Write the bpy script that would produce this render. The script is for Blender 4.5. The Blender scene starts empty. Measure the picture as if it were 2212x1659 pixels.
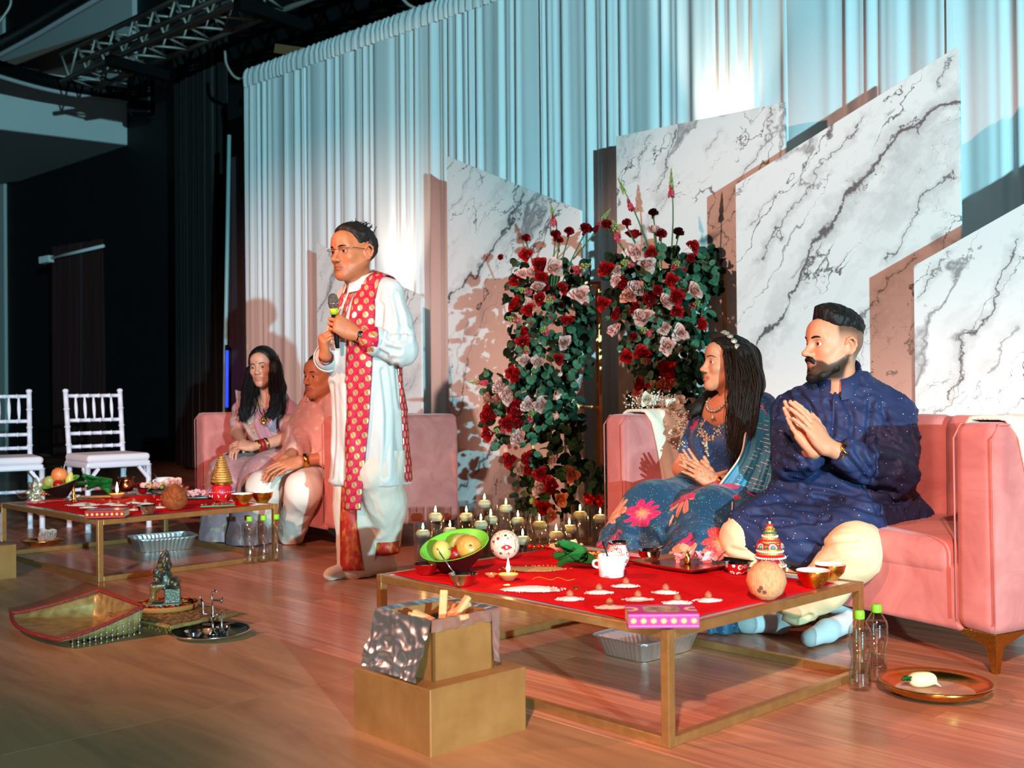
import bpy, math, random
import numpy as np
from mathutils import Vector, Matrix
rnd = random.Random(7)
C = bpy.context.scene.collection
sc = bpy.context.scene
# ------------------------------------------------------------------ camera
F, CX, CY, CAMH = 2385.0, 1106.0, 829.5, 0.90
PITCH, ROLL = math.atan(14.5/F), 0.0095
fw = Vector((0, math.cos(PITCH), math.sin(PITCH))); up0 = Vector((0, -math.sin(PITCH), math.cos(PITCH))); ri0 = Vector((1, 0, 0))
cr = ri0*math.cos(ROLL) - up0*math.sin(ROLL); cu = up0*math.cos(ROLL) + ri0*math.sin(ROLL)
cam = bpy.data.cameras.new('camera'); cam_o = bpy.data.objects.new('camera', cam); C.objects.link(cam_o)
cam.sensor_width = 36; cam.lens = 36*F/2212
m = Matrix.Identity(4)
for i in range(3):
    m[i][0], m[i][1], m[i][2] = cr[i], cu[i], -fw[i]
m[2][3] = CAMH
cam_o.matrix_world = m
cam.dof.use_dof = True; cam.dof.focus_distance = 4.3; cam.dof.aperture_fstop = 4.0
cam.clip_end = 200
sc.camera = cam_o
def ray(u, v): return fw + cr*((u-CX)/F) + cu*((CY-v)/F)
def onz(u, v, z=0.0):
    d = ray(u, v); t = (z-CAMH)/d.z; return Vector((d.x*t, d.y*t, z))
def atd(u, v, y):
    d = ray(u, v); t = y/d.y; return Vector((d.x*t, y, CAMH+d.z*t))
# ------------------------------------------------------------------ world, lights, exposure
sc.view_settings.view_transform = 'Standard'; sc.view_settings.look = 'None'
sc.view_settings.exposure = 0.0; sc.view_settings.gamma = 1.0; sc.view_settings.use_curve_mapping = False
w = bpy.data.worlds.new('world'); sc.world = w; w.use_nodes = True
w.node_tree.nodes['Background'].inputs[0].default_value = (0.55, 0.62, 0.75, 1)
w.node_tree.nodes['Background'].inputs[1].default_value = 0.02
def aim(o, loc, tgt):
    o.location = loc; o.rotation_euler = (Vector(tgt)-Vector(loc)).to_track_quat('-Z', 'Y').to_euler()
def spot(name, loc, tgt, power, col, size=60, blend=.4, rad=.08):
    l = bpy.data.lights.new(name, 'SPOT'); l.energy = power; l.color = col; l.spot_size = math.radians(size); l.spot_blend = blend; l.shadow_soft_size = rad
    o = bpy.data.objects.new(name, l); C.objects.link(o); aim(o, loc, tgt); return o
def area(name, loc, tgt, power, col, sx, sy):
    l = bpy.data.lights.new(name, 'AREA'); l.energy = power; l.color = col; l.shape = 'RECTANGLE'; l.size = sx; l.size_y = sy
    o = bpy.data.objects.new(name, l); C.objects.link(o); aim(o, loc, tgt); return o
# stage wash: a cyan beam from the right front of the hall, two warm pink ones from the left
spot('stage_light_cyan', (3.7, -7.5, 1.75), (-1.6, 8.0, 2.2), 8800, (.40, .88, 1.0), 70, .8, .06)
spot('stage_light_warm_side', (-5.6, 2.6, 4.3), (0.80, 5.0, 0.55), 1350, (1.0, .48, .34), 41, .5, .08)
spot('stage_light_warm_left', (-1.9, -4.5, 4.6), (-1.7, 8.2, .85), 5000, (1.0, .54, .44), 21, .8, .10)
spot('stage_light_warm_front', (-0.9, -3.8, 4.9), (1.2, 3.1, 0.0), 3700, (1.0, .56, .44), 28, .7, .10)
# ------------------------------------------------------------------ mesh helpers
def A(x): return np.asarray(x, float)
def join(ms):
    V = []; Fc = []; n = 0
    for v, f in ms:
        V.append(A(v).reshape(-1, 3)); Fc += [[i+n for i in q] for q in f]; n += len(v)
    return np.vstack(V), Fc
def xf(m, loc=(0,0,0), rot=None, s=1.0):
    v = A(m[0])*A(s)
    if rot is not None: v = v @ rot_m(rot).T
    return v + A(loc), m[1]
def rot_m(r):
    if hasattr(r, 'shape'): return r
    from mathutils import Euler
    return np.array(Euler(r).to_matrix())
def rz(a): return np.array([[math.cos(a), -math.sin(a), 0], [math.sin(a), math.cos(a), 0], [0, 0, 1.]])
def box(cx, cy, cz, sx, sy, sz):
    v = [(cx+a*sx/2, cy+b*sy/2, cz+c*sz/2) for a in (-1, 1) for b in (-1, 1) for c in (-1, 1)]
    return A(v), [[0,1,3,2],[4,6,7,5],[0,4,5,1],[2,3,7,6],[0,2,6,4],[1,5,7,3]]
def lathe(prof, n=32, wob=None):
    V = []; Fc = []; rings = []
    for r, z in prof:
        if r < 1e-6: rings.append([len(V)]); V.append((0, 0, z))
        else:
            b = len(V)
            for i in range(n):
                a = 2*math.pi*i/n; k = 1 if wob is None else wob(a, z)
                V.append((r*k*math.cos(a), r*k*math.sin(a), z))
            rings.append(list(range(b, b+n)))
    for p, q in zip(rings, rings[1:]):
        if len(p) == 1 and len(q) == 1: continue
        for i in range(n):
            j = (i+1) % n
            if len(p) == 1: Fc.append([p[0], q[j], q[i]])
            elif len(q) == 1: Fc.append([p[i], p[j], q[0]])
            else: Fc.append([p[i], p[j], q[j], q[i]])
    return A(V), Fc
def ball(c, r, n=20, m=12):
    r = A(r)*np.ones(3)
    v, f = lathe([(math.sin(math.pi*i/m), -math.cos(math.pi*i/m)) for i in range(m+1)], n)
    return v*r+A(c), f
def frames(P):
    P = A(P); T = np.gradient(P, axis=0); T /= np.linalg.norm(T, axis=1)[:, None]+1e-12
    u = np.cross(T[0], [0, 0, 1.]);
    if np.linalg.norm(u) < .2: u = np.cross(T[0], [1., 0, 0])
    u /= np.linalg.norm(u); U = []
    for t in T:
        u = u - t*np.dot(u, t); u /= np.linalg.norm(u)+1e-12; U.append(u)
    U = A(U); return T, U, np.cross(T, U)
def tube(P, r, n=8, caps=True, sq=1.0):
    P = A(P); k = len(P); R = np.ones(k)*A(r); T, U, W = frames(P)
    a = np.arange(n)*2*math.pi/n
    V = (P[:, None]+R[:, None, None]*(np.cos(a)[None, :, None]*U[:, None]+sq*np.sin(a)[None, :, None]*W[:, None])).reshape(-1, 3)
    Fc = [[i*n+j, i*n+(j+1) % n, (i+1)*n+(j+1) % n, (i+1)*n+j] for i in range(k-1) for j in range(n)]
    if caps: Fc += [list(range(n))[::-1], [(k-1)*n+j for j in range(n)]]
    return V, Fc
def bar(a, b, w, h=None):
    # square bar between two points
    a = A(a); b = A(b); t = b-a; L = np.linalg.norm(t); t /= L; u = np.cross(t, [0, 0, 1.])
    if np.linalg.norm(u) < .1: u = A([1., 0, 0])
    u /= np.linalg.norm(u); wv = np.cross(u, t); h = h or w
    V = [p+u*sx*w/2+wv*sz*h/2 for p in (a, b) for sx in (-1, 1) for sz in (-1, 1)]
    return A(V), [[0,1,3,2],[4,6,7,5],[0,4,5,1],[2,3,7,6],[0,2,6,4],[1,5,7,3]]
def spline(P, n=24):
    P = A(P); k = len(P); out = []
    Q = np.vstack([2*P[0]-P[1], P, 2*P[-1]-P[-2]])
    for t in np.linspace(0, k-1-1e-9, n):
        i = int(t); s = t-i; a, b, c, d = Q[i], Q[i+1], Q[i+2], Q[i+3]
        out.append(.5*(2*b+(c-a)*s+(2*a-5*b+4*c-d)*s*s+(3*b-a-3*c+d)*s**3))
    return A(out)
def grid(fn, nu, nv, thick=0.0, closed=False):
    # fn(u,v)->xyz; returns V,F,UV
    us = np.linspace(0, 1, nu); vs = np.linspace(0, 1, nv)
    V = A([[fn(u, v) for v in vs] for u in us]); UV = A([[(u, v) for v in vs] for u in us])
    Fc = [[i*nv+j, (i+1)*nv+j, (i+1)*nv+j+1, i*nv+j+1] for i in range(nu-1) for j in range(nv-1)]
    return V.reshape(-1, 3), Fc, UV.reshape(-1, 2)
def prism(poly, h, axis=2):
    # extrude 2D polygon by h
    n = len(poly); V = [(x, y, 0) for x, y in poly]+[(x, y, h) for x, y in poly]
    Fc = [list(range(n))[::-1], list(range(n, 2*n))]+[[i, (i+1) % n, (i+1) % n+n, i+n] for i in range(n)]
    return A(V), Fc
def mk(name, m, smooth=True, uv=None, col=None):
    me = bpy.data.meshes.new(name); V, Fc = m[0], m[1]
    me.from_pydata([tuple(p) for p in A(V).tolist()], [], Fc if isinstance(Fc, list) else Fc.tolist()); me.update()
    if len(m) > 2 and uv is None: uv = m[2]
    if uv is not None:
        l = me.uv_layers.new(name='UVMap'); idx = np.zeros(len(me.loops), np.int32); me.loops.foreach_get('vertex_index', idx)
        l.data.foreach_set('uv', A(uv)[idx].astype(np.float32).ravel())
    if col is not None:
        a = me.color_attributes.new('Col', 'FLOAT_COLOR', 'POINT'); a.data.foreach_set('color', np.hstack([A(col), np.ones((len(col), 1))]).astype(np.float32).ravel())
    if smooth: me.shade_smooth()
    return me
def ob(name, m, mat, parent=None, loc=None, rot=None, smooth=True, bevel=0, solid=0, sub=0, world=False, angle=None, col=None, uv=None):
    me = m if isinstance(m, bpy.types.Mesh) else None
    if me is None:
        if world and parent is not None: m = (A(m[0])-np.array(parent.location),)+tuple(m[1:])
        me = mk(name, m, smooth, uv, col)
    o = bpy.data.objects.new(name, me); C.objects.link(o)
    if mat is not None and not me.materials: me.materials.append(mat)
    if parent is not None: o.parent = parent
    if loc is not None: o.location = loc
    if rot is not None: o.rotation_euler = rot
    if bevel:
        b = o.modifiers.new('bevel', 'BEVEL'); b.width = bevel; b.segments = 2; b.limit_method = 'ANGLE'
    if solid:
        s = o.modifiers.new('solid', 'SOLIDIFY'); s.thickness = solid; s.offset = 0
    if sub:
        s = o.modifiers.new('sub', 'SUBSURF'); s.levels = s.render_levels = sub
    return o
def thing(name, label, cat, loc=(0, 0, 0), rot=0.0, group=None):
    o = bpy.data.objects.new(name, None); C.objects.link(o); o.location = loc; o.rotation_euler = (0, 0, rot)
    o.empty_display_size = .05
    return tag(o, label, cat, group)
def tag(o, label, cat, group=None):
    o['label'] = label; o['category'] = cat
    if group: o['group'] = group
    return o
def struct(o): o['kind'] = 'structure'; return o
def dup(root, loc=None, rot=None, label=None, group=None, parent=None):
    r = root.copy(); C.objects.link(r)
    if parent is not None: r.parent = parent
    if loc is not None: r.location = loc
    if rot is not None: r.rotation_euler = (0, 0, rot) if not hasattr(rot, '__len__') else rot
    if label: r['label'] = label
    if group: r['group'] = group
    for ch in list(root.children):
        dup(ch, parent=r)
    return r
# ------------------------------------------------------------------ signed-distance solids (for bodies, cloth, fruit)
class Vol:
    def __init__(s, lo, hi, h):
        s.lo = A(lo); s.h = h; s.n = np.ceil((A(hi)-s.lo)/h).astype(int)+1
        s.d = np.full(tuple(s.n), .08, np.float32)
        s.ax = [(s.lo[i]+h*np.arange(s.n[i])).astype(np.float32) for i in range(3)]
    def _sl(s, lo, hi):
        a = np.maximum(np.floor((A(lo)-s.lo)/s.h).astype(int), 0); b = np.minimum(np.ceil((A(hi)-s.lo)/s.h).astype(int)+1, s.n)
        if np.any(b <= a): return None, None
        sl = tuple(slice(a[i], b[i]) for i in range(3))
        return sl, np.meshgrid(*[s.ax[i][sl[i]] for i in range(3)], indexing='ij')
    def op(s, fn, lo, hi, k=.01, sub=False):
        mg = k+2*s.h+.004
        sl, P = s._sl(A(lo)-mg, A(hi)+mg)
        if sl is None: return
        d = fn(*P); e = s.d[sl]
        if sub:
            h = np.maximum(k-np.abs(e+d), 0)/k; s.d[sl] = np.maximum(e, -d)+h*h*k*.25
        else:
            h = np.maximum(k-np.abs(e-d), 0)/k; s.d[sl] = np.minimum(e, d)-h*h*k*.25
    def ell(s, c, r, k=.01, R=None, sub=False):
        c = A(c); r = A(r)*np.ones(3); R = np.eye(3) if R is None else rot_m(R)
        def fn(X, Y, Z):
            p = [X-c[0], Y-c[1], Z-c[2]]; q = [sum(R[j, i]*p[j] for j in range(3)) for i in range(3)]
            k0 = np.sqrt(sum((q[i]/r[i])**2 for i in range(3))); k1 = np.sqrt(sum((q[i]/r[i]**2)**2 for i in range(3)))+1e-6
            return k0*(k0-1)/k1
        e = np.sqrt(((R*r)**2).sum(1)); s.op(fn, c-e, c+e, k, sub)
    def cone(s, a, b, ra, rb, k=.01, sub=False, sq=None):
        a = A(a); b = A(b); ba = b-a; L2 = ba@ba
        def fn(X, Y, Z):
            x, y, z = X-a[0], Y-a[1], Z-a[2]
            t = np.clip((x*ba[0]+y*ba[1]+z*ba[2])/L2, 0, 1)
            x, y, z = x-t*ba[0], y-t*ba[1], z-t*ba[2]
            if sq is not None:
                n, f = sq; dn = x*n[0]+y*n[1]+z*n[2]; g = (1/f-1)*dn; x, y, z = x+g*n[0], y+g*n[1], z+g*n[2]
            return np.sqrt(x*x+y*y+z*z)-(ra+(rb-ra)*t)
        m = max(ra, rb)*(1.0 if sq is None else max(1, sq[1])); s.op(fn, np.minimum(a, b)-m, np.maximum(a, b)+m, k, sub)
    def chain(s, P, R, k=.01, sq=None, sub=False):
        for i in range(len(P)-1): s.cone(P[i], P[i+1], R[i], R[i+1], k, sub, sq)
    def loft(s, zs, cx, cy, rx, ry, k=.01, p=2.3, o=(0, 0, 0), R=None, fn2=None, sub=False):
        # vertical stack of super-ellipse sections, in frame (o,R)
        o = A(o); R = np.eye(3) if R is None else rot_m(R); zs = A(zs); E = max(max(rx), max(ry))+max(np.abs(A(cx)).max(), np.abs(A(cy)).max())
        pts = A([(x, y, z) for x in (-E, E) for y in (-E, E) for z in (zs[0], zs[-1])]) @ R.T + o
        zz = np.linspace(zs[0], zs[-1], 80); itp = lambda v: np.convolve(np.pad(np.interp(zz, zs, v), 4, 'edge'), np.ones(9)/9, 'valid')
        tb = [itp(v) for v in (cx, cy, rx, ry)]
        def fn(X, Y, Z):
            a, b, c = X-o[0], Y-o[1], Z-o[2]; x, y, z = [R[0, i]*a+R[1, i]*b+R[2, i]*c for i in range(3)]
            CXx, CYy, RX, RY = [np.interp(z, zz, v).astype(np.float32) for v in tb]
            qx, qy = np.abs((x-CXx)/RX), np.abs((y-CYy)/RY)
            d = ((qx**p+qy**p)**(1/p)-1)*np.minimum(RX, RY)
            if fn2 is not None: d = d+fn2(x-CXx, y-CYy, z)
            return np.maximum(d, np.maximum(zs[0]-z, z-zs[-1]))
        s.op(fn, pts.min(0), pts.max(0), k, sub)
    def mesh(s, smooth=0):
        d = s.d; ins = d < 0
        c = np.zeros(tuple(s.n-1), np.int8)
        cor = [(i, j, k) for i in (0, 1) for j in (0, 1) for k in (0, 1)]
        def vw(a, i, j, k): return a[i:a.shape[0]-1+i, j:a.shape[1]-1+j, k:a.shape[2]-1+k]
        for q in cor: c += vw(ins, *q)
        act = (c > 0) & (c < 8); ijk = np.argwhere(act); idx = np.full(act.shape, -1, np.int64); idx[act] = np.arange(len(ijk))
        vals = {q: vw(d, *q)[act].astype(np.float64) for q in cor}
        acc = np.zeros((len(ijk), 3)); cnt = np.zeros(len(ijk))
        for p in cor:
            for ax in range(3):
                if p[ax]: continue
                q = list(p); q[ax] = 1; q = tuple(q); a, b = vals[p], vals[q]; mm = (a < 0) != (b < 0)
                t = np.where(mm, a/(a-b+1e-30), 0); pt = np.tile(A(p), (len(ijk), 1)); pt[:, ax] += t
                acc[mm] += pt[mm]; cnt[mm] += 1
        V = s.lo+(ijk+acc/cnt[:, None])*s.h; Q = []
        for ax in range(3):
            sl0 = [slice(None)]*3; sl1 = [slice(None)]*3; sl0[ax] = slice(0, -1); sl1[ax] = slice(1, None)
            a, b = ins[tuple(sl0)], ins[tuple(sl1)]; e = np.argwhere(a != b)
            o1, o2 = [i for i in range(3) if i != ax]
            ok = (e[:, o1] > 0) & (e[:, o2] > 0) & (e[:, o1] < s.n[o1]-1) & (e[:, o2] < s.n[o2]-1); e = e[ok]
            sg = a[tuple(e.T)]
            def cell(u, v):
                w_ = e.copy(); w_[:, o1] -= u; w_[:, o2] -= v; return idx[tuple(w_.T)]
            q = np.stack([cell(1, 1), cell(0, 1), cell(0, 0), cell(1, 0)], 1)
            fl = ~sg if ax != 1 else sg
            q[fl] = q[fl][:, ::-1]; Q.append(q)
        Q = np.vstack(Q)
        for _ in range(smooth):
            n = len(V); S = np.zeros((n, 3)); cn = np.zeros(n)
            for i in range(4):
                j = (i+1) % 4
                for c3 in range(3):
                    S[:, c3] += np.bincount(Q[:, i], V[Q[:, j], c3], n)+np.bincount(Q[:, j], V[Q[:, i], c3], n)
                cn += np.bincount(Q[:, i], minlength=n)+np.bincount(Q[:, j], minlength=n)
            V = .5*V+.5*S/cn[:, None]
        return V, Q
def normals(V, Q):
    n = np.cross(V[Q[:, 2]]-V[Q[:, 0]], V[Q[:, 3]]-V[Q[:, 1]]); N = np.zeros_like(V)
    for i in range(4):
        for c3 in range(3): N[:, c3] += np.bincount(Q[:, i], n[:, c3], len(V))
    return N/(np.linalg.norm(N, axis=1)[:, None]+1e-12)
_ph = np.random.RandomState(3).rand(64, 4)*6.283
def wav(P, scale, oct=4, seed=0, st=(1, 1, 1)):
    # cheap smooth noise: sum of warped sines, about -1..1
    P = A(P)*A(st)*scale; r = 0; a = 1.0
    for o_ in range(oct):
        h = _ph[(seed*7+o_*3) % 61]; g = _ph[(seed*5+o_*11+2) % 61]
        x = P[:, 0]*1.0+P[:, 1]*.7+h[0]; y = P[:, 1]*1.1-P[:, 2]*.6+h[1]; z = P[:, 2]*1.05+P[:, 0]*.5+h[2]
        r = r+a*np.sin(x+1.3*np.sin(y+g[0]))*np.cos(z+1.1*np.sin(x*.8+g[1])); a *= .5; P = P*1.93+g[2]
    return r*.6
# ------------------------------------------------------------------ materials
def rgb(r, g, b): # sRGB 0-255 -> linear
    return tuple((c/255/12.92 if c/255 <= .04045 else ((c/255+.055)/1.055)**2.4) for c in (r, g, b))
class NT:
    def __init__(s, name):
        s.m = bpy.data.materials.new(name); s.m.use_nodes = True; s.t = s.m.node_tree; s.b = s.t.nodes['Principled BSDF']
    def n(s, typ, **kw):
        nd = s.t.nodes.new(typ)
        for k, v in kw.items():
            if k.startswith('_'): setattr(nd, k[1:], v)
            else: s.set(nd, k, v)
        return nd
    def set(s, nd, key, v):
        key = int(key[1:]) if key[0] == 'i' and key[1:].isdigit() else key.replace('__', ' ')
        i = nd.inputs[key]
        if isinstance(v, bpy.types.NodeSocket): s.t.links.new(v, i)
        elif isinstance(v, bpy.types.Node): s.t.links.new(v.outputs[0], i)
        elif hasattr(v, '__len__') and len(v) == 3 and i.type == 'RGBA': i.default_value = (*v, 1)
        else: i.default_value = v
    def co(s, kind='Object'): return s.n('ShaderNodeTexCoord').outputs[kind]
    def mp(s, v, sc=(1, 1, 1), rot=(0, 0, 0), loc=(0, 0, 0)): return s.n('ShaderNodeMapping', Vector=v, Scale=sc, Rotation=rot, Location=loc).outputs[0]
    def noise(s, v, scale, det=4, rough=.5, dist=0, out=0): return s.n('ShaderNodeTexNoise', Vector=v, Scale=scale, Detail=det, Roughness=rough, Distortion=dist).outputs[out]
    def vor(s, v, scale, out='Distance', feat='F1', rnd=1.0): return s.n('ShaderNodeTexVoronoi', _feature=feat, Vector=v, Scale=scale, Randomness=rnd).outputs[out]
    def math(s, op, a, b=0.0, c=0.0): return s.n('ShaderNodeMath', _operation=op, i0=a, i1=b, i2=c).outputs[0]
    def ramp(s, f, stops, interp='LINEAR'):
        r = s.n('ShaderNodeValToRGB', Fac=f); e = r.color_ramp; e.interpolation = interp
        while len(e.elements) < len(stops): e.elements.new(.5)
        for i, (p, c) in enumerate(stops): e.elements[i].position = p; e.elements[i].color = (*c, 1) if hasattr(c, '__len__') else (c, c, c, 1)
        return r.outputs[0]
    def mix(s, f, a, b, mode='MIX'):
        nd = s.t.nodes.new('ShaderNodeMix'); nd.data_type = 'RGBA'; nd.blend_type = mode
        for i, v in ((0, f), (6, a), (7, b)):
            if isinstance(v, bpy.types.NodeSocket): s.t.links.new(v, nd.inputs[i])
            else: nd.inputs[i].default_value = (*v, 1) if hasattr(v, '__len__') else v
        return nd.outputs[2]
    def bump(s, h, st=.3, dist=.01): s.set(s.b, 'Normal', s.n('ShaderNodeBump', Height=h, Strength=st, Distance=dist))
    def p(s, **kw):
        for k, v in kw.items(): s.set(s.b, k, v)
        return s
def M(name, col, rough=.5, metal=0., spec=.5, var=0., vs=20., bump=0., bs=200., sheen=0., trans=0., ior=1.45, emit=None, es=0., sss=0., coat=0., alpha=1.0):
    t = NT(name); c = col
    if var:
        f = t.noise(t.co(), vs, 3); d = tuple(x*(1-var) for x in col); e = tuple(min(1, x*(1+var)) for x in col)
        c = t.ramp(f, [(.3, d), (.7, e)])
    t.p(Base__Color=c, Roughness=rough, Metallic=metal)
    t.set(t.b, 'Specular IOR Level', spec); t.set(t.b, 'IOR', ior)
    if bump: t.bump(t.noise(t.co(), bs, 3), bump, .004)
    if sheen: t.set(t.b, 'Sheen Weight', sheen); t.set(t.b, 'Sheen Roughness', .4)
    if trans: t.set(t.b, 'Transmission Weight', trans)
    if coat: t.set(t.b, 'Coat Weight', coat); t.set(t.b, 'Coat Roughness', .1)
    if sss: t.set(t.b, 'Subsurface Weight', sss); t.set(t.b, 'Subsurface Radius', (.01, .004, .002)); t.set(t.b, 'Subsurface Scale', 1.0)
    if emit: t.set(t.b, 'Emission Color', emit); t.set(t.b, 'Emission Strength', es)
    if alpha < 1: t.set(t.b, 'Alpha', alpha)
    return t.m
def VC(name, rough=.5, sheen=0., bump=0., bs=200, sss=0., mult=None, spec=.5):
    # material that takes its colour from the painted colour attribute
    t = NT(name); c = t.n('ShaderNodeVertexColor', _layer_name='Col').outputs[0]
    f = t.noise(t.co(), 60, 4); c = t.mix(.25, c, t.ramp(f, [(.3, (.45, .45, .45)), (.7, (.62, .62, .62))]), 'OVERLAY')
    t.p(Base__Color=c, Roughness=rough); t.set(t.b, 'Specular IOR Level', spec)
    if bump: t.bump(t.noise(t.co(), bs, 3), bump, .003)
    if sheen: t.set(t.b, 'Sheen Weight', sheen)
    if sss: t.set(t.b, 'Subsurface Weight', sss); t.set(t.b, 'Subsurface Radius', (.012, .004, .002)); t.set(t.b, 'Subsurface Scale', 1.0)
    return t.m
GOLD = M('brushed_gold_paint', rgb(184, 132, 78), .36, .65, var=.12, vs=30, bump=.15, bs=150)
BRASS = M('brass', rgb(205, 150, 70), .22, 1.0, var=.1, vs=40, bump=.1, bs=90)
GOLDSHINE = M('shiny_gold', rgb(215, 165, 75), .2, 1.0, bump=.35, bs=130)
COPPER = M('copper', rgb(200, 105, 70), .22, 1.0, bump=.1, bs=60)
STEEL = M('stainless_steel', rgb(205, 205, 205), .18, 1.0)
FOIL = M('aluminium_foil', rgb(240, 242, 244), .31, .95)
WHITE = M('white_glazed', rgb(238, 238, 238), .25)
BLACK = M('black_plastic', rgb(14, 14, 15), .4)
def thin(name, tint, gloss=.06, edge=.55):
    t = NT(name); o = t.t.nodes['Material Output']; lw = t.n('ShaderNodeLayerWeight', Blend=.35)
    f = t.math('ADD', gloss, t.math('MULTIPLY', t.math('POWER', lw.outputs['Facing'], 3.), edge))
    mx = t.n('ShaderNodeMixShader', Fac=f, i1=t.n('ShaderNodeBsdfTransparent', Color=tint), i2=t.n('ShaderNodeBsdfGlossy', Color=(1, 1, 1), Roughness=.03)); t.t.links.new(mx.outputs[0], o.inputs[0]); return t.m
GLASS = thin('clear_glass', (.93, .95, .94), .10, .85); WATER = thin('water', (.93, .95, .93), .03, .35)
WAX = M('ivory_wax', rgb(245, 232, 205), .5, sss=.3)
FLAME = M('candle_flame', rgb(255, 190, 90), .5, emit=rgb(255, 200, 110), es=130.)
# ------------------------------------------------------------------ the place
E1 = np.array([-.687, .727]); E2 = np.array([.7266, .687]); TA = math.atan2(.687, .7266)
def floor_mat(name, c0, c1, c2, gx, gy, rough, coat, wavy=0.):
    t = NT(name); oi = t.n('ShaderNodeObjectInfo'); gi = t.n('ShaderNodeNewGeometry')
    r = t.math('FRACT', t.math('ADD', t.math('MULTIPLY', oi.outputs['Random'], 7.13), t.math('MULTIPLY', gi.outputs['Random Per Island'], 5.77)))
    off = t.n('ShaderNodeCombineXYZ', X=t.math('MULTIPLY', r, 37.), Y=t.math('MULTIPLY', r, 91.), Z=0.)
    v = t.n('ShaderNodeVectorMath', _operation='ADD', i0=t.co(), i1=off.outputs[0]).outputs[0]
    g = t.noise(t.mp(v, (gx, gy, 1)), 1.0, 6, .6, wavy)
    base = t.ramp(r, [(0., c0), (.5, c1), (1., c2)])
    col = t.mix(t.ramp(g, [(.3, 1.), (.62, 0.)]), base, tuple(x*.72 for x in c0))
    t.p(Base__Color=col, Roughness=t.ramp(g, [(.3, rough+.14), (.7, rough)])); t.set(t.b, 'Coat Weight', coat); t.set(t.b, 'Coat Roughness', .16)
    t.bump(g, .08, .002); return t.m
WOOD = floor_mat('hardwood_plank', rgb(180, 112, 82), rgb(202, 132, 100), rgb(220, 152, 118), 60, 2.2, .30, .35)
PLY = floor_mat('plywood_sheet', rgb(178, 124, 82), rgb(188, 136, 92), rgb(196, 146, 100), 7, 1.1, .42, .12, 1.2)
SUB = M('subfloor_dark', rgb(40, 24, 16), .8)
fl = struct(ob('floor', box(6.5, 4.5, -.06, 20, 24, .08), SUB, rot=(0, 0, TA), smooth=False))
b0 = float(np.dot(A(onz(286, 1291))[:2], E2)); a_s = float(np.dot(A(onz(500, 1522.5))[:2], E1))
PW = .083
pl_mesh = {}
cand = []
rr = random.Random(4)
for row in range(-2, 190):
    b = b0+.012+PW*(row+.5); a = -9+rr.random()*1.5
    while a < 16:
        L = rr.choice([.6, .9, 1.2, 1.5]); c = (b, a+L/2); a += L
        x = c[0]*E2[0]+c[1]*E1[0]; y = c[0]*E2[1]+c[1]*E1[1]
        if y < 1.9 or y > 18.5 or abs(x) > .50*y+.9 or row < 0: continue
        cand.append((y, c, L))
cand.sort(key=lambda q: q[0])
for y, c, L in cand[:290]:
    if L not in pl_mesh: pl_mesh[L] = mk('plank', box(0, 0, -.01, PW-.0016, L-.0016, .02), False); pl_mesh[L].materials.append(WOOD)
    ob('plank', pl_mesh[L], None, fl, (c[0], c[1], 0))
far = ob('far_planks', join([box(c[0], c[1], -.01, PW-.0016, L-.0016, .02) for y, c, L in cand[290:]]), WOOD, fl, smooth=False); far['kind'] = 'stuff'
for i, j in ((0, 0), (1, 0), (0, 1), (1, 1), (-1, 0), (-1, 1), (2, 0), (2, 1)):
    ob('plywood_sheet', box(0, 0, -.009, 1.2186, 2.4386, .018), PLY, fl, (b0-.61-1.22*j, a_s+1.22+2.44*(i-1), .003), smooth=False)
# side wall, black, parallel to the curtain, with soffit
WB = M('black_wall_paint', rgb(10, 11, 16), .7, var=.3, vs=3, bump=.2, bs=120)
PALE = M('pale_wall_paint', rgb(196, 200, 200), .8, bump=.2, bs=160)
GREYU = M('underside_shade_grey', rgb(150, 150, 150), .8)  # shade under the white soffit, put into the underside's colour
wl = np.array([-7.97, 17.95]); wd = np.array([.724, -.690]); wn = np.array([-.690, -.724])
wa = math.atan2(wd[1], wd[0])
struct(ob('wall_back', box(5.5, .1, 3.5, 12, .2, 7.4), WB, loc=(wl[0]-.02, wl[1], 0), rot=(0, 0, wa), smooth=False))
struct(ob('wall_left', box(-4.0, 0.05, 3.6, 7.0, .2, 7.2), PALE, loc=(wl[0]-.02, wl[1], 0), rot=(0, 0, wa), smooth=False))
struct(ob('trim_1', box(0, 0, .08, 9.0, .02, .16), BLACK, loc=(wl[0]+wd[0]*4.6, wl[1]+wd[1]*4.6, 0), rot=(0, 0, wa), smooth=False))
# soffit: box standing out of the wall
sA = onz(0, 278, 4.4); sB = onz(275, 312, 4.4); sd = (sB-sA).normalized(); sn = Vector((-sd.y, sd.x, 0))
sA2 = sA-sd*4.0
poly = [(sA2.x, sA2.y), (sB.x, sB.y), (wl[0]+wd[0]*3.5, wl[1]+wd[1]*3.5), (wl[0], wl[1]), (wl[0]-4, wl[1]+1.5)]
v, f = prism(poly, .86); struct(ob('soffit', (v+A((0, 0, 4.4)), f), PALE, smooth=False))
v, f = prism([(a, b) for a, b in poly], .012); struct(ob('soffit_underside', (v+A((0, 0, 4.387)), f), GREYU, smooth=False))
struct(ob('wall_upper', box(.2, 0, 0, 7.4, .1, 1.5), PALE, loc=(wl[0], wl[1]-.05, 6.05), rot=(0, 0, wa), smooth=False))
beam = ob('ceiling_beam', bar(atd(20, 165, 15.2), atd(240, 98, 14.4), .3, .3), M('brown_beam', rgb(120, 96, 84), .8), smooth=False); struct(beam)
struct(ob('ceiling', box(0, 9, 7.25, 26, 24, .1), M('black_ceiling', rgb(9, 9, 10), .9), smooth=False))
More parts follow.
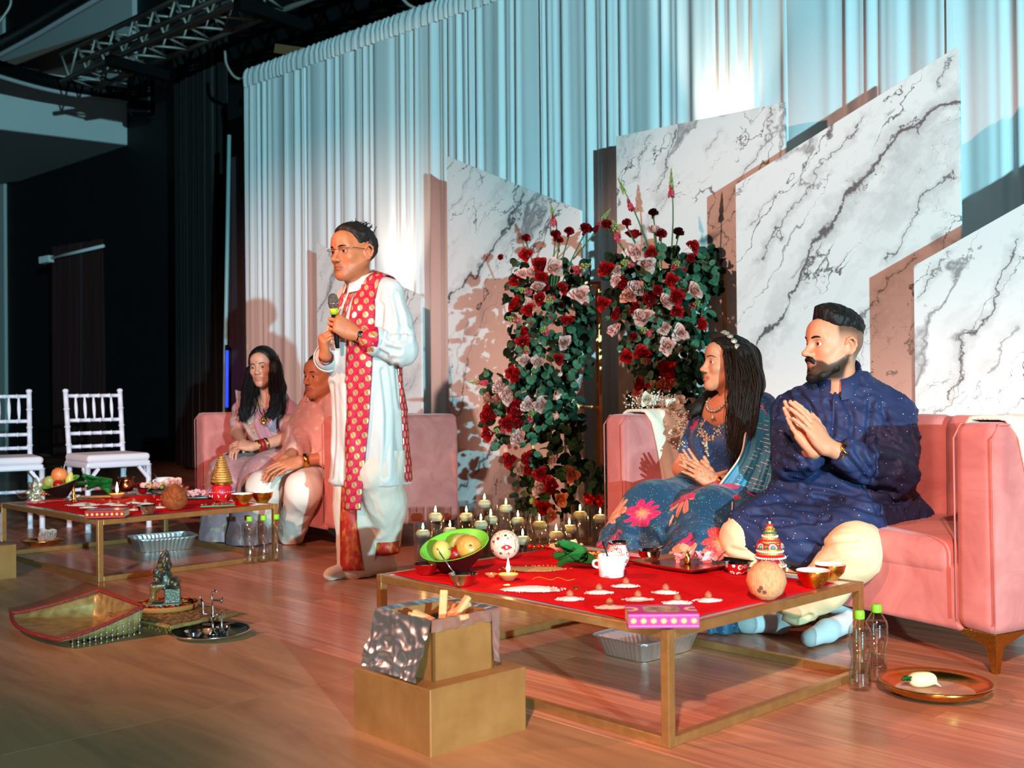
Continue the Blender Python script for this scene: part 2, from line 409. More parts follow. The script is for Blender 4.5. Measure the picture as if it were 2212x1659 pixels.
# ribbed black masking drapes hung in front of the wall
def drape(name, p0, p1, z0, z1, mat, amp, wl_, parent=None, seed=0, res=.02, loc0=None, taper=.0):
    p0 = A(p0)[:2]; p1 = A(p1)[:2]; L = np.linalg.norm(p1-p0); d = (p1-p0)/L; n = A([d[1], -d[0]])
    nu = max(8, int(L/res)); s = np.linspace(0, L, nu); zs = np.linspace(z0, z1, 9); r = np.random.RandomState(seed)
    ph = r.rand(8)*6.28
    warp = s+.35*wl_*np.sin(s/wl_*1.7+ph[0])+.5*wl_*np.sin(s/wl_*.61+ph[1])
    base = np.sin(warp/wl_*6.283+ph[2])*.6+.35*np.sin(warp/wl_*6.283*1.73+ph[3])+.25*np.sin(warp/wl_*6.283*.47+ph[4])+.15*np.sin(warp/wl_*6.283*2.9+ph[5])
    V = []
    for k, z in enumerate(zs):
        q = (z-z0)/(z1-z0); a = amp*(1-.45*q); sh = .012*np.sin(s*3+q*2+ph[6])*(1-q)
        off = base*a+.3*amp*np.sin(s/wl_*4+q*3+ph[7])*(1-q)
        cxy = p0[None]+np.outer(s+sh, d)+np.outer(off, n); V.append(np.column_stack([cxy, np.full(nu, z)]))
    V = np.vstack(V); Fc = [[k*nu+i, k*nu+i+1, (k+1)*nu+i+1, (k+1)*nu+i] for k in range(len(zs)-1) for i in range(nu-1)]
    return ob(name, (V, Fc), mat, parent, world=parent is not None)
BVEL = M('black_velour', rgb(7, 7, 9), .95, sheen=.1)
tag(drape('black_masking_drape', atd(384, 900, 13.2), atd(497, 900, 12.0), .05, 6.9, BVEL, .06, .22, seed=5), 'black masking drape hanging left of the white curtain', 'curtain')
MAROON = M('maroon_drape', rgb(58, 34, 44), .9, sheen=.1)
tag(drape('maroon_drape', atd(494, 900, 10.9), atd(560, 900, 10.2), .05, 3.2, MAROON, .03, .2, seed=6), 'dark maroon drape in the gap beside the white curtain', 'curtain')
pp = thing('drape_pole', 'slim pale pole standing between black drape and white curtain', 'pole', atd(482, 1000, 10.8).xy.to_3d())
ob('pole', tube([pp.location, atd(495, 292, 10.8)], .02, 10), M('teal_grey_pole', rgb(150, 190, 190), .5), pp, world=True)
ob('base_plate', lathe([(0, 0), (.16, 0), (.16, .01), (0, .014)], 24), BLACK, pp)
led = thing('light_strip', 'glowing blue light strip beside the black drape', 'light', atd(490, 985, 10.7).xy.to_3d())
ob('tube', tube([atd(490, 880, 10.7), atd(490.5, 757, 10.7)], .014, 8), M('blue_led', rgb(40, 60, 220), .5, emit=rgb(40, 70, 255), es=1.6), led, world=True)
ob('housing', tube([atd(490, 985, 10.73), atd(490.5, 745, 10.73)], .02, 8), BLACK, led, world=True)
# red door curtain on a white rod
rc = thing('door_curtain', 'dark red curtain hanging on a white rod over black wall', 'curtain', atd(165, 1000, 14.9).xy.to_3d())
drape('cloth', atd(112, 600, 15.3), atd(222, 600, 14.5), .05, 2.95, M('dark_red_velvet', rgb(52, 12, 14), .9, sheen=.1), .05, .16, rc, seed=8)
ob('rod', tube([atd(92, 562, 15.25), atd(224, 531, 14.3)], .022, 8), WHITE, rc, world=True)
ob('bracket', bar(atd(90, 563, 15.2), atd(110, 559, 15.1), .09, .09), WHITE, rc, world=True, smooth=False)
# ------------------------------------------------------------------ white backdrop curtain
CP = np.array([-.451, 8.10]); CD = np.array([-.729, .684]); CN = np.array([-.684, -.729])
def cpt(s, t): p = CP+CN*s+CD*t; return float(p[0]), float(p[1])
SHEER = NT('white_sheer'); SHEER.p(Base__Color=rgb(222, 226, 228), Roughness=.75); SHEER.set(SHEER.b, 'Specular IOR Level', .25)
SHEER.set(SHEER.b, 'Sheen Weight', .15); SHEER = SHEER.m
cur = thing('backdrop_curtain', 'tall white pleated sheer curtain hung across the back of the stage', 'curtain', (*cpt(0, 0), 0))
ts = [2.62, 1.75, .85, -.05, -.95, -1.9, -2.8, -3.7, -4.6, -5.5]
for i, (ta, tb) in enumerate(zip(ts, ts[1:])):
    drape('curtain_panel', cpt(0, ta+.03), cpt(.0, tb), .01, 3.70, SHEER, .025, [.15, .12, .14, .11, .15, .13, .17, .2, .2][i], cur, seed=20+i, res=.011)
# gathered header over the pipe
zt = 3.73; nu = 900; s = np.linspace(2.63, -5.5, nu); V = []
for k, (dz, dr) in enumerate([(-.09, .012), (-.06, .022), (0, .032), (.05, .022), (.075, .006), (.05, -.02), (-.05, -.025)]):
    wv = .005*np.sin(s*95+np.sin(s*9)*3+k)+.004*np.sin(s*173+k*2)
    for si, wi in zip(s, wv):
        x, y = cpt(dr+wi*(1 if k < 5 else 0), si); V.append((x, y, zt+dz+wi*.5))
Fc = [[k*nu+i, k*nu+i+1, (k+1)*nu+i+1, (k+1)*nu+i] for k in range(6) for i in range(nu-1)]
ob('gathered_header', (A(V), Fc), SHEER, cur, world=True)
# ------------------------------------------------------------------ marble panels
def marble(seed, segs=()):
    t = NT('white_marble_print'); v = t.mp(t.co(), (1, 1, 1), (0, 0, math.radians(-52)), (seed*3.7, seed*1.9, 0))
    wv = t.n('ShaderNodeVectorMath', _operation='SCALE', i0=t.noise(v, 1.6, 6, .6, 0, 1), Scale=.55).outputs[0]
    d = t.n('ShaderNodeVectorMath', _operation='ADD', i0=t.mp(v, (.35, 1.25, 1)), i1=wv).outputs[0]
    def vein(scale, w, det, off):
        n = t.noise(t.mp(d, (1, 1, 1), (0, 0, 0), (off, off*2, 0)), scale, det, .55)
        return t.math('ABSOLUTE', t.math('SUBTRACT', n, .5)), w
    thick = t.noise(v, 2.3, 3)
    big, _ = vein(.75, .0, 4, 1.); mid, _ = vein(1.5, 0, 4, 7.); fine, _ = vein(3.2, 0, 3, 3.)
    wb = t.math('MULTIPLY', t.ramp(thick, [(.45, 0.), (.72, 1.)]), .020)
    mb = t.math('SUBTRACT', 1., t.math('SMOOTH_MIN', t.math('DIVIDE', big, t.math('ADD', wb, .002)), 1., .3))
    mm = t.math('SUBTRACT', 1., t.math('MINIMUM', t.math('DIVIDE', mid, t.math('ADD', t.math('MULTIPLY', t.ramp(t.noise(v, 3.1, 2), [(.48, 0.), (.7, 1.)]), .010), .0005)), 1.))
    mf = t.math('MULTIPLY', t.math('SUBTRACT', 1., t.math('MINIMUM', t.math('DIVIDE', fine, .005), 1.)), t.ramp(t.noise(v, 2.0, 2), [(.5, 0.), (.62, .55)]))
    cloud = t.ramp(t.noise(d, 2.1, 6, .65), [(.52, rgb(236, 236, 234)), (.75, rgb(190, 192, 192))])
    vn = t.math('MAXIMUM', t.math('MAXIMUM', t.math('MULTIPLY', mb, .7), mm), mf)
    p0 = t.n('ShaderNodeVectorMath', _operation='MULTIPLY', i0=t.co(), i1=(1, 1, 0)).outputs[0]
    w1 = t.n('ShaderNodeVectorMath', _operation='SCALE', i0=t.n('ShaderNodeVectorMath', _operation='SUBTRACT', i0=t.noise(p0, 5., 5, .6, 0, 1), i1=(.5, .5, .5)).outputs[0], Scale=.26).outputs[0]
    pw = t.n('ShaderNodeVectorMath', _operation='MULTIPLY', i0=t.n('ShaderNodeVectorMath', _operation='ADD', i0=p0, i1=w1).outputs[0], i1=(1, 1, 0)).outputs[0]
    wn = t.ramp(t.noise(p0, 11, 4, .6), [(.32, .12), (.72, 1.)])
    for (ax, ay), (bx, by), wd_, st_ in segs:
        ba = A((bx-ax, by-ay, 0)); pa = t.n('ShaderNodeVectorMath', _operation='SUBTRACT', i0=pw, i1=(ax, ay, 0)).outputs[0]
        tt = t.n('ShaderNodeClamp', Value=t.n('ShaderNodeVectorMath', _operation='DOT_PRODUCT', i0=pa, i1=tuple(ba/(ba@ba))).outputs['Value']).outputs[0]
        dd = t.n('ShaderNodeVectorMath', _operation='LENGTH', i0=t.n('ShaderNodeVectorMath', _operation='SUBTRACT', i0=pa, i1=t.n('ShaderNodeVectorMath', _operation='SCALE', i0=tuple(ba), Scale=tt).outputs[0]).outputs[0]).outputs['Value']
        sg = t.math('MULTIPLY', t.math('SUBTRACT', 1., t.math('MINIMUM', t.math('DIVIDE', dd, t.math('MULTIPLY', wn, wd_)), 1.)), st_*1.2)
        halo = t.math('MULTIPLY', t.math('SUBTRACT', 1., t.math('MINIMUM', t.math('DIVIDE', dd, t.math('MULTIPLY', wn, wd_*5)), 1.)), st_*.28)
        vn = t.math('MAXIMUM', vn, t.math('MAXIMUM', sg, halo))
    t.p(Base__Color=t.mix(t.math('MINIMUM', t.math('MAXIMUM', vn, 0.), .92), cloud, rgb(58, 62, 68)), Roughness=.45); t.set(t.b, 'Specular IOR Level', .3)
    return t.m
EDGE = M('panel_edge', rgb(225, 225, 222), .6)
def panel(s, ta, za, tb, zb, seed, label, segs=()):
    x, y = cpt(s, ta); L = abs(ta-tb); ang = math.atan2(-CD[1], -CD[0])
    o = thing('marble_panel', label, 'panel', (x, y, 0), ang)
    p = prism([(0, 0), (L, 0), (L, zb), (0, za)], .018)
    ob('board', p, marble(seed, segs), o, rot=(math.radians(90), 0, 0), smooth=False, bevel=.0015)
    ob('easel_leg', join([bar((L*.3, .02, min(za, zb)*.75), (L*.3, .17, .0), .03), bar((L*.7, .02, min(za, zb)*.75), (L*.7, .17, .0), .03)]), EDGE, o, smooth=False)
    return o
K = 8.1/7.9
def tp(s, u): # curtain parameter where pixel column u meets the plane offset s
    k = (u-CX)/F+.0; o = CP+CN*s; return (o[0]-k*o[1])/(k*CD[1]-CD[0])
def zp(s, u, v):
    p = cpt(s, tp(s, u)); d = ray(u, v); return CAMH+d.z*p[1]/d.y
def pan(s, ua, va, ub, vb, seed, label, ext=0., veins=()):
    ta, za, tb, zb = tp(s, ua), zp(s, ua, va), tp(s, ub), zp(s, ub, vb)
    if ext: tb2 = ta-ext; zb = za+(zb-za)*(tb2-ta)/(tb-ta); tb = tb2
    cv = lambda q: (ta-tp(s, q[0]), zp(s, q[0], q[1])); segs = [(cv(a), cv(b), wd_, st_) for pl, wd_, st_ in veins for a, b in zip(pl, pl[1:])]
    return panel(s, ta, za, tb, zb, seed, label, segs)
pan(.26, 690, 525, 915, 640, 1, 'short marble panel behind the standing man, leftmost of the five', veins=[([(700, 700), (740, 560)], .012, .5), ([(870, 820), (910, 690)], .014, .7)])
pan(.41, 973, 338, 1262, 455, 2, 'marble panel sloping down to the right behind the left flower stand', veins=[([(973, 650), (1060, 560), (1110, 475), (1142, 415)], .030, .9), ([(976, 1080), (1065, 965), (1110, 880)], .030, .9), ([(985, 460), (1030, 370)], .010, .6), ([(990, 800), (1015, 700)], .010, .6)])
pan(.26, 1340, 296, 1705, 222, 3, 'nearly square-topped marble panel behind the right flower stand', veins=[([(1425, 430), (1470, 290)], .022, .8), ([(1378, 390), (1412, 300)], .012, .7), ([(1560, 480), (1640, 340), (1680, 240)], .014, .7), ([(1540, 330), (1560, 300)], .02, .5)])
pan(.51, 1597, 400, 2083, 100, 4, 'tallest marble panel with slanted top behind the seated couple', veins=[([(1640, 780), (1700, 650), (1790, 490), (1860, 400), (1960, 290), (2083, 205)], .036, 1.), ([(1650, 560), (1760, 395), (1880, 262)], .013, .8), ([(1930, 570), (2000, 440), (2083, 370)], .016, .8), ([(1850, 720), (1920, 620), (1990, 555)], .016, .7), ([(1700, 600), (1770, 540)], .03, .5), ([(2030, 180), (2075, 120)], .02, .7), ([(1620, 500), (1680, 420)], .012, .6)])
pan(.77, 1980, 575, 2212, 445, 5, 'low marble panel at the right edge behind the pink sofa', 1.2, veins=[([(2050, 860), (2100, 740), (2150, 650), (2205, 520)], .018, .8), ([(1995, 650), (2050, 560)], .012, .7), ([(2130, 800), (2205, 700)], .025, .5)])
# lamps on the floor behind the panels wash the curtain
def uplight(u, s, z, power, lab, col=(1., .82, .64), size=58):
    t = tp(.14, u); x, y = cpt(s, t)
    o = thing('uplight', lab, 'lamp', (x, y, 0))
    ob('base_plate', LA0([(0, 0), (.09, 0), (.09, .008), (0, .012)]), BLACK, o); ob('pole', tube([(0, 0, .01), (0, 0, z-.1)], .012, 8), BLACK, o)
    ob('housing', LA0([(0, z-.12), (.05, z-.12), (.055, z-.08), (.055, z), (.045, z), (.04, z-.02), (0, z-.02)]), BLACK, o)
    q = cpt(.0, t); l = spot('uplight_beam', (x, y, z+.03), (q[0]+.0, q[1], z+1.0), power, col, size, .9, .05); l.parent = o; l.location = (0, 0, z+.03); return o
LA0 = lambda pr: lathe(pr, 20)
uplight(1550, .16, 2.05, 75, 'small black lamp on a pole behind the square-topped marble panel')
uplight(842, .16, 1.40, 65, 'small black lamp on a pole behind the leftmost marble panel')
# ------------------------------------------------------------------ lighting truss and ceiling track
TM = M('truss_aluminium', rgb(158, 154, 146), .45, .25)
tr = thing('lighting_truss', 'aluminium box truss running under the black ceiling', 'truss')
ta_ = np.append(A(atd(204, 124, 12.3))[:2], 0); td = np.append(-CD, 0); tn = np.append(CN, 0)
TL = 9.0
def tpnt(s, n, z): return ta_+td*s+tn*n+A((0, 0, z))
zc = (4.32, 4.62); nc = (0, .38)
for z in zc:
    for n in nc: ob('chord', tube([tpnt(0, n, z), tpnt(TL, n, z)], .028, 8), TM, tr)
k = 0
while k*.4 < TL-.4:
    a, b = k*.4, k*.4+.2
    for n in nc:
        ob('brace', join([tube([tpnt(a, n, zc[1]), tpnt(b, n, zc[0])], .013, 6), tube([tpnt(b, n, zc[0]), tpnt(a+.4, n, zc[1])], .013, 6)]), TM, tr)
    for z in zc: ob('brace', join([tube([tpnt(a, nc[0], z), tpnt(b, nc[1], z)], .013, 6), tube([tpnt(b, nc[1], z), tpnt(a+.4, nc[0], z)], .013, 6)]), TM, tr)
    k += 1
for s in (1.3, 3.6):
    ob('clamp', bar(tpnt(s, -.15, 4.22), tpnt(s+.1, .55, 4.22), .1, .1), BLACK, tr, smooth=False)
lp = thing('lighting_pipe', 'thin grey pipe hung just below the truss', 'pipe')
ob('pipe', tube([tpnt(1.2, .75, 4.2), tpnt(TL, .75, 4.2)], .024, 8), TM, lp)
tk = thing('curved_curtain_track', 'black curved ceiling track with a white lower lip', 'track')
px = [(300, 224), (203, 211), (101, 193), (0, 165), (-35, 150), (-35, 138), (0, 119), (76, 78), (152, 33), (240, -18), (330, -70)]
P = spline([tuple(onz(u, v, 4.7)) for u, v in px], 50)
ob('track_body', tube(P+A((0, 0, .1)), .095, 8), BLACK, tk)
ob('track_lip', tube(P, .028, 8), M('track_white', rgb(190, 190, 195), .5), tk)
ob('mount', box(0, 0, 0, .3, .2, .5), BLACK, tk, loc=onz(305, 205, 4.7), smooth=False, bevel=.03)
for i, (pts, r, lab) in enumerate([([(486, 110), (490, 140), (510, 168), (545, 172)], .014, 'grey cable drooping beside the top left of the curtain'), ([(865, -8), (885, 12), (920, 24), (950, 20), (962, 14)], .014, 'grey cable looping above the curtain top edge'), ([(24, -8), (22, 12), (8, 35), (-4, 50)], .014, 'grey cable hanging in the upper left corner')]):
    tag(ob('cable', tube(spline([tuple(atd(u, v, [10.4, 8.6, 11][i])) for u, v in pts], 20), r, 6), TM), lab, 'cable')
tag(ob('wood_batten', bar(atd(598, 105, 9.9), atd(694, 119, 9.4), .05, .08), M('batten_wood', rgb(150, 105, 70), .7), smooth=False), 'short wooden batten above the curtain top edge', 'batten')
# ------------------------------------------------------------------ low gold-framed tables
def gold_table(loc, ang, lx, ly, h, top, label):
    t = thing('low_table', label, 'table', loc, ang, 'low gold-framed tables'); w = .026
    for x in (w/2, lx-w/2):
        for y in (w/2, ly-w/2): ob('leg', box(x, y, h/2, w, w, h), GOLD, t, smooth=False, bevel=.002)
    for z, nm in ((w/2, 'floor_rail'), (h-w/2, 'top_rail')):
        for y in (w/2, ly-w/2): ob(nm, box(lx/2, y, z, lx-2*w, w-.001, w-.0006), GOLD, t, smooth=False, bevel=.002)
        for x in (w/2, lx-w/2): ob(nm, box(x, ly/2, z, w-.001, ly-2*w, w-.0006), GOLD, t, smooth=False, bevel=.002)
    ob('table_top', box(lx/2, ly/2, h-.006, lx-2*w-.002, ly-2*w-.002, .008), top, t, smooth=False)
    return t
TOPW = M('white_acrylic', rgb(228, 226, 228), .08, coat=.5); TOPG = M('smoked_white_glass', rgb(196, 196, 196), .06, coat=.5)
RT = onz(1445.8, 1618.4); LT = onz(212.9, 1258.4); TH = .298
rt = gold_table(RT, TA, .965, 1.222, TH, TOPW, 'low gold-framed table with red cloth in front of the seated couple')
LTA = math.radians(44.5)
lt = gold_table(LT, LTA, 1.0, 1.27, TH, TOPG, 'low gold-framed table with red cloth at the left, by the white chairs')
FELT = M('red_felt', rgb(208, 8, 14), .95, var=.10, vs=30, bump=.3, bs=300, spec=.1)
def cloth(x0, x1, y0, y1, seed):
    def fn(u, v):
        x = x0+(x1-x0)*u; y = y0+(y1-y0)*v
        e = .006*math.sin(v*9+seed)+.004*math.sin(v*23); g = .006*math.sin(u*8+seed*2)
        z = .0022+.0012*math.sin(x*31+y*12+seed)+.0009*math.sin(x*11-y*27)
        return (x+e*(2*u-1), y+g*(2*v-1), z)
    return grid(fn, 40, 48)
tag(ob('red_cloth', cloth(.03, .855, .035, 1.185, 1), FELT, loc=(RT.x, RT.y, TH), rot=(0, 0, TA), solid=.0015), 'bright red felt cloth spread on the table before the seated couple', 'cloth')
tag(ob('red_cloth', cloth(.07, .90, .05, 1.05, 4), FELT, loc=(LT.x, LT.y, TH), rot=(0, 0, LTA), solid=.0015), 'bright red felt cloth spread on the left table', 'cloth')
# place on a table from the photograph's pixel, at the table-top height
def ont(u, v, z=TH+.003): return onz(u, v, z)
# ------------------------------------------------------------------ pink velvet sofas
def velvet(name, c, dark):
    t = NT(name); f = t.noise(t.co(), 5, 5, .6, 1.2); t.p(Base__Color=t.ramp(f, [(.3, dark), (.7, c)]), Roughness=.85)
    t.set(t.b, 'Sheen Weight', .35); t.set(t.b, 'Sheen Roughness', .35); t.set(t.b, 'Sheen Tint', (1, .75, .72)); t.bump(t.noise(t.co(), 9, 4), .12, .02); return t.m
VEL = velvet('pink_velvet', rgb(214, 132, 126), rgb(186, 100, 96))
def rbox(x0, x1, y0, y1, z0, z1, r, n=5):
    # rounded box through an inset grid
    m = []; cx, cy, cz = (x0+x1)/2, (y0+y1)/2, (z0+z1)/2; h = A([(x1-x0)/2, (y1-y0)/2, (z1-z0)/2]); r = min(r, h.min()*.98)
    V = []; Fc = []; k = 2*n+2
    tt = np.concatenate([np.linspace(-1, 0, n+1), np.linspace(0, 1, n+1)]); base = np.concatenate([-np.ones(n+1), np.ones(n+1)])
    for ax in range(3):
        for sg in (-1, 1):
            o1, o2 = [(1, 2), (2, 0), (0, 1)][ax]; st = len(V)
            for i in range(k):
                for j in range(k):
                    p = np.zeros(3); e = np.zeros(3); p[ax] = sg; e[ax] = sg; p[o1] = base[i]; p[o2] = base[j]
                    e[o1] = math.tan(tt[i]*math.pi/4); e[o2] = math.tan(tt[j]*math.pi/4)
                    e /= np.linalg.norm(e); V.append(A([cx, cy, cz])+p*(h-r)+e*r)
            for i in range(k-1):
                for j in range(k-1):
                    q = [st+i*k+j, st+(i+1)*k+j, st+(i+1)*k+j+1, st+i*k+j+1]; Fc.append(q if sg > 0 else q[::-1])
    return A(V), Fc
def puff(m, amt, sc, seed=0):
    V, Fc = m; V = A(V); c = V.mean(0); return V+((V-c)/np.linalg.norm(V-c, axis=1)[:, None])*(amt*wav(V, sc, 3, seed))[:, None], Fc
def sofa(loc, ang, L, Dp, H, legmat, label, seed):
    s = thing('velvet_sofa', label, 'sofa', loc, ang, 'pink velvet sofas'); aw = .165; zb = .125
    for x0 in (0, L-aw):
        a = ob('arm', puff(rbox(x0, x0+aw, 0, Dp, zb, H, .045), .004, 9, seed), VEL, s)
        for xx in (x0+.012, x0+aw-.012):
            ob('piping', tube([(xx, .001, zb+.03), (xx, -.003, H-.05), (xx, .03, H-.006), (xx, Dp-.05, H-.003)], .0028, 6), VEL, a)
    ob('back_frame', rbox(aw*.5, L-aw*.5, Dp-.13, Dp, zb, H-.004, .04), VEL, s)
    n = 10; wv = (L-2*aw)/n
    for i in range(n): ob('back_channel', puff(rbox(aw+wv*i+.001, aw+wv*(i+1)-.001, Dp-.22, Dp-.09, .36, H+.004, .05), .003, 8, seed+i), VEL, s)
    ob('seat_base', rbox(aw-.02, L-aw+.02, .012, Dp-.1, zb-.01, .33, .02), VEL, s)
    ob('seat_cushion', puff(rbox(aw, L-aw, .005, Dp-.2, .27, .405, .055), .008, 5, seed+3), VEL, s)
    for x in (.09, L-.09):
        for y in (.09, Dp-.09):
            sx = 1 if x > 1 else -1; sy = 1 if y > .4 else -1
            X = lambda q: x+sx*q; Y = lambda q: y+sy*q
            V_ = [(X(.06), Y(-.13), zb), (X(.06), Y(.06), zb), (X(-.13), Y(.06), zb), (X(.02), Y(.02), zb), (X(.06), Y(.022), .082), (X(.06), Y(.06), .075), (X(.022), Y(.06), .082), (X(.03), Y(.03), .085), (X(.062), Y(.044), 0), (X(.062), Y(.062), 0), (X(.044), Y(.062), 0), (X(.046), Y(.046), 0)]
            ob('leg', (A(V_), [[0, 1, 5, 4], [1, 2, 6, 5], [2, 3, 7, 6], [3, 0, 4, 7], [4, 5, 9, 8], [5, 6, 10, 9], [6, 7, 11, 10], [7, 4, 8, 11], [0, 3, 2, 1], [8, 9, 10, 11]]), legmat, s, smooth=False, bevel=.002)
    return s
SO_R = (.43, 5.24, 0); SA_R = math.radians(-60); SO_L = (-2.26, 7.85, 0); SA_L = math.radians(-53.13)
sofa(SO_R, SA_R, 2.12, .84, .785, GOLDSHINE, 'pink velvet sofa with channel back at the right, seating the couple', 3)
sofa(SO_L, SA_L, 2.12, .84, .765, BLACK, 'pink velvet sofa at the left behind the standing man', 9)
def sofa_pt(o, a, x, y, z=0): return Vector((o[0]+x*math.cos(a)-y*math.sin(a), o[1]+x*math.sin(a)+y*math.cos(a), z))
# ------------------------------------------------------------------ white chiavari chairs
CW = M('white_lacquer', rgb(224, 220, 232), .35, bump=.05, bs=30); CUSH = M('white_cushion_cloth', rgb(230, 220, 228), .85, bump=.3, bs=25)
def rings(a, b, r, n, k=9):
    # turned bamboo-like bar with raised rings
    a = A(a); b = A(b); P = []; R = []
    for i in range(n+1):
        t = i/n
        for dt, rr in ((-.012, r), (-.006, r*1.3), (.006, r*1.3), (.012, r)):
            tt = t+dt
            if 0 <= tt <= 1: P.append(a+(b-a)*tt); R.append(rr)
    P = [a]+P+[b]; R = [r]+R+[r]; return tube(P, R, k)
def chair(loc, ang, label):
    c = thing('chiavari_chair', label, 'chair', loc, ang, 'white chiavari chairs')
    for sx in (-1, 1):
        bx = .185*sx; fx = .205*sx
        ob('back_post', join([rings((bx, .20, 0), (bx, .185, .44), .017, 2), rings((bx, .185, .44), (bx*1.02, .245, .925), .0165, 4), ball((bx*1.02, .246, .93), (.021, .021, .013), 10, 6)]), CW, c)
        ob('front_leg', rings((fx, -.20, 0), (fx, -.20, .43), .018, 2), CW, c)
        ob('side_stretcher', rings((fx, -.2, .22), (bx, .19, .22), .012, 4), CW, c)
        ob('side_stretcher', rings((fx, -.2, .13), (bx, .195, .13), .011, 4), CW, c)
        ob('corner_brace', join([bar((fx, -.19, .34), (fx-.0*sx, -.12, .415), .02), bar((fx-.01*sx, -.2, .34), (fx-.07*sx, -.2, .415), .02)]), CW, c, smooth=False)
    ob('front_stretcher', rings((-.205, -.2, .2), (.205, -.2, .2), .012, 5), CW, c)
    ob('rear_stretcher', rings((-.185, .195, .25), (.185, .195, .25), .012, 5), CW, c)
    yb = lambda z: .185+(z-.44)*.124
    for z in (.545, .635, .725, .893): ob('back_rail', rings((-.185, yb(z), z), (.185, yb(z), z), .0125, 5), CW, c)
    for i in range(5):
        x = -.123+i*.0615; P = [(x, yb(z), z) for z in np.linspace(.725, .893, 7)]
        ob('spindle', tube(P, [.006, .008, .011, .012, .011, .008, .006], 8), CW, c)
    ob('seat', rbox(-.215, .215, -.215, .205, .415, .455, .014), CW, c)
    ob('cushion', puff(rbox(-.212, .212, -.215, .20, .452, .505, .024), .006, 22, 2), CUSH, c)
    for sx in (-1, 1): ob('cushion_tie', tube(spline([(.2*sx, .2, .46), (.215*sx, .21, .40), (.21*sx, .215, .34), (.225*sx, .21, .28)], 10), .007, 6, sq=.4), CUSH, c)
    return c
chair((-2.754, 7.50, 0), math.radians(41.3), 'white chiavari chair with tied cushion, the one nearer the black wall\'s red curtain')
chair((-3.32, 7.20, 0), math.radians(31), 'white chiavari chair cut off by the left edge')
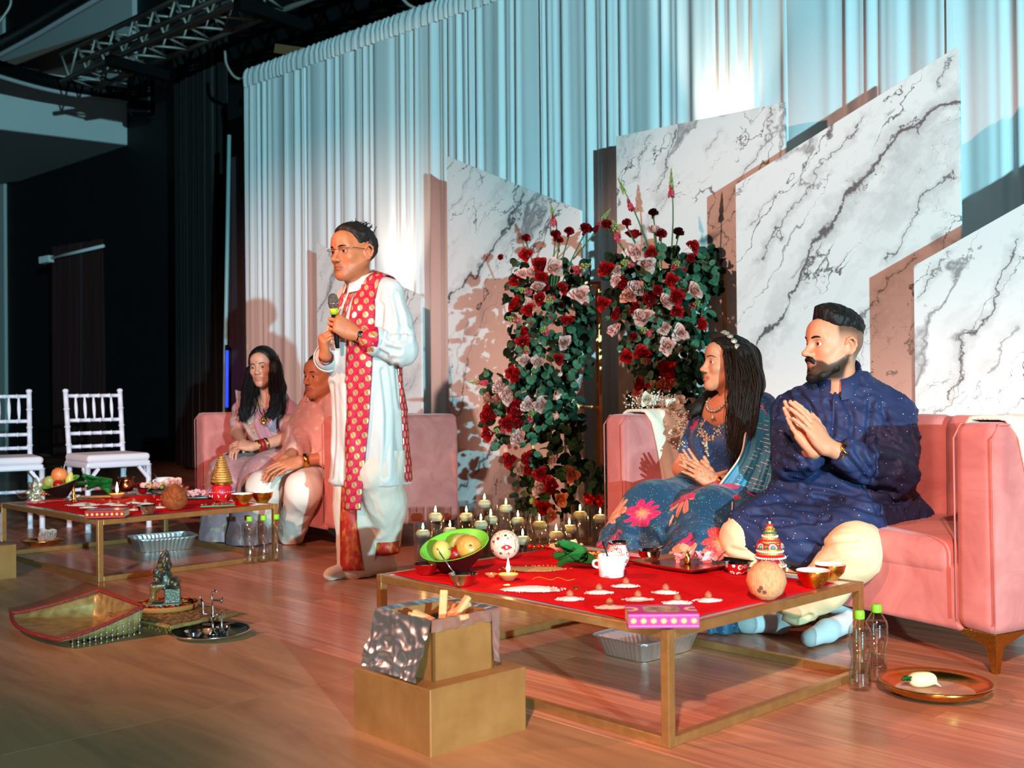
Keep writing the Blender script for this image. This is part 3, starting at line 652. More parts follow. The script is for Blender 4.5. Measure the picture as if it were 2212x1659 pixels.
# slim white candle pillar seen under the left table
# ------------------------------------------------------------------ people: shared builders
def fr(yaw, pitch=0., roll=0.):
    cy, sy, cp, sp, c, s = math.cos(yaw), math.sin(yaw), math.cos(pitch), math.sin(pitch), math.cos(roll), math.sin(roll)
    return rz(yaw) @ np.array([[cp, 0, -sp], [0, 1, 0], [sp, 0, cp]]) @ np.array([[1, 0, 0], [0, c, -s], [0, s, c]])
def g3(P, c, r): return np.exp(-(((P-A(c))/A(r))**2).sum(1))
def interp_line(x, pts): return np.interp(x, [p[0] for p in pts], [p[1] for p in pts])
SKIN = VC('skin', .48, bump=.05, bs=500, sss=.12, spec=.4); HAIRM = VC('hair', .55, spec=.25)
def head_skin(skin, lips, fem=False, stubble=None, jaw=1.0, tilak=None, h=.0026, fat=0., dot=False):
    v = Vol((-.135, -.11, -.24), (.14, .11, .145), h); j = jaw
    v.ell((-.014, 0, .028), (.098, .077, .090), .02)
    v.ell((.022, 0, -.018), (.066, .063+fat*.4, .080), .03)
    v.ell((.030, 0, -.072), (.052, .047*j+fat, .044), .03)
    for s in (-1, 1):
        v.cone((-.004, s*(.056*j+fat*.6), -.045), (.062, s*.018*j, -.100), .019+fat*.3, .015, .03)
        v.ell((.058, s*.041, -.026), (.020, .019, .018), .025)
        if not fem: v.cone((.083, s*.010, .019), (.066, s*.046, .020), .009, .008, .02)
    v.ell((.071, 0, -.106), (.017, .020*j, .015), .025)
    v.ell((.070, 0, .050), (.024, .045, .035), .03)
    # eye sockets, lids
    for s in (-1, 1): v.ell((.095, s*.032, -.001), (.018, .019, .0135), .012, sub=True)
    for s in (-1, 1):
        c = A((.0725, s*.032, -.001)); r = .0148
        def lid(lo):
            def fn(X, Y, Z):
                x, y, z = X-c[0], Y-c[1], Z-c[2]; d = np.sqrt(x*x+y*y+z*z)-(r if not lo else r-.0004)
                return np.maximum(d, (.0042-.10*np.abs(y)-z) if not lo else (z+.0048))
            return fn
        v.op(lid(False), c-r, c+r, .003); v.op(lid(True), c-r, c+r, .003)
    # nose
    nl = .108 if fem else .113
    v.cone((.086, 0, .010), (nl-.004, 0, -.034), .0075, .0105, .012); v.ell((nl, 0, -.036), (.0115, .0115, .010), .008)
    for s in (-1, 1): v.ell((.096, s*.0125, -.040), (.012, .0085, .0085), .008); v.ell((.1, s*.0065, -.0475), (.005, .0038, .004), .004, sub=True)
    # mouth
    lw = .0205 if fem else .023; lt = 1.25 if fem else .9
    up = [(.082, -lw, -.0685), (.0925, -.007, -.0655), (.0935, 0, -.0665), (.0925, .007, -.0655), (.082, lw, -.0685)]
    lo = [(.082, -lw*.9, -.0725), (.0905, -.006, -.0775), (.0910, .006, -.0775), (.082, lw*.9, -.0725)]
    v.ell((.078, 0, -.07), (.016, .026, .020), .012)
    v.chain(up, [.003*lt, .0048*lt, .0044*lt, .0048*lt, .003*lt], .004); v.chain(lo, [.003*lt, .0060*lt, .0060*lt, .003*lt], .004)
    v.chain([(.088, -lw*.95, -.0705), (.0985, 0, -.0708), (.088, lw*.95, -.0705)], [.0012, .0018, .0012], .002, sub=True)
    # ears
    for s in (-1, 1):
        R = rot_m((0, .18, s*-.42)); v.ell((-.012, s*.083, -.008), (.0185, .0055, .029), .006, R)
        v.ell((-.006, s*.0905, -.008), (.011, .006, .018), .004, R, sub=True); v.chain([(.004, s*.083, .004), (-.002, s*.088, .019), (-.014, s*.0935, .025), (-.027, s*.097, .015), (-.030, s*.0965, -.002), (-.025, s*.093, -.018), (-.014, s*.088, -.032), (-.004, s*.083, -.036)], [.0035, .0042, .0045, .0045, .0042, .004, .0052, .0045], .004); v.chain([(-.008, s*.089, .010), (-.017, s*.0925, .002), (-.016, s*.091, -.012)], [.003, .0035, .003], .004)
    # neck
    v.cone((-.022, 0, -.06), (-.040, 0, -.235), .052+fat if not fem else .045, .058+fat if not fem else .050, .03)
    V, Q = v.mesh(1)
    col = np.tile(A(skin), (len(V), 1)); mix = lambda m, c: col*(1-m[:, None])+A(c)*m[:, None]
    dk = A(skin)*.72
    for s in (-1, 1):
        col = mix(.55*g3(V, (.082, s*.032, 0), (.02, .022, .014)), dk); col = mix(.25*g3(V, (.075, s*.045, -.04), (.03, .02, .02)), A(skin)*A((1.15, .85, .8)))
        col = mix(.3*g3(V, (-.01, s*.085, -.01), (.03, .02, .035)), A(skin)*A((1.15, .8, .75)))
    def dchain(P):
        d = np.full(len(V), 1.)
        for a, b in zip(P, P[1:]):
            a, b = A(a), A(b); t = np.clip(((V-a)@(b-a))/((b-a)@(b-a)), 0, 1); d = np.minimum(d, np.linalg.norm(V-a-t[:, None]*(b-a), axis=1))
        return d
    ml = np.clip(1-(np.minimum(dchain(up)/(.0062*lt), dchain(lo)/(.0078*lt))-.75)/.5, 0, 1); col = mix(ml*.85, lips)
    if stubble is not None:
        f, sc_ = stubble; z = V[:, 2]; x = V[:, 0]
        b = np.clip((interp_line(x, [(-.03, -.02), (0, -.03), (.03, -.055), (.055, -.068), (.07, -.056), (.09, -.05), (.11, -.048)])-z)/.008, 0, 1)*np.clip((x+.02)/.015, 0, 1)*np.clip((z+.135)/.02, 0, 1)*(1-ml)
        b *= 1-.8*g3(V, (.09, 0, -.086), (.02, .006, .004)); col = mix(b*f, sc_)
    if tilak is not None: col = mix(np.clip(1.6*g3(V, (.088, 0, .030), (.02, .0035, .010) if not dot else (.02, .004, .004)), 0, 1), tilak)
    return V, Q, col
EYE = VC('eye', .12, spec=.6)
def eye(o, R, s, name, parent, side, gaze):
    V, Fc = ball((0, 0, 0), .0128, 24, 16); g = A(gaze)/np.linalg.norm(gaze); d = (V/.0128)@g
    col = np.where(d[:, None] > .90, A((.006, .004, .003)), np.where(d[:, None] > .80, A((.035, .016, .008)), A((.55, .52, .50))))
    p = A((.0725, side*.032, -.001)); ob(name, ((V+p)*s@R.T+o, Fc), EYE, parent, world=True, col=col)
def place(m, o, R, s): return (m[0]*s)@R.T+o, m[1]
def brow(o, R, s, parent, fem, col, thick=1.0, dz=0.):
    for sd in (-1, 1):
        P = spline([(.0945, sd*.012, .0185+dz), (.0925, sd*.026, .0235+dz), (.0835, sd*.040, .0235+dz), (.069, sd*.052, .017+dz)], 12)
        r = np.array([.0030, .0036, .0034, .0030, .0012]); r = np.interp(np.linspace(0, 4, 12), range(5), r)*thick*(.7 if fem else 1.15)
        m = tube(P, r, 8, sq=.8); ob('eyebrow', place(m, o, R, s), HAIRM, parent, world=True, col=np.tile(A(col), (len(m[0]), 1)))
def hair_cap(line, rad, c=(-.018, 0, .036), noise=.004, col=(.012, .009, .008), top=None, h=.003, seed=0, back=None, grey=None, strand=110, taper=.012, tw=.035):
    v = Vol((-.15, -.125, -.16), (.13, .125, .18), h); c = A(c); rad = A(rad)
    def fn(X, Y, Z):
        q = [(X-c[0])/rad[0], (Y-c[1])/rad[1], (Z-c[2])/rad[2]]; k0 = np.sqrt(sum(a*a for a in q)); k1 = np.sqrt(sum((a/r)**2 for a, r in zip(q, rad)))+1e-6
        d = k0*(k0-1)/k1
        if top is not None: d = np.maximum(d, 0) * 0 + np.minimum(d, np.maximum(d-top[0]*np.clip((Z-top[1])/.04, 0, 1)*np.clip((X+.09)/.05, 0, 1), -1))
        lz = np.interp(X, [p[0] for p in line], [p[1] for p in line])
        lz = lz+np.clip((np.abs(Y)-.055)/.03, 0, 1)*(-.012)*np.clip(X/.04, 0, 1)
        lz = lz+.004*np.sin(Y*160)+.003*np.sin(Y*377+X*90); d = d+taper*np.clip(1-(Z-lz)/tw, 0, 1)**1.5
        return np.maximum(d, (lz-Z)*.8)
    v.op(fn, v.lo+.01, v.lo+v.h*v.n-.01, .001)
    V, Q = v.mesh(1); N = normals(V, Q)
    V = V+N*(noise*wav(V, strand, 3, seed, (1, .35, .8))+noise*.8*wav(V, 30, 3, seed+2))[:, None]
    colr = np.tile(A(col), (len(V), 1))
    if grey is not None: m = np.clip((grey[1]-V[:, 2])/.03, 0, 1)*grey[2]; colr = colr*(1-m[:, None])+A(grey[0])*m[:, None]
    return V, Q, colr
# hands -------------------------------------------------------------
def hand(wrist, fdir, dorsal, right, curls, s=1.0, thumb=(.5, .3, .25, .2), spread=.06, h=.0026, fore=None):
    w_ = A(wrist); f = A(fdir)/np.linalg.norm(fdir); d = A(dorsal)-f*np.dot(dorsal, f); d /= np.linalg.norm(d); t = np.cross(d, f)*(1 if right else -1)
    ch = []
    names = [(.030, .090, (.044, .026, .021), .0092), (.010, .094, (.049, .030, .022), .0094), (-.011, .090, (.045, .028, .021), .0088), (-.030, .082, (.035, .021, .019), .0078)]
    for i, (ty, L, seg, r) in enumerate(names):
        cu_ = curls[i] if hasattr(curls[0], '__len__') else curls
        kn = w_+(f*L+t*ty+d*(.004 if i in (1, 2) else 0))*s
        ch.append(([w_+t*ty*.55*s+f*.012*s, kn], [.0135*s, .0115*s], .018*s)); P = [kn]; R = [r*1.12*s]
        a = 0.; dirf = f+t*(ty/.03*spread); dirf /= np.linalg.norm(dirf)
        for k, sg in enumerate(seg):
            a += cu_[k]; dv = dirf*math.cos(a)-d*math.sin(a); P.append(P[-1]+dv*sg*s); R.append(r*(1.0-.09*(k+1))*s)
        ch.append((P, R, .004*s))
    tb, t1, t2, t3 = thumb
    p0 = w_+(f*.018+t*.026-d*.006)*s; dv = f*math.cos(tb)+t*math.sin(tb); dv = dv-d*t1; dv /= np.linalg.norm(dv); P = [p0, p0+dv*.040*s]
    for k, sg in enumerate((.031, .026)):
        dv = dv+f*(t2 if k == 0 else t3)-d*.1; dv /= np.linalg.norm(dv); P.append(P[-1]+dv*sg*s)
    ch.append((P, [.015*s, .0125*s, .0108*s, .0088*s], .010*s))
    pts = np.vstack([A(P) for P, _, _ in ch]+([A(fore)[None]] if fore is not None else [])); lo = pts.min(0)-.04; hi = pts.max(0)+.04
    v = Vol(lo, hi, h)
    v.ell(w_+(f*.045-d*.004)*s, A((.05, .040, .0155))*s, .012, np.column_stack([f, t, d]))
    for P, R, k in ch: v.chain(P, R, k)
    if fore is not None: v.cone(w_+f*.01*s, fore, .025*s, .036*s, .02)
    else: v.cone(w_+f*.01*s, w_-f*.05*s, .024*s, .027*s, .02)
    return v.mesh(1)
def skin_of(m, skin, tip=True): return m[0], m[1], np.tile(A(skin), (len(m[0]), 1))
def joined(ms):
    V = []; Q = []; Cc = []; n = 0
    for v, q, c in ms: V.append(v); Q.append(np.asarray(q)+n); Cc.append(c); n += len(v)
    return np.vstack(V), np.vstack(Q), np.vstack(Cc)
def fold(V, Q, amt, sc, st=(1, 1, 1), seed=0, oct=3):
    N = normals(V, Q); n = wav(V, sc, oct, seed, st); return V+N*(amt*n)[:, None]
def ridged(V, Q, amt, sc, st=(1, 1, 1), seed=0, mask=None):
    N = normals(V, Q); n = 1-2*np.abs(wav(V, sc, 2, seed, st)); m = 1. if mask is None else mask
    return V+N*(amt*n*m)[:, None]
def crease(V, Q, lines, depth=.006, wpx=5.):
    # press fold lines (given as picture points on the front side) into a garment
    N = normals(V, Q); d = V-A((0, 0, CAMH)); y = d@A(fw); U = CX+F*(d@A(cr))/y; W = CY-F*(d@A(cu))/y; front = (N*d).sum(1) < 0
    off = np.zeros(len(V))
    for ln in lines:
        P = spline([(a, b, 0) for a, b in ln[:-1]] if not hasattr(ln[-1], '__len__') else [(a, b, 0) for a, b in ln], 14)[:, :2]; k = ln[-1] if not hasattr(ln[-1], '__len__') else 1.
        best = np.full(len(V), 1e9)
        for a, b in zip(P, P[1:]):
            ab = b-a; t = np.clip(((U-a[0])*ab[0]+(W-a[1])*ab[1])/(ab@ab+1e-9), 0, 1); best = np.minimum(best, np.hypot(U-a[0]-t*ab[0], W-a[1]-t*ab[1]))
        q = best/wpx; off = off+k*(-np.exp(-q*q)+.75*np.exp(-((q-1.9)/1.1)**2))
    return V+N*(off*depth*front)[:, None]
from mathutils.bvhtree import BVHTree
def bvh(V, Q): return BVHTree.FromPolygons([tuple(p) for p in V], [tuple(q) for q in np.asarray(Q).tolist()])
def wrap(tree, P, D, off=.006, far=.6, drop=False):
    # drop points onto a surface along direction D
    out = []
    for p, d in zip(P, D):
        hit = tree.ray_cast(Vector(A(p)-A(d)*far), Vector(d), 2*far)
        out.append(A(hit[0])-A(d)*off if hit[0] is not None else A(p)*np.nan if drop else A(p))
    out = A(out); return out[~np.isnan(out[:, 0])] if drop else out
def lock(P, r0, n=14, jit=0., seed=0, sq=.55):
    # one lock of hair: bundle of thin tubes following a guide
    S = spline(P, n); r = np.random.RandomState(seed); ms = []
    for k in range(8):
        off = r.randn(3)*r0*1.1; tw = np.linspace(0, 1, n)[:, None]; w1 = r.randn(3)*jit
        Q = S+off*(1-.3*tw)+np.sin(tw*(5+r.rand()*4)+r.rand()*6)*w1
        ms.append(tube(Q, r0*(.42-.16*r.rand())*np.interp(np.linspace(0, 1, n), [0, .15, .75, 1], [.7, 1, .85, .15]), 6, sq=sq))
    return join(ms)
def ring_on(c, axis, r, w, th, n=24):
    # bracelet-like band
    ax = A(axis)/np.linalg.norm(axis); u = np.cross(ax, [0, 0, 1.]); u /= np.linalg.norm(u); q = np.cross(ax, u); c = A(c)
    m = lathe([(r, -w/2), (r+th, -w/2), (r+th, w/2), (r, w/2), (r, -w/2)], n); return m[0]@np.column_stack([u, q, ax]).T+c, m[1]
def seg_between(a, b, t): return A(a)+(A(b)-A(a))*t
# ------------------------------------------------------------------ standing man with microphone
SKM = rgb(194, 116, 76)
def standing_man():
    yaw = math.atan2(-.69, -.72); R = fr(yaw); o = A((-.711, 5.49, 0)); w = lambda x, y, z: o+R@A((x, y, z))
    p = thing('person', 'standing person in white kurta with red and gold stole holding a microphone', 'person', tuple(o))
    hs = 1.13; hyaw = math.atan2(-.80, -.60); RH = fr(hyaw, -.03, .03); ho = w(.095, .0, 1.586)
    V, Q, c = head_skin(SKM, rgb(120, 62, 48), stubble=(.22, rgb(80, 52, 40)), tilak=rgb(190, 80, 30), jaw=1.08, fat=.003)
    sk = [((V*hs)@RH.T+ho, Q, c)]
    # arms: left raised to the mic, right below
    shL, shR = w(-.01, .168, 1.385), w(-.01, -.168, 1.385); elL = w(.0, .268, 1.10); elR = w(.02, -.275, 1.075)
    wrL = A(atd(766, 722, 5.235)); wrR = A(atd(703, 772, 5.30))
    mt, mb_ = A(atd(719, 641, 5.215)), A(atd(729, 752, 5.255)); ax = (mt-mb_)/np.linalg.norm(mt-mb_)
    fL = A(atd(726, 697, 5.20))-wrL
    hl = hand(wrL, fL, (-.25, -.95, .45), False, (1.0, 1.35, .7), 1.08, (.25, .55, .1, .1), .02, fore=seg_between(wrL, elL, .3))
    fR = A(atd(697, 736, 5.27))-wrR
    hr = hand(wrR, fR, (-.85, -.45, .1), True, (1.25, .75, .35), 1.05, (.3, .6, .2, .2), .0, fore=seg_between(wrR, elR, .3))
    sk += [skin_of(hl, SKM), skin_of(hr, SKM)]
    # feet in cream socks are separate; lower legs hidden
    V, Q, c = joined(sk); ob('body', (V, Q), SKIN, p, world=True, col=c)
    for s in (-1, 1): eye(ho, RH, hs, 'eye', p, s, (1, -.05, -.05))
    brow(ho, RH, hs, p, False, (.012, .009, .008), 1.2, -.002)
    hc = hair_cap([(-.13, -.075), (-.085, -.06), (-.045, -.03), (-.034, .02), (-.02, .034), (.01, .034), (.03, .04), (.052, .075), (.075, .090), (.13, .096)], (.112, .087, .098), noise=.006, seed=2, col=(.016, .012, .010), grey=(rgb(70, 62, 58), .02, .4), strand=70)
    ob('hair', place(hc[:2], ho, RH, hs), HAIRM, p, world=True, col=hc[2])
    tufts = []
    r = np.random.RandomState(4)
    for i in range(70):
        a = -r.rand()*1.3+.25; b = (r.rand()-.5)*1.7
        base = A((-.018+.10*math.sin(a)*.9, .078*math.sin(b)*math.cos(a*.4), .036+.088*math.cos(a)*math.cos(b*.7)))
        d = A((-.5+.5*r.randn(), .45*r.randn(), .35+.25*r.rand())); d = d/np.linalg.norm(d)*(.022+.014*r.rand()); base = base*1.04
        tufts.append(tube(spline([base, base+d*.6, base+d+A((.008, 0, -.008))], 6), [.0022, .002, .0018, .0014, .001, .0004], 5))
    m = join(tufts); ob('hair_strands', place(m, ho, RH, hs), HAIRM, p, world=True, col=np.tile(A((.014, .01, .009)), (len(m[0]), 1)))
    # glasses
    G = M('glasses_metal', rgb(150, 130, 110), .25, 1.0); LENS = thin('glasses_lens', (.97, .97, .97), .04, .3)
    gl = ob('glasses', place(join([tube([(.1, -.012, .006), (.103, 0, .009), (.1, .012, .006)], .0013, 6)]+[tube([(.094, s*.056, .008), (.06, s*.078, .010), (-.012, s*.086, .006)], .0014, 6) for s in (-1, 1)]+[tube([(.099, s*.014, .008), (.1, s*.034, .013), (.094, s*.057, .010)], .0011, 6) for s in (-1, 1)]), ho, RH, hs), G, p, world=True)
    for s in (-1, 1):
        L = prism([(y, z) for y, z in [(-.021, .012), (.021, .012), (.023, -.004), (.016, -.019), (-.014, -.019), (-.022, -.004)]], .001)
        LV = np.column_stack([L[0][:, 2]+.098-.006*np.abs(L[0][:, 0]*s+.02)/.02, L[0][:, 0]+s*.036, L[0][:, 1]-.002]); ob('lens', (((LV*hs)@RH.T+ho)-A(p.location), L[1]), LENS, gl)
    # kurta
    v = Vol(o+A((-.48, -.48, .40)), o+A((.48, .48, 1.52)), .0075)
    zs = [.445, .55, .70, .85, 1.0, 1.1, 1.2, 1.3, 1.38, 1.44]
    rx = [.165, .16, .155, .15, .150, .150, .145, .135, .115, .07]; ry = [.235, .225, .212, .205, .195, .19, .19, .19, .165, .10]; cx = [.005, .005, .01, .015, .03, .035, .03, .015, .0, .0]
    v.loft(zs, cx, [0]*10, rx, ry, .01, 2.2, o, R, fn2=lambda x, y, z: (.010*np.sin(np.arctan2(y, x)*7+z*3)*np.clip((1.05-z)/.5, 0, 1)).astype(np.float32))
    for sgn, sh, el, wr in ((1, shL, elL, wrL), (-1, shR, elR, wrR)):
        v.cone(w(.0, sgn*.05, 1.435), sh, .050, .056, .05); cf = seg_between(el, wr, .62 if sgn > 0 else .72)
        v.chain([sh, seg_between(sh, el, .5), el], [.060, .068, .070], .03); v.chain([el, cf], [.071, .060], .03)
    # side slit on his left
    v.cone(w(-.045, .25, .40), w(-.04, .215, .84), .013, .004, .004, sub=True)
    V, Q = v.mesh(2)
    zrel = V[:, 2]; V = ridged(V, Q, .004, 13, (1, 1, .9), 3, np.clip((zrel-.95)/.1, .25, 1)); V = fold(V, Q, .004, 26, (1, 1, .45), 5); V = crease(V, Q, [[(838, 640), (845, 690), (838, 735)], [(852, 640), (866, 690), (868, 730)], [(835, 715), (850, 722), (868, 716), (882, 722)], [(838, 728), (858, 738), (880, 735)], [(800, 735), (812, 752), (836, 765)], [(822, 740), (838, 752), (862, 758)], [(828, 660), (826, 700), (828, 735)], [(748, 830), (750, 930), (746, 1035)], [(826, 800), (836, 900), (832, 1030)], [(856, 790), (862, 850), (866, 880)], [(718, 830), (722, 940), (716, 1030)]], .009, 5)
    ARMW = M('white_kurta_cotton', rgb(206, 210, 206), .8, bump=.25, bs=260, sheen=.15)
    # open cuffs: sleeve end flares
    ku = ob('kurta', (V, Q), ARMW, p, world=True); T = bvh(V, Q)
    # collar
    cn = w(.045, 0, 1.45); rr = []
    CV = []
    for k, (dz, rr_) in enumerate(((-.03, .088), (.0, .078), (.035, .072), (.036, .068), (.0, .070))):
        for i in range(36):
            a = math.radians(8)+i/35*math.radians(344); CV.append(w(.045+rr_*1.05*math.cos(a), rr_*math.sin(a), 1.445+dz-.030*math.cos(a)))
    ob('collar', (A(CV), [[k*36+i, k*36+i+1, (k+1)*36+i+1, (k+1)*36+i] for k in range(4) for i in range(35)]), ARMW, p, world=True)
    # placket and buttons
    def strip(name, f0, f1, z0, z1, mat, n=40, m=8, off=.006, parent=p, uvw=.14):
        P = []; D = []; UV = []; ZZ = []
        for i in range(n):
            q = i/(n-1); z = z0+(z1-z0)*q
            for j in range(m):
                t = j/(m-1); a = math.radians(f0(q)+(f1(q)-f0(q))*t); d = R@A((math.cos(a), math.sin(a), 0)); P.append(w(.02, 0, max(z, .47))+d*.3); D.append(-d); ZZ.append(min(0, z-.47)); UV.append((t*uvw, q*abs(z1-z0)))
        PV = wrap(T, P, D, off); PV[:, 2] += A(ZZ); Fc = [[i*m+j, i*m+j+1, (i+1)*m+j+1, (i+1)*m+j] for i in range(n-1) for j in range(m-1)]
        return ob(name, (PV, Fc, A(UV)), mat, parent, world=True, solid=.003)
    strip('placket', lambda q: -7, lambda q: 3, 1.425, 1.18, ARMW, off=.007)
    for z in (1.40, 1.355, 1.31, 1.265):
        d = R@A((math.cos(-.035), math.sin(-.035), 0)); b = wrap(T, [w(.02, 0, z)+d*.3], [-d], .012)[0]; ob('button', ball(b, .0065, 10, 6), M('pearl_button', rgb(230, 225, 215), .2), p, world=True)
    # brocade stole
    t = NT('red_gold_brocade'); uv = t.co('UV'); sx = t.n('ShaderNodeSeparateXYZ', Vector=uv); U = t.math('DIVIDE', sx.outputs[0], .062); W = t.math('DIVIDE', sx.outputs[1], .034)
    row = t.math('FLOOR', W); fx = t.math('SUBTRACT', t.math('FRACT', t.math('ADD', U, t.math('MULTIPLY', t.math('FLOORED_MODULO', row, 2.), .5))), .5); fy = t.math('SUBTRACT', t.math('FRACT', W), .5)
    dx = t.math('MULTIPLY', fx, .062); dy = t.math('MULTIPLY', fy, .034); dist = t.math('SQRT', t.math('ADD', t.math('MULTIPLY', dx, dx), t.math('MULTIPLY', dy, dy)))
    dot = t.math('LESS_THAN', dist, .0148); slit = t.math('LESS_THAN', t.math('ABSOLUTE', t.math('ADD', dx, t.math('MULTIPLY', dy, -.6))), .0016); dot = t.math('MULTIPLY', dot, t.math('SUBTRACT', 1., slit))
    wvz = t.math('ABSOLUTE', t.math('SUBTRACT', t.math('FRACT', t.math('ADD', t.math('MULTIPLY', W, .5), U)), .5))
    base = t.mix(t.math('LESS_THAN', wvz, .06), rgb(196, 18, 62), rgb(140, 8, 44)); base = t.mix(t.ramp(t.noise(t.co(), 4, 2), [(.5, 0.), (.7, .5)]), base, rgb(196, 14, 34))
    t.p(Base__Color=t.mix(dot, base, rgb(232, 205, 140)), Roughness=t.math('SUBTRACT', .6, t.math('MULTIPLY', dot, .3)), Metallic=t.math('MULTIPLY', dot, .55)); BRO = t.m
    strip('stole', lambda q: np.interp(q, [0, .2, .6, 1], [30, 26, 18, 6]), lambda q: np.interp(q, [0, .2, .6, 1], [72, 66, 58, 45]), 1.425, .335, BRO, 100, 12, .012)
    strip('stole_lapel', lambda q: 4, lambda q: 24-14*q, 1.425, 1.19, BRO, 30, 6, .009)
    strip('stole_lapel', lambda q: -32+10*q, lambda q: -8, 1.425, 1.19, BRO, 30, 6, .009)
    strip('stole_border', lambda q: 108, lambda q: 124, 1.05, .46, BRO, 40, 5, .010)
    # stole over the left shoulder
    P = []; UV = []
    for i in range(14):
        q = i/13; a = -1.0+2.3*q
        for j in range(8):
            y = .05+.105*j/7; P.append(w(.02-.09*math.sin(a-.3), y, 1.50)); UV.append((j/7*.14, q*.3))
    PV = wrap(T, P, [A((0, 0, -1.))]*len(P), .012, .3); ob('stole_shoulder', (PV, [[i*8+j, i*8+j+1, (i+1)*8+j+1, (i+1)*8+j] for i in range(13) for j in range(7)], A(UV)), BRO, p, world=True, solid=.003)
    # rolled red inner cuff at left sleeve
    cfL = seg_between(elL, wrL, .70); m = tube([seg_between(elL, wrL, .60), seg_between(elL, wrL, .84)], [.047, .043], 20, False)
    uvc = A([(i % 20/20*.28, i//20*.06) for i in range(40)]); ob('cuff', (m[0], m[1], uvc), BRO, p, world=True, solid=.003)
    # white turned cuff
    for el, wr, tt in ((elL, wrL, .60), (elR, wrR, .70)):
        m = tube([seg_between(el, wr, tt-.12), seg_between(el, wr, tt-.04), seg_between(el, wr, tt+.06)], [.070, .072, .066], 24, False); ob('sleeve_cuff', m, ARMW, p, world=True, solid=.004)
    # watch, beads, rings
    wt = seg_between(wrL, elL, .10); axw = elL-wrL
    wa_ = ob('watch', ring_on(wt, axw, .0285, .02, .003), GOLDSHINE, p, world=True); n = A((-.2, -.95, .35)); n /= np.linalg.norm(n); n -= axw/np.linalg.norm(axw)*np.dot(n, axw/np.linalg.norm(axw))
    m = lathe([(0, .033), (.014, .033), (.0165, .031), (.0165, .027)], 20); zz = n/np.linalg.norm(n); xx = np.cross(zz, [0, 0, 1.]); xx /= np.linalg.norm(xx)
    ob('watch_face', ((m[0]@np.column_stack([xx, np.cross(zz, xx), zz]).T+wt)-A(p.location), m[1]), BLACK, wa_)
    for k, (dz, mt_) in enumerate(((.07, M('red_thread', rgb(170, 20, 24), .8)), (.10, GOLDSHINE), (.13, bpy.data.materials['red_thread']))): ob('bracelet', ring_on(seg_between(wrR, elR, dz), elR-wrR, .032, .010, .004), mt_, p, world=True)
    # dhoti trousers
    DH = M('ivory_dhoti', rgb(214, 202, 186), .8, bump=.25, bs=220)
    v = Vol(o+A((-.42, -.42, .0)), o+A((.42, .42, .62)), .0075)
    aL, aR = A(onz(832, 1240)), A(onz(770, 1246)); kL, kR = w(.03, .115, .50), w(.03, -.09, .50)
    v.chain([w(0, .1, .60), kL, kL*.5+aL*.5+A((.015, 0, .10)), aL+A((.01, .0, .155))], [.125, .112, .102, .062], .03)
    v.chain([w(0, -.09, .60), kR, kR*.5+aR*.5+A((0, 0, .03)), aR+A((-.0, .0, .05))], [.125, .11, .098, .085], .03)
    V, Q = v.mesh(2); V = ridged(V, Q, .006, 15, (1, 1, .7), 6); V = fold(V, Q, .005, 33, (1, 1, .5), 9); ob('dhoti', (V, Q), DH, p, world=True); TD = bvh(V, Q)
    RB = NT('red_gold_border'); f = RB.noise(RB.mp(RB.co(), (1, 1, .5)), 26, 4, .6); RB.p(Base__Color=RB.ramp(f, [(.5, rgb(168, 28, 18)), (.62, rgb(196, 110, 30))]), Roughness=.45); RB = RB.m
    def hang(us, z0, z1, yd, name, mat, n=30, m=8):
        P = []
        for i in range(n):
            q = i/(n-1); z = z0+(z1-z0)*q
            for j in range(m):
                u = us(q, j/(m-1)); P.append(atd(u, 847+(CAMH-z)*F/5.35, 5.0))
        D = [Vector(A(x)-A((0, 0, CAMH))).normalized() for x in P]; PV = wrap(TD, [A(x) for x in P], [A(d) for d in D], .009, 1.5)
        return ob(name, (PV, [[i*m+j, i*m+j+1, (i+1)*m+j+1, (i+1)*m+j] for i in range(n-1) for j in range(m-1)]), mat, p, world=True, solid=.004)
    hang(lambda q, t: np.interp(q, [0, .5, 1], [739, 735, 735])+t*np.interp(q, [0, .5, 1], [32, 36, 52]), .50, .035, 0, 'dhoti_border', RB)
    m = tube([aL+A((.012, 0, .10)), aL+A((.010, 0, .125)), aL+A((.008, 0, .165))], [.056, .064, .070], 24, False, 1.0); ob('ankle_band', m, RB, p, world=True, solid=.005)
    SOCK = M('cream_sock', rgb(226, 206, 186), .85, bump=.4, bs=300)
    v = Vol(o+A((-.4, -.4, 0)), o+A((.4, .4, .2)), .006); fd = R@A((1, 0, 0))
    for a, yw in ((aL, .0), (aR, -.1)):
        f2 = rz(yw)@fd; v.cone(a+A((0, 0, .14)), a+A((0, 0, .05))-f2*.01, .042, .042, .02); v.cone(a-f2*.035+A((0, 0, .036)), a+f2*.13+A((0, 0, .026)), .034, .026, .03); v.cone(a+f2*.02+A((0, 0, .06)), a+f2*.15+A((0, 0, .028)), .034, .026, .03)
    V, Q = v.mesh(1); V = fold(V, Q, .002, 60, (1, 1, 2), 3); V[:, 2] = np.maximum(V[:, 2], .001); ob('sock', (V, Q), SOCK, p, world=True)
    # microphone is a thing of its own
    mic = thing('microphone', 'handheld microphone with silver mesh head and lime tape', 'microphone', tuple(mb_))
    u = np.cross(ax, [0, 1., 0]); u /= np.linalg.norm(u); RM = np.column_stack([u, np.cross(ax, u), ax]); L = float(np.linalg.norm(mt-mb_))
    f_ = lambda pr: (lathe(pr, 24)[0]@RM.T, lathe(pr, 24)[1])
    ob('handle', f_([(0, 0), (.010, 0), (.0115, .02), (.016, L*.70), (.019, L*.78), (0, L*.78)]), M('mic_black', rgb(12, 22, 24), .25), mic)
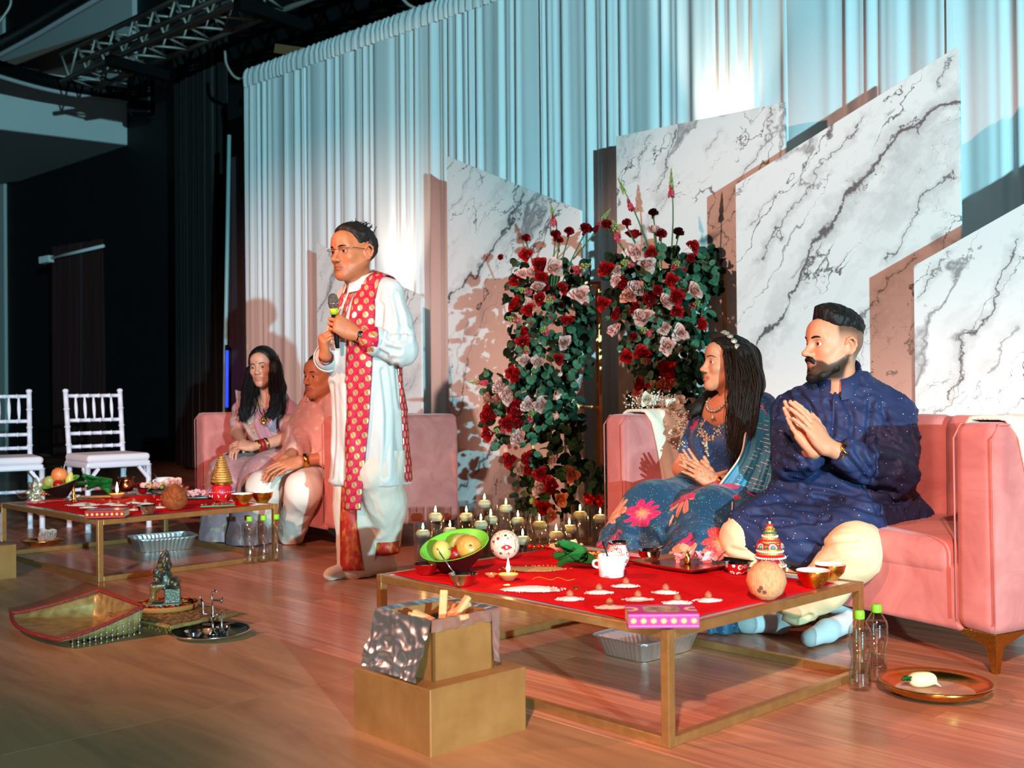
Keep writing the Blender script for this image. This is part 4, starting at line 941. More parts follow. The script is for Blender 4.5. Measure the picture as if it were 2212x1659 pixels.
    ob('tape_band', f_([(.0172, L*.66), (.0185, L*.66), (.0205, L*.78), (.0172, L*.78)]), M('lime_tape', rgb(176, 196, 40), .5), mic)
    ob('mesh_head', f_([(.012, L*.77), (.0225, L*.80), (.025, L*.88), (.0245, L*.96), (.018, L*1.03), (.008, L*1.06), (0, L*1.062)]), M('mic_grille', rgb(120, 118, 112), .4, .9, bump=.8, bs=900), mic)
    ob('collar_ring', f_([(.020, L*.865), (.0262, L*.868), (.0262, L*.885), (.020, L*.888)]), STEEL, mic)
standing_man()
# ------------------------------------------------------------------ seated groom in navy kurta
SKG = rgb(218, 150, 114)
def dotted(name, base, dot, scale, r):
    t = NT(name); v = t.co(); d = t.vor(v, scale); n = t.noise(v, 9, 4)
    t.p(Base__Color=t.mix(t.math('LESS_THAN', d, r), t.ramp(n, [(.3, tuple(x*.8 for x in base)), (.7, tuple(x*1.2 for x in base))]), dot), Roughness=.6); t.bump(t.noise(v, 240, 3), .2, .003); t.set(t.b, 'Specular IOR Level', .3); return t.m
def seated_man():
    f0 = A((-.45, -.89)); yaw = math.atan2(f0[1], f0[0]); R = fr(yaw); c0 = A((1.30, 4.36, 0)); w = lambda x, y, z: c0+R@A((x, y, z))
    p = thing('person', 'seated bearded person in navy dotted kurta with palms pressed together', 'person', tuple(c0))
    hs = 1.10; hy = math.atan2(-.30, -.95); RH = fr(hy, .06, 0); ho = w(.055, -.02, 1.065)
    V, Q, c = head_skin(SKG, rgb(150, 84, 72), stubble=(.92, (.012, .009, .008)), jaw=1.12, fat=.006)
    # faded sides
    z = V[:, 2]; x = V[:, 0]; fade = np.clip((z-.0)/.05, 0, 1)*np.clip((.032-x)/.012, 0, 1)*np.clip((x+.13)/.02, 0, 1); ear = g3(V, (-.012, .088, -.01), (.03, .02, .045))+g3(V, (-.012, -.088, -.01), (.03, .02, .045))
    back = np.clip((z+.09)/.07, 0, 1)*np.clip((-.03-x)/.02, 0, 1)
    fade = np.clip(np.maximum(fade, back*.8), 0, 1)*np.clip(1-ear*1.3, 0, 1)*.85; c = c*(1-fade[:, None])+A((.014, .011, .010))*fade[:, None]
    sk = [((V*hs)@RH.T+ho, Q, c)]
    shL, shR = w(-.02, .195, .800), w(-.02, -.195, .800); elL = A(atd(1938, 1022, 4.10)); elR = A(atd(1712, 1000, 4.28))
    tip = A(atd(1722, 884, 4.00)); wrL = A(atd(1785, 968, 4.02)); wrR = A(atd(1762, 985, 4.07)); n = A((.70, -.68, .25)); n /= np.linalg.norm(n)
    f = tip-wrL; f /= np.linalg.norm(f); mid = A(atd(1776, 974, 4.045))
    wL, wR = mid+n*.026, mid-n*.026
    hl = hand(wL, f, n, False, (.10, .16, .08), 1.14, (.55, .05, .35, .2), .04, fore=seg_between(wL, elL, .35))
    hr = hand(wR, f+A((0, 0, .04)), -n, True, (.06, .10, .05), 1.14, (.60, .0, .3, .2), .04, fore=seg_between(wR, elR, .35))
    sk += [skin_of(hl, SKG), skin_of(hr, SKG)]
    V, Q, c = joined(sk); ob('body', (V, Q), SKIN, p, world=True, col=c)
    for s in (-1, 1): eye(ho, RH, hs, 'eye', p, s, (1, .12, .12))
    brow(ho, RH, hs, p, False, (.010, .008, .007), 1.35)
    hc = hair_cap([(-.13, .035), (-.09, .03), (-.05, .045), (.0, .052), (.04, .058), (.056, .076), (.07, .088), (.13, .093)], (.112, .084, .102), c=(-.010, 0, .044), noise=.003, taper=.020, tw=.05, seed=5, col=(.008, .006, .006), strand=160)
    # flat-top quiff
    hv = hc[0]; k = np.clip((hv[:, 2]-.09)/.04, 0, 1); hv[:, 2] += .012*k*np.clip((hv[:, 0]+.03)/.08, 0, 1); hv[:, 0] += .012*k*np.clip(hv[:, 0]/.06, 0, 1)
    ob('hair', place((hv, hc[1]), ho, RH, hs), HAIRM, p, world=True, col=hc[2])
    # beard and moustache shell
    v = Vol((-.03, -.09, -.16), (.13, .09, -.01), .0028)
    v.chain([(.0, -.066, -.045), (.022, -.058, -.082), (.058, -.032, -.112), (.078, 0, -.121), (.058, .032, -.112), (.022, .058, -.082), (.0, .066, -.045)], [.004, .010, .0145, .0165, .0145, .010, .004], .02)
    v.chain([(.074, -.027, -.082), (.094, -.014, -.0565), (.0985, 0, -.0545), (.094, .014, -.0565), (.074, .027, -.082)], [.0055, .0068, .0055, .0068, .0055], .008)
    v.ell((.0905, 0, -.0925), (.005, .006, .008), .006)
    V, Q = v.mesh(1); N = normals(V, Q); V = V+N*(.0016*wav(V, 300, 2, 4, (1, 1, .4)))[:, None]; ob('beard', place((V, Q), ho, RH, hs), HAIRM, p, world=True, col=np.tile(A((.009, .007, .006)), (len(V), 1)))
    NAVY = dotted('navy_dotted_cotton', rgb(36, 48, 86), rgb(235, 235, 240), 52, .085)
    v = Vol(c0+A((-.62, -.72, .20)), c0+A((.52, .42, 1.05)), .0075)
    Rl = fr(yaw, -.05)
    v.loft([.30, .42, .52, .64, .74, .82, .89, .94], [.01, .03, .045, .04, .02, .0, -.01, -.005], [0]*8, [.20, .205, .20, .18, .160, .135, .10, .065], [.255, .26, .25, .235, .225, .195, .135, .08], .01, 2.2, c0, R)
    for sg, sh, el, wr in ((1, shL, elL, wL), (-1, shR, elR, wR)):
        v.cone(w(-.01, sg*.05, .905), sh, .05, .072, .05); v.chain([sh, seg_between(sh, el, .45), el], [.078, .080, .068], .012); v.chain([el, seg_between(el, wr, .72)], [.072, .052], .012)
    # skirt of the kurta over the thighs
    kR, kL = A((.885, 4.19, .335)), A((1.20, 3.88, .325)); hR, hL = w(.02, -.12, .40), w(.02, .12, .40)
    v.cone(hR, seg_between(hR, kR, .90), .155, .118, .06); v.cone(hL, seg_between(hL, kL, .80)+A((-.02, .0, .02)), .155, .108, .06)
    v.ell(w(.27, -.06, .375), (.20, .22, .085), .08, R); v.ell(w(.34, -.12, .31), (.13, .16, .07), .06, R)
    v.ell(w(-.05, .20, .37), (.20, .13, .10), .06, R)
    V, Q = v.mesh(2); zr = V[:, 2]
    V = ridged(V, Q, .008, 20, (1, 1, 1.2), 4); V = ridged(V, Q, .0055, 36, (.8, .8, 1.5), 8); V = fold(V, Q, .0018, 50, (1, 1, .7), 2); V = crease(V, Q, [[(1880, 870), (1876, 920), (1874, 960), (1878, 985), 1.3], [(1880, 979), (1901, 995), (1935, 1000), 1.2], [(1884, 995), (1908, 1012), (1940, 1012)], [(1850, 975), (1868, 1000), (1886, 1030)], [(1828, 985), (1850, 1012), (1880, 1040)], [(1905, 880), (1920, 920), (1935, 950)], [(1700, 930), (1720, 960), (1738, 990)], [(1690, 985), (1720, 1000), (1745, 1000)], [(1700, 1020), (1725, 1022), (1745, 1012)], [(1740, 1050), (1800, 1058), (1870, 1080), (1950, 1085), 1.2], [(1760, 1075), (1820, 1085), (1900, 1110)], [(1640, 1090), (1700, 1080), (1770, 1090)], [(1620, 1110), (1690, 1110), (1760, 1130)], [(1660, 1135), (1720, 1130), (1790, 1120)], [(1790, 870), (1800, 900), (1798, 940)], [(1820, 860), (1840, 900), (1838, 940)], [(1725, 850), (1745, 870), (1760, 900)], [(1800, 1010), (1850, 1045), (1930, 1060)]], .0085, 6)
    ob('kurta', (V, Q), NAVY, p, world=True); T = bvh(V, Q)
    CV = []; n_ = 40
    for k, (dz, rr) in enumerate(((-.035, .098), (.0, .088), (.045, .080), (.046, .075), (.0, .08))):
        for i in range(n_):
            a = math.radians(14)+i/(n_-1)*math.radians(332); CV.append(w(.03+rr*1.05*math.cos(a), rr*math.sin(a), .93+dz-.045*math.cos(a)))
    ob('collar', (A(CV), [[k*n_+i, k*n_+i+1, (k+1)*n_+i+1, (k+1)*n_+i] for k in range(4) for i in range(n_-1)]), NAVY, p, world=True)
    # placket line
    P = [w(.0, -.004, z) + R@A((.35, 0, 0)) for z in np.linspace(.885, .60, 24)]; d = R@A((-1, 0, 0)); PV = wrap(T, P, [d]*24, .003, .3); ob('placket', tube(PV, .0055, 6, sq=.5), NAVY, p, world=True)
    # trousers
    CRM = M('cream_trouser', rgb(232, 208, 164), .7, bump=.2, bs=220, var=.05, vs=8)
    v = Vol((.62, 3.55, -.01), (1.75, 4.75, .62), .0075)
    v.chain([hR, kR, A((.97, 4.13, .20)), A((1.07, 4.07, .13))], [.13, .092, .075, .055], .04); v.chain([hL, kL, A((1.10, 3.93, .19)), A((1.015, 3.985, .095))], [.13, .095, .076, .055], .04)
    v.ell(w(0, 0, .36), (.2, .25, .1), .05, R)
    V, Q = v.mesh(2); V = ridged(V, Q, .0025, 24, (1, 1, 1), 7); V = crease(V, Q, [[(1580, 1185), (1610, 1192), (1640, 1190), .6], [(1690, 1330), (1720, 1340), (1750, 1330)], [(1695, 1345), (1725, 1355), (1752, 1345)], [(1760, 1190), (1800, 1170), (1850, 1165)], [(1770, 1215), (1820, 1195), (1870, 1190)]], .006, 5); ob('trousers', (V, Q), CRM, p, world=True)
    WS = M('white_sock', rgb(205, 215, 220), .85, bump=.3, bs=260)
    v = Vol((.7, 3.6, -.01), (1.4, 4.4, .25), .006)
    v.chain([A((1.185, 4.03, .085)), A((1.21, 4.00, .055)), A((1.10, 3.89, .045)), A((1.02, 3.82, .035))], [.036, .038, .038, .030], .02)
    v.chain([A((.985, 4.0, .07)), A((.965, 4.03, .045)), A((.86, 4.07, .040)), A((.80, 4.09, .032))], [.036, .038, .038, .028], .02)
    V, Q = v.mesh(1); V[:, 2] = np.maximum(V[:, 2], .001); ob('sock', (V, Q), WS, p, world=True)
    # watch and thread
    wt = seg_between(wL, elL, .16); axw = elL-wL; wo = ob('watch', ring_on(wt, axw, .0345, .022, .005), BRASS, p, world=True)
    zz = n-axw*np.dot(n, axw)/np.dot(axw, axw); zz /= np.linalg.norm(zz); xx = np.cross(zz, [0, 0, 1.]); xx /= np.linalg.norm(xx); B = np.column_stack([xx, np.cross(zz, xx), zz])
    m = lathe([(.015, .034), (.021, .034), (.022, .046), (.017, .048), (.015, .045)], 24); ob('watch_bezel', ((m[0]@B.T+wt)-A(p.location), m[1]), GOLDSHINE, wo)
    m = lathe([(0, .045), (.016, .045), (.016, .040)], 24); ob('watch_face', ((m[0]@B.T+wt)-A(p.location), m[1]), BLACK, wo)
    ob('wrist_thread', ring_on(seg_between(wR, elR, .14), elR-wR, .033, .004, .003), M('orange_thread', rgb(210, 70, 30), .7), p, world=True)
seated_man()
# ------------------------------------------------------------------ women on the sofas
def floral(name, base, cols, scale=8., amt=.42, ax=(0, 0, 0), gold=True, seed=0., base2=None):
    t = NT(name); v = t.mp(t.co(), (1, 1, 1), ax, (seed, seed*2, 0))
    wv = t.n('ShaderNodeVectorMath', _operation='SCALE', i0=t.noise(v, 14, 3, .5, 0, 1), Scale=.03).outputs[0]; v2 = t.n('ShaderNodeVectorMath', _operation='ADD', i0=v, i1=wv).outputs[0]
    vo = t.n('ShaderNodeTexVoronoi', Vector=v2, Scale=scale); pos, colr = vo.outputs['Position'], vo.outputs['Color']
    d = t.n('ShaderNodeVectorMath', _operation='SUBTRACT', i0=v2, i1=pos).outputs[0]; s = t.n('ShaderNodeSeparateXYZ', Vector=d); cs = t.n('ShaderNodeSeparateColor', Color=colr)
    th = t.math('ARCTAN2', s.outputs[2], s.outputs[0]); pet = t.math('ADD', .66, t.math('MULTIPLY', t.math('ABSOLUTE', t.math('COSINE', t.math('MULTIPLY', th, 4.))), .5))
    r = t.math('DIVIDE', t.math('MULTIPLY', vo.outputs['Distance'], 1.), t.math('MULTIPLY', pet, amt))
    fm = t.math('MULTIPLY', t.math('LESS_THAN', r, 1.), t.math('GREATER_THAN', cs.outputs[0], .35))
    fc = t.ramp(cs.outputs[1], [(i/(len(cols)-.999), c) for i, c in enumerate(cols)], 'CONSTANT'); fc = t.mix(t.ramp(r, [(.1, .75), (.5, 0.)]), fc, rgb(225, 170, 100))
    fc = t.mix(t.ramp(t.math('ABSOLUTE', t.math('SINE', t.math('MULTIPLY', th, 8.))), [(.0, .55), (.35, 0.)]), fc, tuple(x*.35 for x in cols[0]))
    b = t.ramp(t.noise(v, 5, 4), [(.35, base), (.7, base2 or tuple(x*1.6 for x in base))])
    lv = t.vor(v2, scale*2.3); b = t.mix(t.ramp(lv, [(.16, .6), (.24, 0.)]), b, rgb(40, 120, 110) if base2 is None else rgb(200, 180, 150))
    col = t.mix(fm, b, fc)
    if gold: g = t.math('LESS_THAN', t.vor(v, 95.), .13); col = t.mix(g, col, rgb(230, 190, 130))
    t.p(Base__Color=col, Roughness=.55); t.set(t.b, 'Sheen Weight', .15); t.bump(t.noise(v, 150, 3), .15, .003); return t.m
def sheet(A_, B_, n, m, fold_n, amp, mat, name, parent, dirn=(0, -1, 0), solid=.002, uv=False):
    a, b = spline(A_, n), spline(B_, n); P = []
    for i in range(n):
        for j in range(m):
            t = j/(m-1); q = i/(n-1); P.append(a[i]*(1-t)+b[i]*t+A(dirn)*amp*(math.sin(t*6.283*fold_n+q*2)+.5*math.sin(t*6.283*fold_n*2.3+1))*(.4+.6*q))
    UV = A([(j/(m-1), i/(n-1)) for i in range(n) for j in range(m)])
    return ob(name, (A(P), [[i*m+j, i*m+j+1, (i+1)*m+j+1, (i+1)*m+j] for i in range(n-1) for j in range(m-1)], UV), mat, parent, world=True, solid=solid)
SKW = rgb(216, 146, 108)
def px(*q): return [A(atd(u, v, y)) for u, v, y in q]
SILV = M('silver_embroidery', rgb(215, 205, 185), .35, .8, bump=1., bs=220)
def bride():
    f0 = A((-.80, -.60)); yaw = math.atan2(f0[1], f0[0]); R = fr(yaw); c0 = A((.985, 4.91, 0)); w = lambda x, y, z: c0+R@A((x, y, z))
    p = thing('person', 'seated person in teal floral outfit and jewelled headband looking left', 'person', tuple(c0))
    hs = .98; RH = fr(math.atan2(-.20, -.98), .10, 0); ho = A(atd(1568, 786, 4.84))
    V, Q, c = head_skin(SKW, rgb(178, 84, 72), fem=True, jaw=.95, fat=.002); sk = [((V*hs)@RH.T+ho, Q, c)]
    shL, shR = w(-.01, .150, .815), w(-.01, -.150, .815); elL = A(atd(1648, 1030, 4.66)); elR = A(atd(1474, 1012, 4.98))
    mid = A(atd(1541, 1046, 4.66)); n = A((.50, -.84, .15)); n /= np.linalg.norm(n); f = A(atd(1480, 1006, 4.68))-mid
    wL, wR = mid+n*.020, mid-n*.022
    hl = hand(wL, f, n, False, (.12, .18, .10), .95, (.5, .05, .3, .2), .05, fore=seg_between(wL, elL, .5)); hr = hand(wR, f+A((0, 0, .05)), -n, True, (.1, .15, .1), .95, (.55, .05, .3, .2), .05, fore=seg_between(wR, elR, .5))
    for m in (hl, hr):
        cc = np.tile(A(SKW), (len(m[0]), 1)); k = (np.abs(wav(m[0], 190, 2, 3)) < .10)*.5; cc = cc*(1-k[:, None])+A(rgb(110, 52, 36))*k[:, None]; sk.append((m[0], m[1], cc))
    # chest and arms
    v = Vol(c0+A((-.55, -.5, .4)), c0+A((.4, .4, .98)), .007)
    v.chain([ho+RH@A((-.035, 0, -.17)), w(.0, 0, .84)], [.050, .06], .03); v.ell(w(.045, 0, .79), (.085, .13, .085), .05, R)
    v.chain([elR, seg_between(elR, wR, .55)], [.042, .033], .02); v.chain([seg_between(shR, elR, .5), elR], [.048, .043], .02); sk.append(skin_of(v.mesh(2), SKW))
    V, Q, c = joined(sk); ob('body', (V, Q), SKIN, p, world=True, col=c); TB = bvh(V, Q)
    for s in (-1, 1): eye(ho, RH, hs, 'eye', p, s, (1, .05, .22))
    brow(ho, RH, hs, p, True, (.012, .008, .007), 1.2, .003)
    TEAL = floral('teal_floral_organza', rgb(12, 62, 92), [rgb(200, 30, 92), rgb(226, 120, 84), rgb(214, 60, 60), rgb(230, 160, 120), rgb(190, 26, 80)], 6.5, .46, (0, 0, math.radians(60)), True, 2.3)
    BLO = floral('teal_floral_blouse', rgb(14, 58, 104), [rgb(190, 40, 110), rgb(40, 130, 110), rgb(220, 170, 120)], 11, .40, (0, 0, math.radians(60)), True, .7)
    v = Vol(c0+A((-.5, -.5, .3)), c0+A((.4, .4, .92)), .007)
    v.loft([.36, .45, .55, .64, .70, .76, .82], [.0, .0, .02, .045, .045, .02, .0], [0]*7, [.14, .125, .12, .135, .128, .10, .07], [.19, .175, .165, .175, .18, .175, .15], .01, 2.2, c0, R)
    for sh, el, t_ in ((shL, elL, 1.), (shR, elR, .72)): v.cone(w(0, (.07 if sh is shL else -.07), .835), sh, .045, .060, .04); v.chain([sh, seg_between(sh, el, t_)], [.066, .056], .02)
    # neckline
    v.ell(w(.13, 0, .815), (.085, .070, .085), .015, R, sub=True); v.cone(w(.0, 0, .86), w(.02, 0, .95), .068, .08, .02, sub=True)
    V, Q = v.mesh(2); V = ridged(V, Q, .003, 24, (1, 1, 1), 4); ob('blouse', (V, Q), BLO, p, world=True); T = bvh(V, Q)
    # silver embroidery on neckline, sleeve hem, waist motif
    em = []; r = np.random.RandomState(2)
    def dots(pts, dirs, rad): 
        for q in wrap(T, pts, dirs, .001, .4, True): em.append(ball(q+r.randn(3)*.002, rad*(.6+.7*r.rand()), 6, 4))
    for i in range(90):
        a = math.radians(-75+150*i/89); y = .072*math.sin(a)*1.05; z = .80-.105*math.cos(a)
        dots([w(.4, y+.012*r.randn(), z-.010+.010*r.randn())], [R@A((-1, 0, 0))], .0055)
    for i in range(46): z = .70-.002*i; dots([w(.4, .010*r.randn()*(1-i/60), z)], [R@A((-1, 0, 0))], .0058)
    for k in range(60):
        a = k/60*6.283; e = seg_between(shR, elR, .69); ax = elR-shR; ax /= np.linalg.norm(ax); u = np.cross(ax, [0, 0, 1.]); u /= np.linalg.norm(u); q = np.cross(ax, u); em.append(ball(e+(u*math.cos(a)+q*math.sin(a))*.058+ax*.01*r.randn(), .0055, 6, 4))
    ob('embroidery', join(em), SILV, p, world=True)['kind'] = 'stuff'
    em = []
    for k in range(120):
        a = r.rand()*6.283; rr = .045*math.sqrt(r.rand())*(.5+.5*abs(math.cos(a))); em += [ball(q, .0045, 6, 4) for q in wrap(T, [w(.4, -.035+rr*math.cos(a), .545+rr*.8*math.sin(a))], [R@A((-1, 0, 0))], .001, .4, True)]
    ob('butterfly_motif', join(em), GOLDSHINE, p, world=True)['kind'] = 'stuff'
    # skirt
    v = Vol((.25, 3.9, .0), (1.3, 5.15, .62), .0085); hR, hL = w(.0, -.09, .45), w(.0, .09, .45); kR, kL = A((.60, 4.70, .36)), A((.80, 4.46, .36))
    v.cone(hR, kR, .135, .115, .08); v.cone(hL, kL, .135, .115, .08); v.ell((.74, 4.66, .36), (.2, .22, .10), .08)
    v.chain([kR, A((.56, 4.56, .2)), A((.57, 4.46, .02))], [.12, .15, .17], .08); v.chain([kL, A((.77, 4.32, .2)), A((.75, 4.20, .02))], [.12, .14, .155], .08)
    v.chain([kR, A((.53, 4.66, .2)), A((.48, 4.62, .02))], [.12, .13, .14], .08)
    V, Q = v.mesh(2); low = np.clip((.44-V[:, 2])/.12, 0, 1); V = ridged(V, Q, .020, 27, (1, 1, .06), 3, low); V = ridged(V, Q, .008, 44, (1, 1, .08), 6, low); V = ridged(V, Q, .006, 17, (1, 1, .5), 9); V[:, 2] = np.maximum(V[:, 2], .002); ob('skirt', (V, Q), TEAL, p, world=True)
    # dupatta
    t = NT('teal_dupatta'); g = t.n('ShaderNodeSeparateXYZ', Vector=t.co('UV')); st = t.math('MULTIPLY', t.math('LESS_THAN', t.math('FRACT', t.math('MULTIPLY', g.outputs[1], 26.)), .14), t.math('MULTIPLY', t.math('GREATER_THAN', t.noise(t.co(), 38, 2), .52), t.math('LESS_THAN', t.math('ABSOLUTE', t.math('SUBTRACT', g.outputs[0], .5)), .28)))
    d0 = t.ramp(t.noise(t.co(), 7, 3), [(.3, rgb(20, 86, 116)), (.7, rgb(40, 120, 148))]); vo = t.n('ShaderNodeTexVoronoi', Vector=t.co(), Scale=9.); cs = t.n('ShaderNodeSeparateColor', Color=vo.outputs['Color'])
    fm = t.math('MULTIPLY', t.math('LESS_THAN', vo.outputs['Distance'], .30), t.math('GREATER_THAN', cs.outputs[0], .66)); d0 = t.mix(fm, d0, t.ramp(cs.outputs[1], [(.3, rgb(206, 120, 96)), (.6, rgb(196, 176, 130)), (.9, rgb(190, 50, 80))]))
    edge = t.math('LESS_THAN', g.outputs[0], .035); d0 = t.mix(t.math('MAXIMUM', st, edge), d0, rgb(214, 190, 160)); t.p(Base__Color=d0, Roughness=.5); DUP = t.m
    sheet(px((1642, 862, 4.76), (1622, 880, 4.70), (1608, 935, 4.62), (1596, 985, 4.58), (1552, 1046, 4.56)), px((1688, 880, 4.86), (1694, 900, 4.74), (1706, 960, 4.62), (1692, 1020, 4.56), (1688, 1078, 4.53)), 44, 36, 3.5, .008, DUP, 'dupatta', p)
    sheet(px((1642, 862, 4.76), (1655, 870, 4.86), (1670, 900, 4.96)), px((1688, 880, 4.86), (1700, 895, 4.92), (1700, 930, 4.98)), 12, 20, 3, .006, DUP, 'dupatta_back', p)
    sheet(px((1575, 1062, 4.56), (1580, 1090, 4.36), (1572, 1180, 4.30)), px((1665, 1085, 4.55), (1640, 1105, 4.40), (1600, 1190, 4.30)), 24, 26, 4, .008, DUP, 'dupatta_fall', p)
    # hair
    hc = hair_cap([(-.13, -.10), (-.06, -.10), (-.035, -.06), (.0, -.03), (.028, .01), (.045, .06), (.068, .092), (.13, .10)], (.112, .088, .100), noise=.003, seed=9, col=(.010, .006, .005), strand=150, taper=.006)
    ob('hair', place(hc[:2], ho, RH, hs), HAIRM, p, world=True, col=hc[2])
    v = Vol(A(ho)+A((-.3, -.35, -.55)), A(ho)+A((.3, .3, .1)), .007)
    for pts, rr in ((px((1598, 775, 4.80), (1612, 830, 4.79), (1606, 890, 4.73), (1594, 950, 4.66), (1592, 1000, 4.64)), [.07, .066, .05, .034, .018]), (px((1612, 772, 4.88), (1618, 830, 4.90), (1616, 885, 4.90)), [.065, .06, .045]), (px((1540, 850, 4.98), (1508, 880, 4.94), (1488, 905, 4.90)), [.03, .022, .008])): v.chain(pts, rr, .04)
    V, Q = v.mesh(2); V = ridged(V, Q, .005, 60, (1, 1, .15), 4); ob('hair_length', (V, Q), HAIRM, p, world=True, col=np.tile(A((.011, .007, .005)), (len(V), 1)))
    ls = []; rg = np.random.RandomState(8)
    for k in range(46):
        a = rg.rand(); b = rg.randn(4)*7; dz = -.05*rg.rand()-.02
        ls.append(lock(px((1566+a*55, 758+a*8, 4.76+dz*.3), (1578+a*56+b[0]*.5, 815, 4.74+dz), (1582+a*50+b[1], 870, 4.70+dz), (1582+a*34+b[2], 930+b[1], 4.645+dz*.5), (1584+a*22+b[3]*1.2, 975+35*rg.rand(), 4.63+dz*.3)), .0055, 16, .006, k))
    for k in range(14): a = rg.rand(); ls.append(lock(px((1608+a*25, 775, 4.82), (1615+a*26, 820, 4.82), (1615+a*26, 870+15*rg.rand(), 4.82)), .006, 12, .004, 60+k))
    m = join(ls); ob('hair_locks', m, HAIRM, p, world=True, col=np.tile(A((.015, .009, .006)), (len(m[0]), 1)))
    # headband, necklace, earrings, watch
    hb = ob('headband', place(tube(spline([(.035, .0, .139), (.028, .035, .133), (.012, .068, .112), (-.005, .088, .078), (-.02, .094, .045)], 20), .0022, 6), ho, RH, hs), GOLDSHINE, p, world=True)
    jw = []
    for q in spline([(.032, .020, .139), (.024, .045, .130), (.010, .070, .110), (-.006, .090, .080), (-.018, .096, .05)], 6):
        nn = q-A((-.018, 0, .036)); nn /= np.linalg.norm(nn); u = np.cross(nn, [1., 0, 0]); u /= np.linalg.norm(u); B = np.column_stack([u, np.cross(nn, u), nn])
        jw.append((lathe([(0, .007), (.006, .006), (.007, .003), (.011, .004), (.014, .002), (.014, -.002), (0, -.003)], 14)[0]@B.T+q, lathe([(0, .007), (.006, .006), (.007, .003), (.011, .004), (.014, .002), (.014, -.002), (0, -.003)], 14)[1]))
    m = place(join(jw), ho, RH, hs); ob('headband_jewel', (m[0]-A(p.location), m[1]), SILV, hb)
    nk = []
    for i in range(26): a = math.radians(-80+160*i/25); nk += [ball(q, .0062 if i % 2 else .0085, 8, 6) for q in wrap(TB, [w(.4, .066*math.sin(a), .865-.062*math.cos(a))], [R@A((-1, 0, 0))], .004, .4, True)]
    nk += [ball(q, (.010, .010, .013), 12, 8) for q in wrap(TB, [w(.4, 0, .775)], [R@A((-1, 0, 0))], .006, .4, True)]; ob('necklace', join(nk), SILV, p, world=True)
    wt = seg_between(wL, elL, .06); wo = ob('watch', ring_on(wt, elL-wL, .029, .012, .003), GOLDSHINE, p, world=True); zz = n; xx = np.cross(zz, [0, 0, 1.]); xx /= np.linalg.norm(xx); B = np.column_stack([xx, np.cross(zz, xx), zz]); m = lathe([(0, .034), (.012, .034), (.014, .030), (.014, .026)], 20); ob('watch_face', ((m[0]@B.T+wt)-A(p.location), m[1]), WHITE, wo)
bride()
SKL = rgb(206, 148, 122)
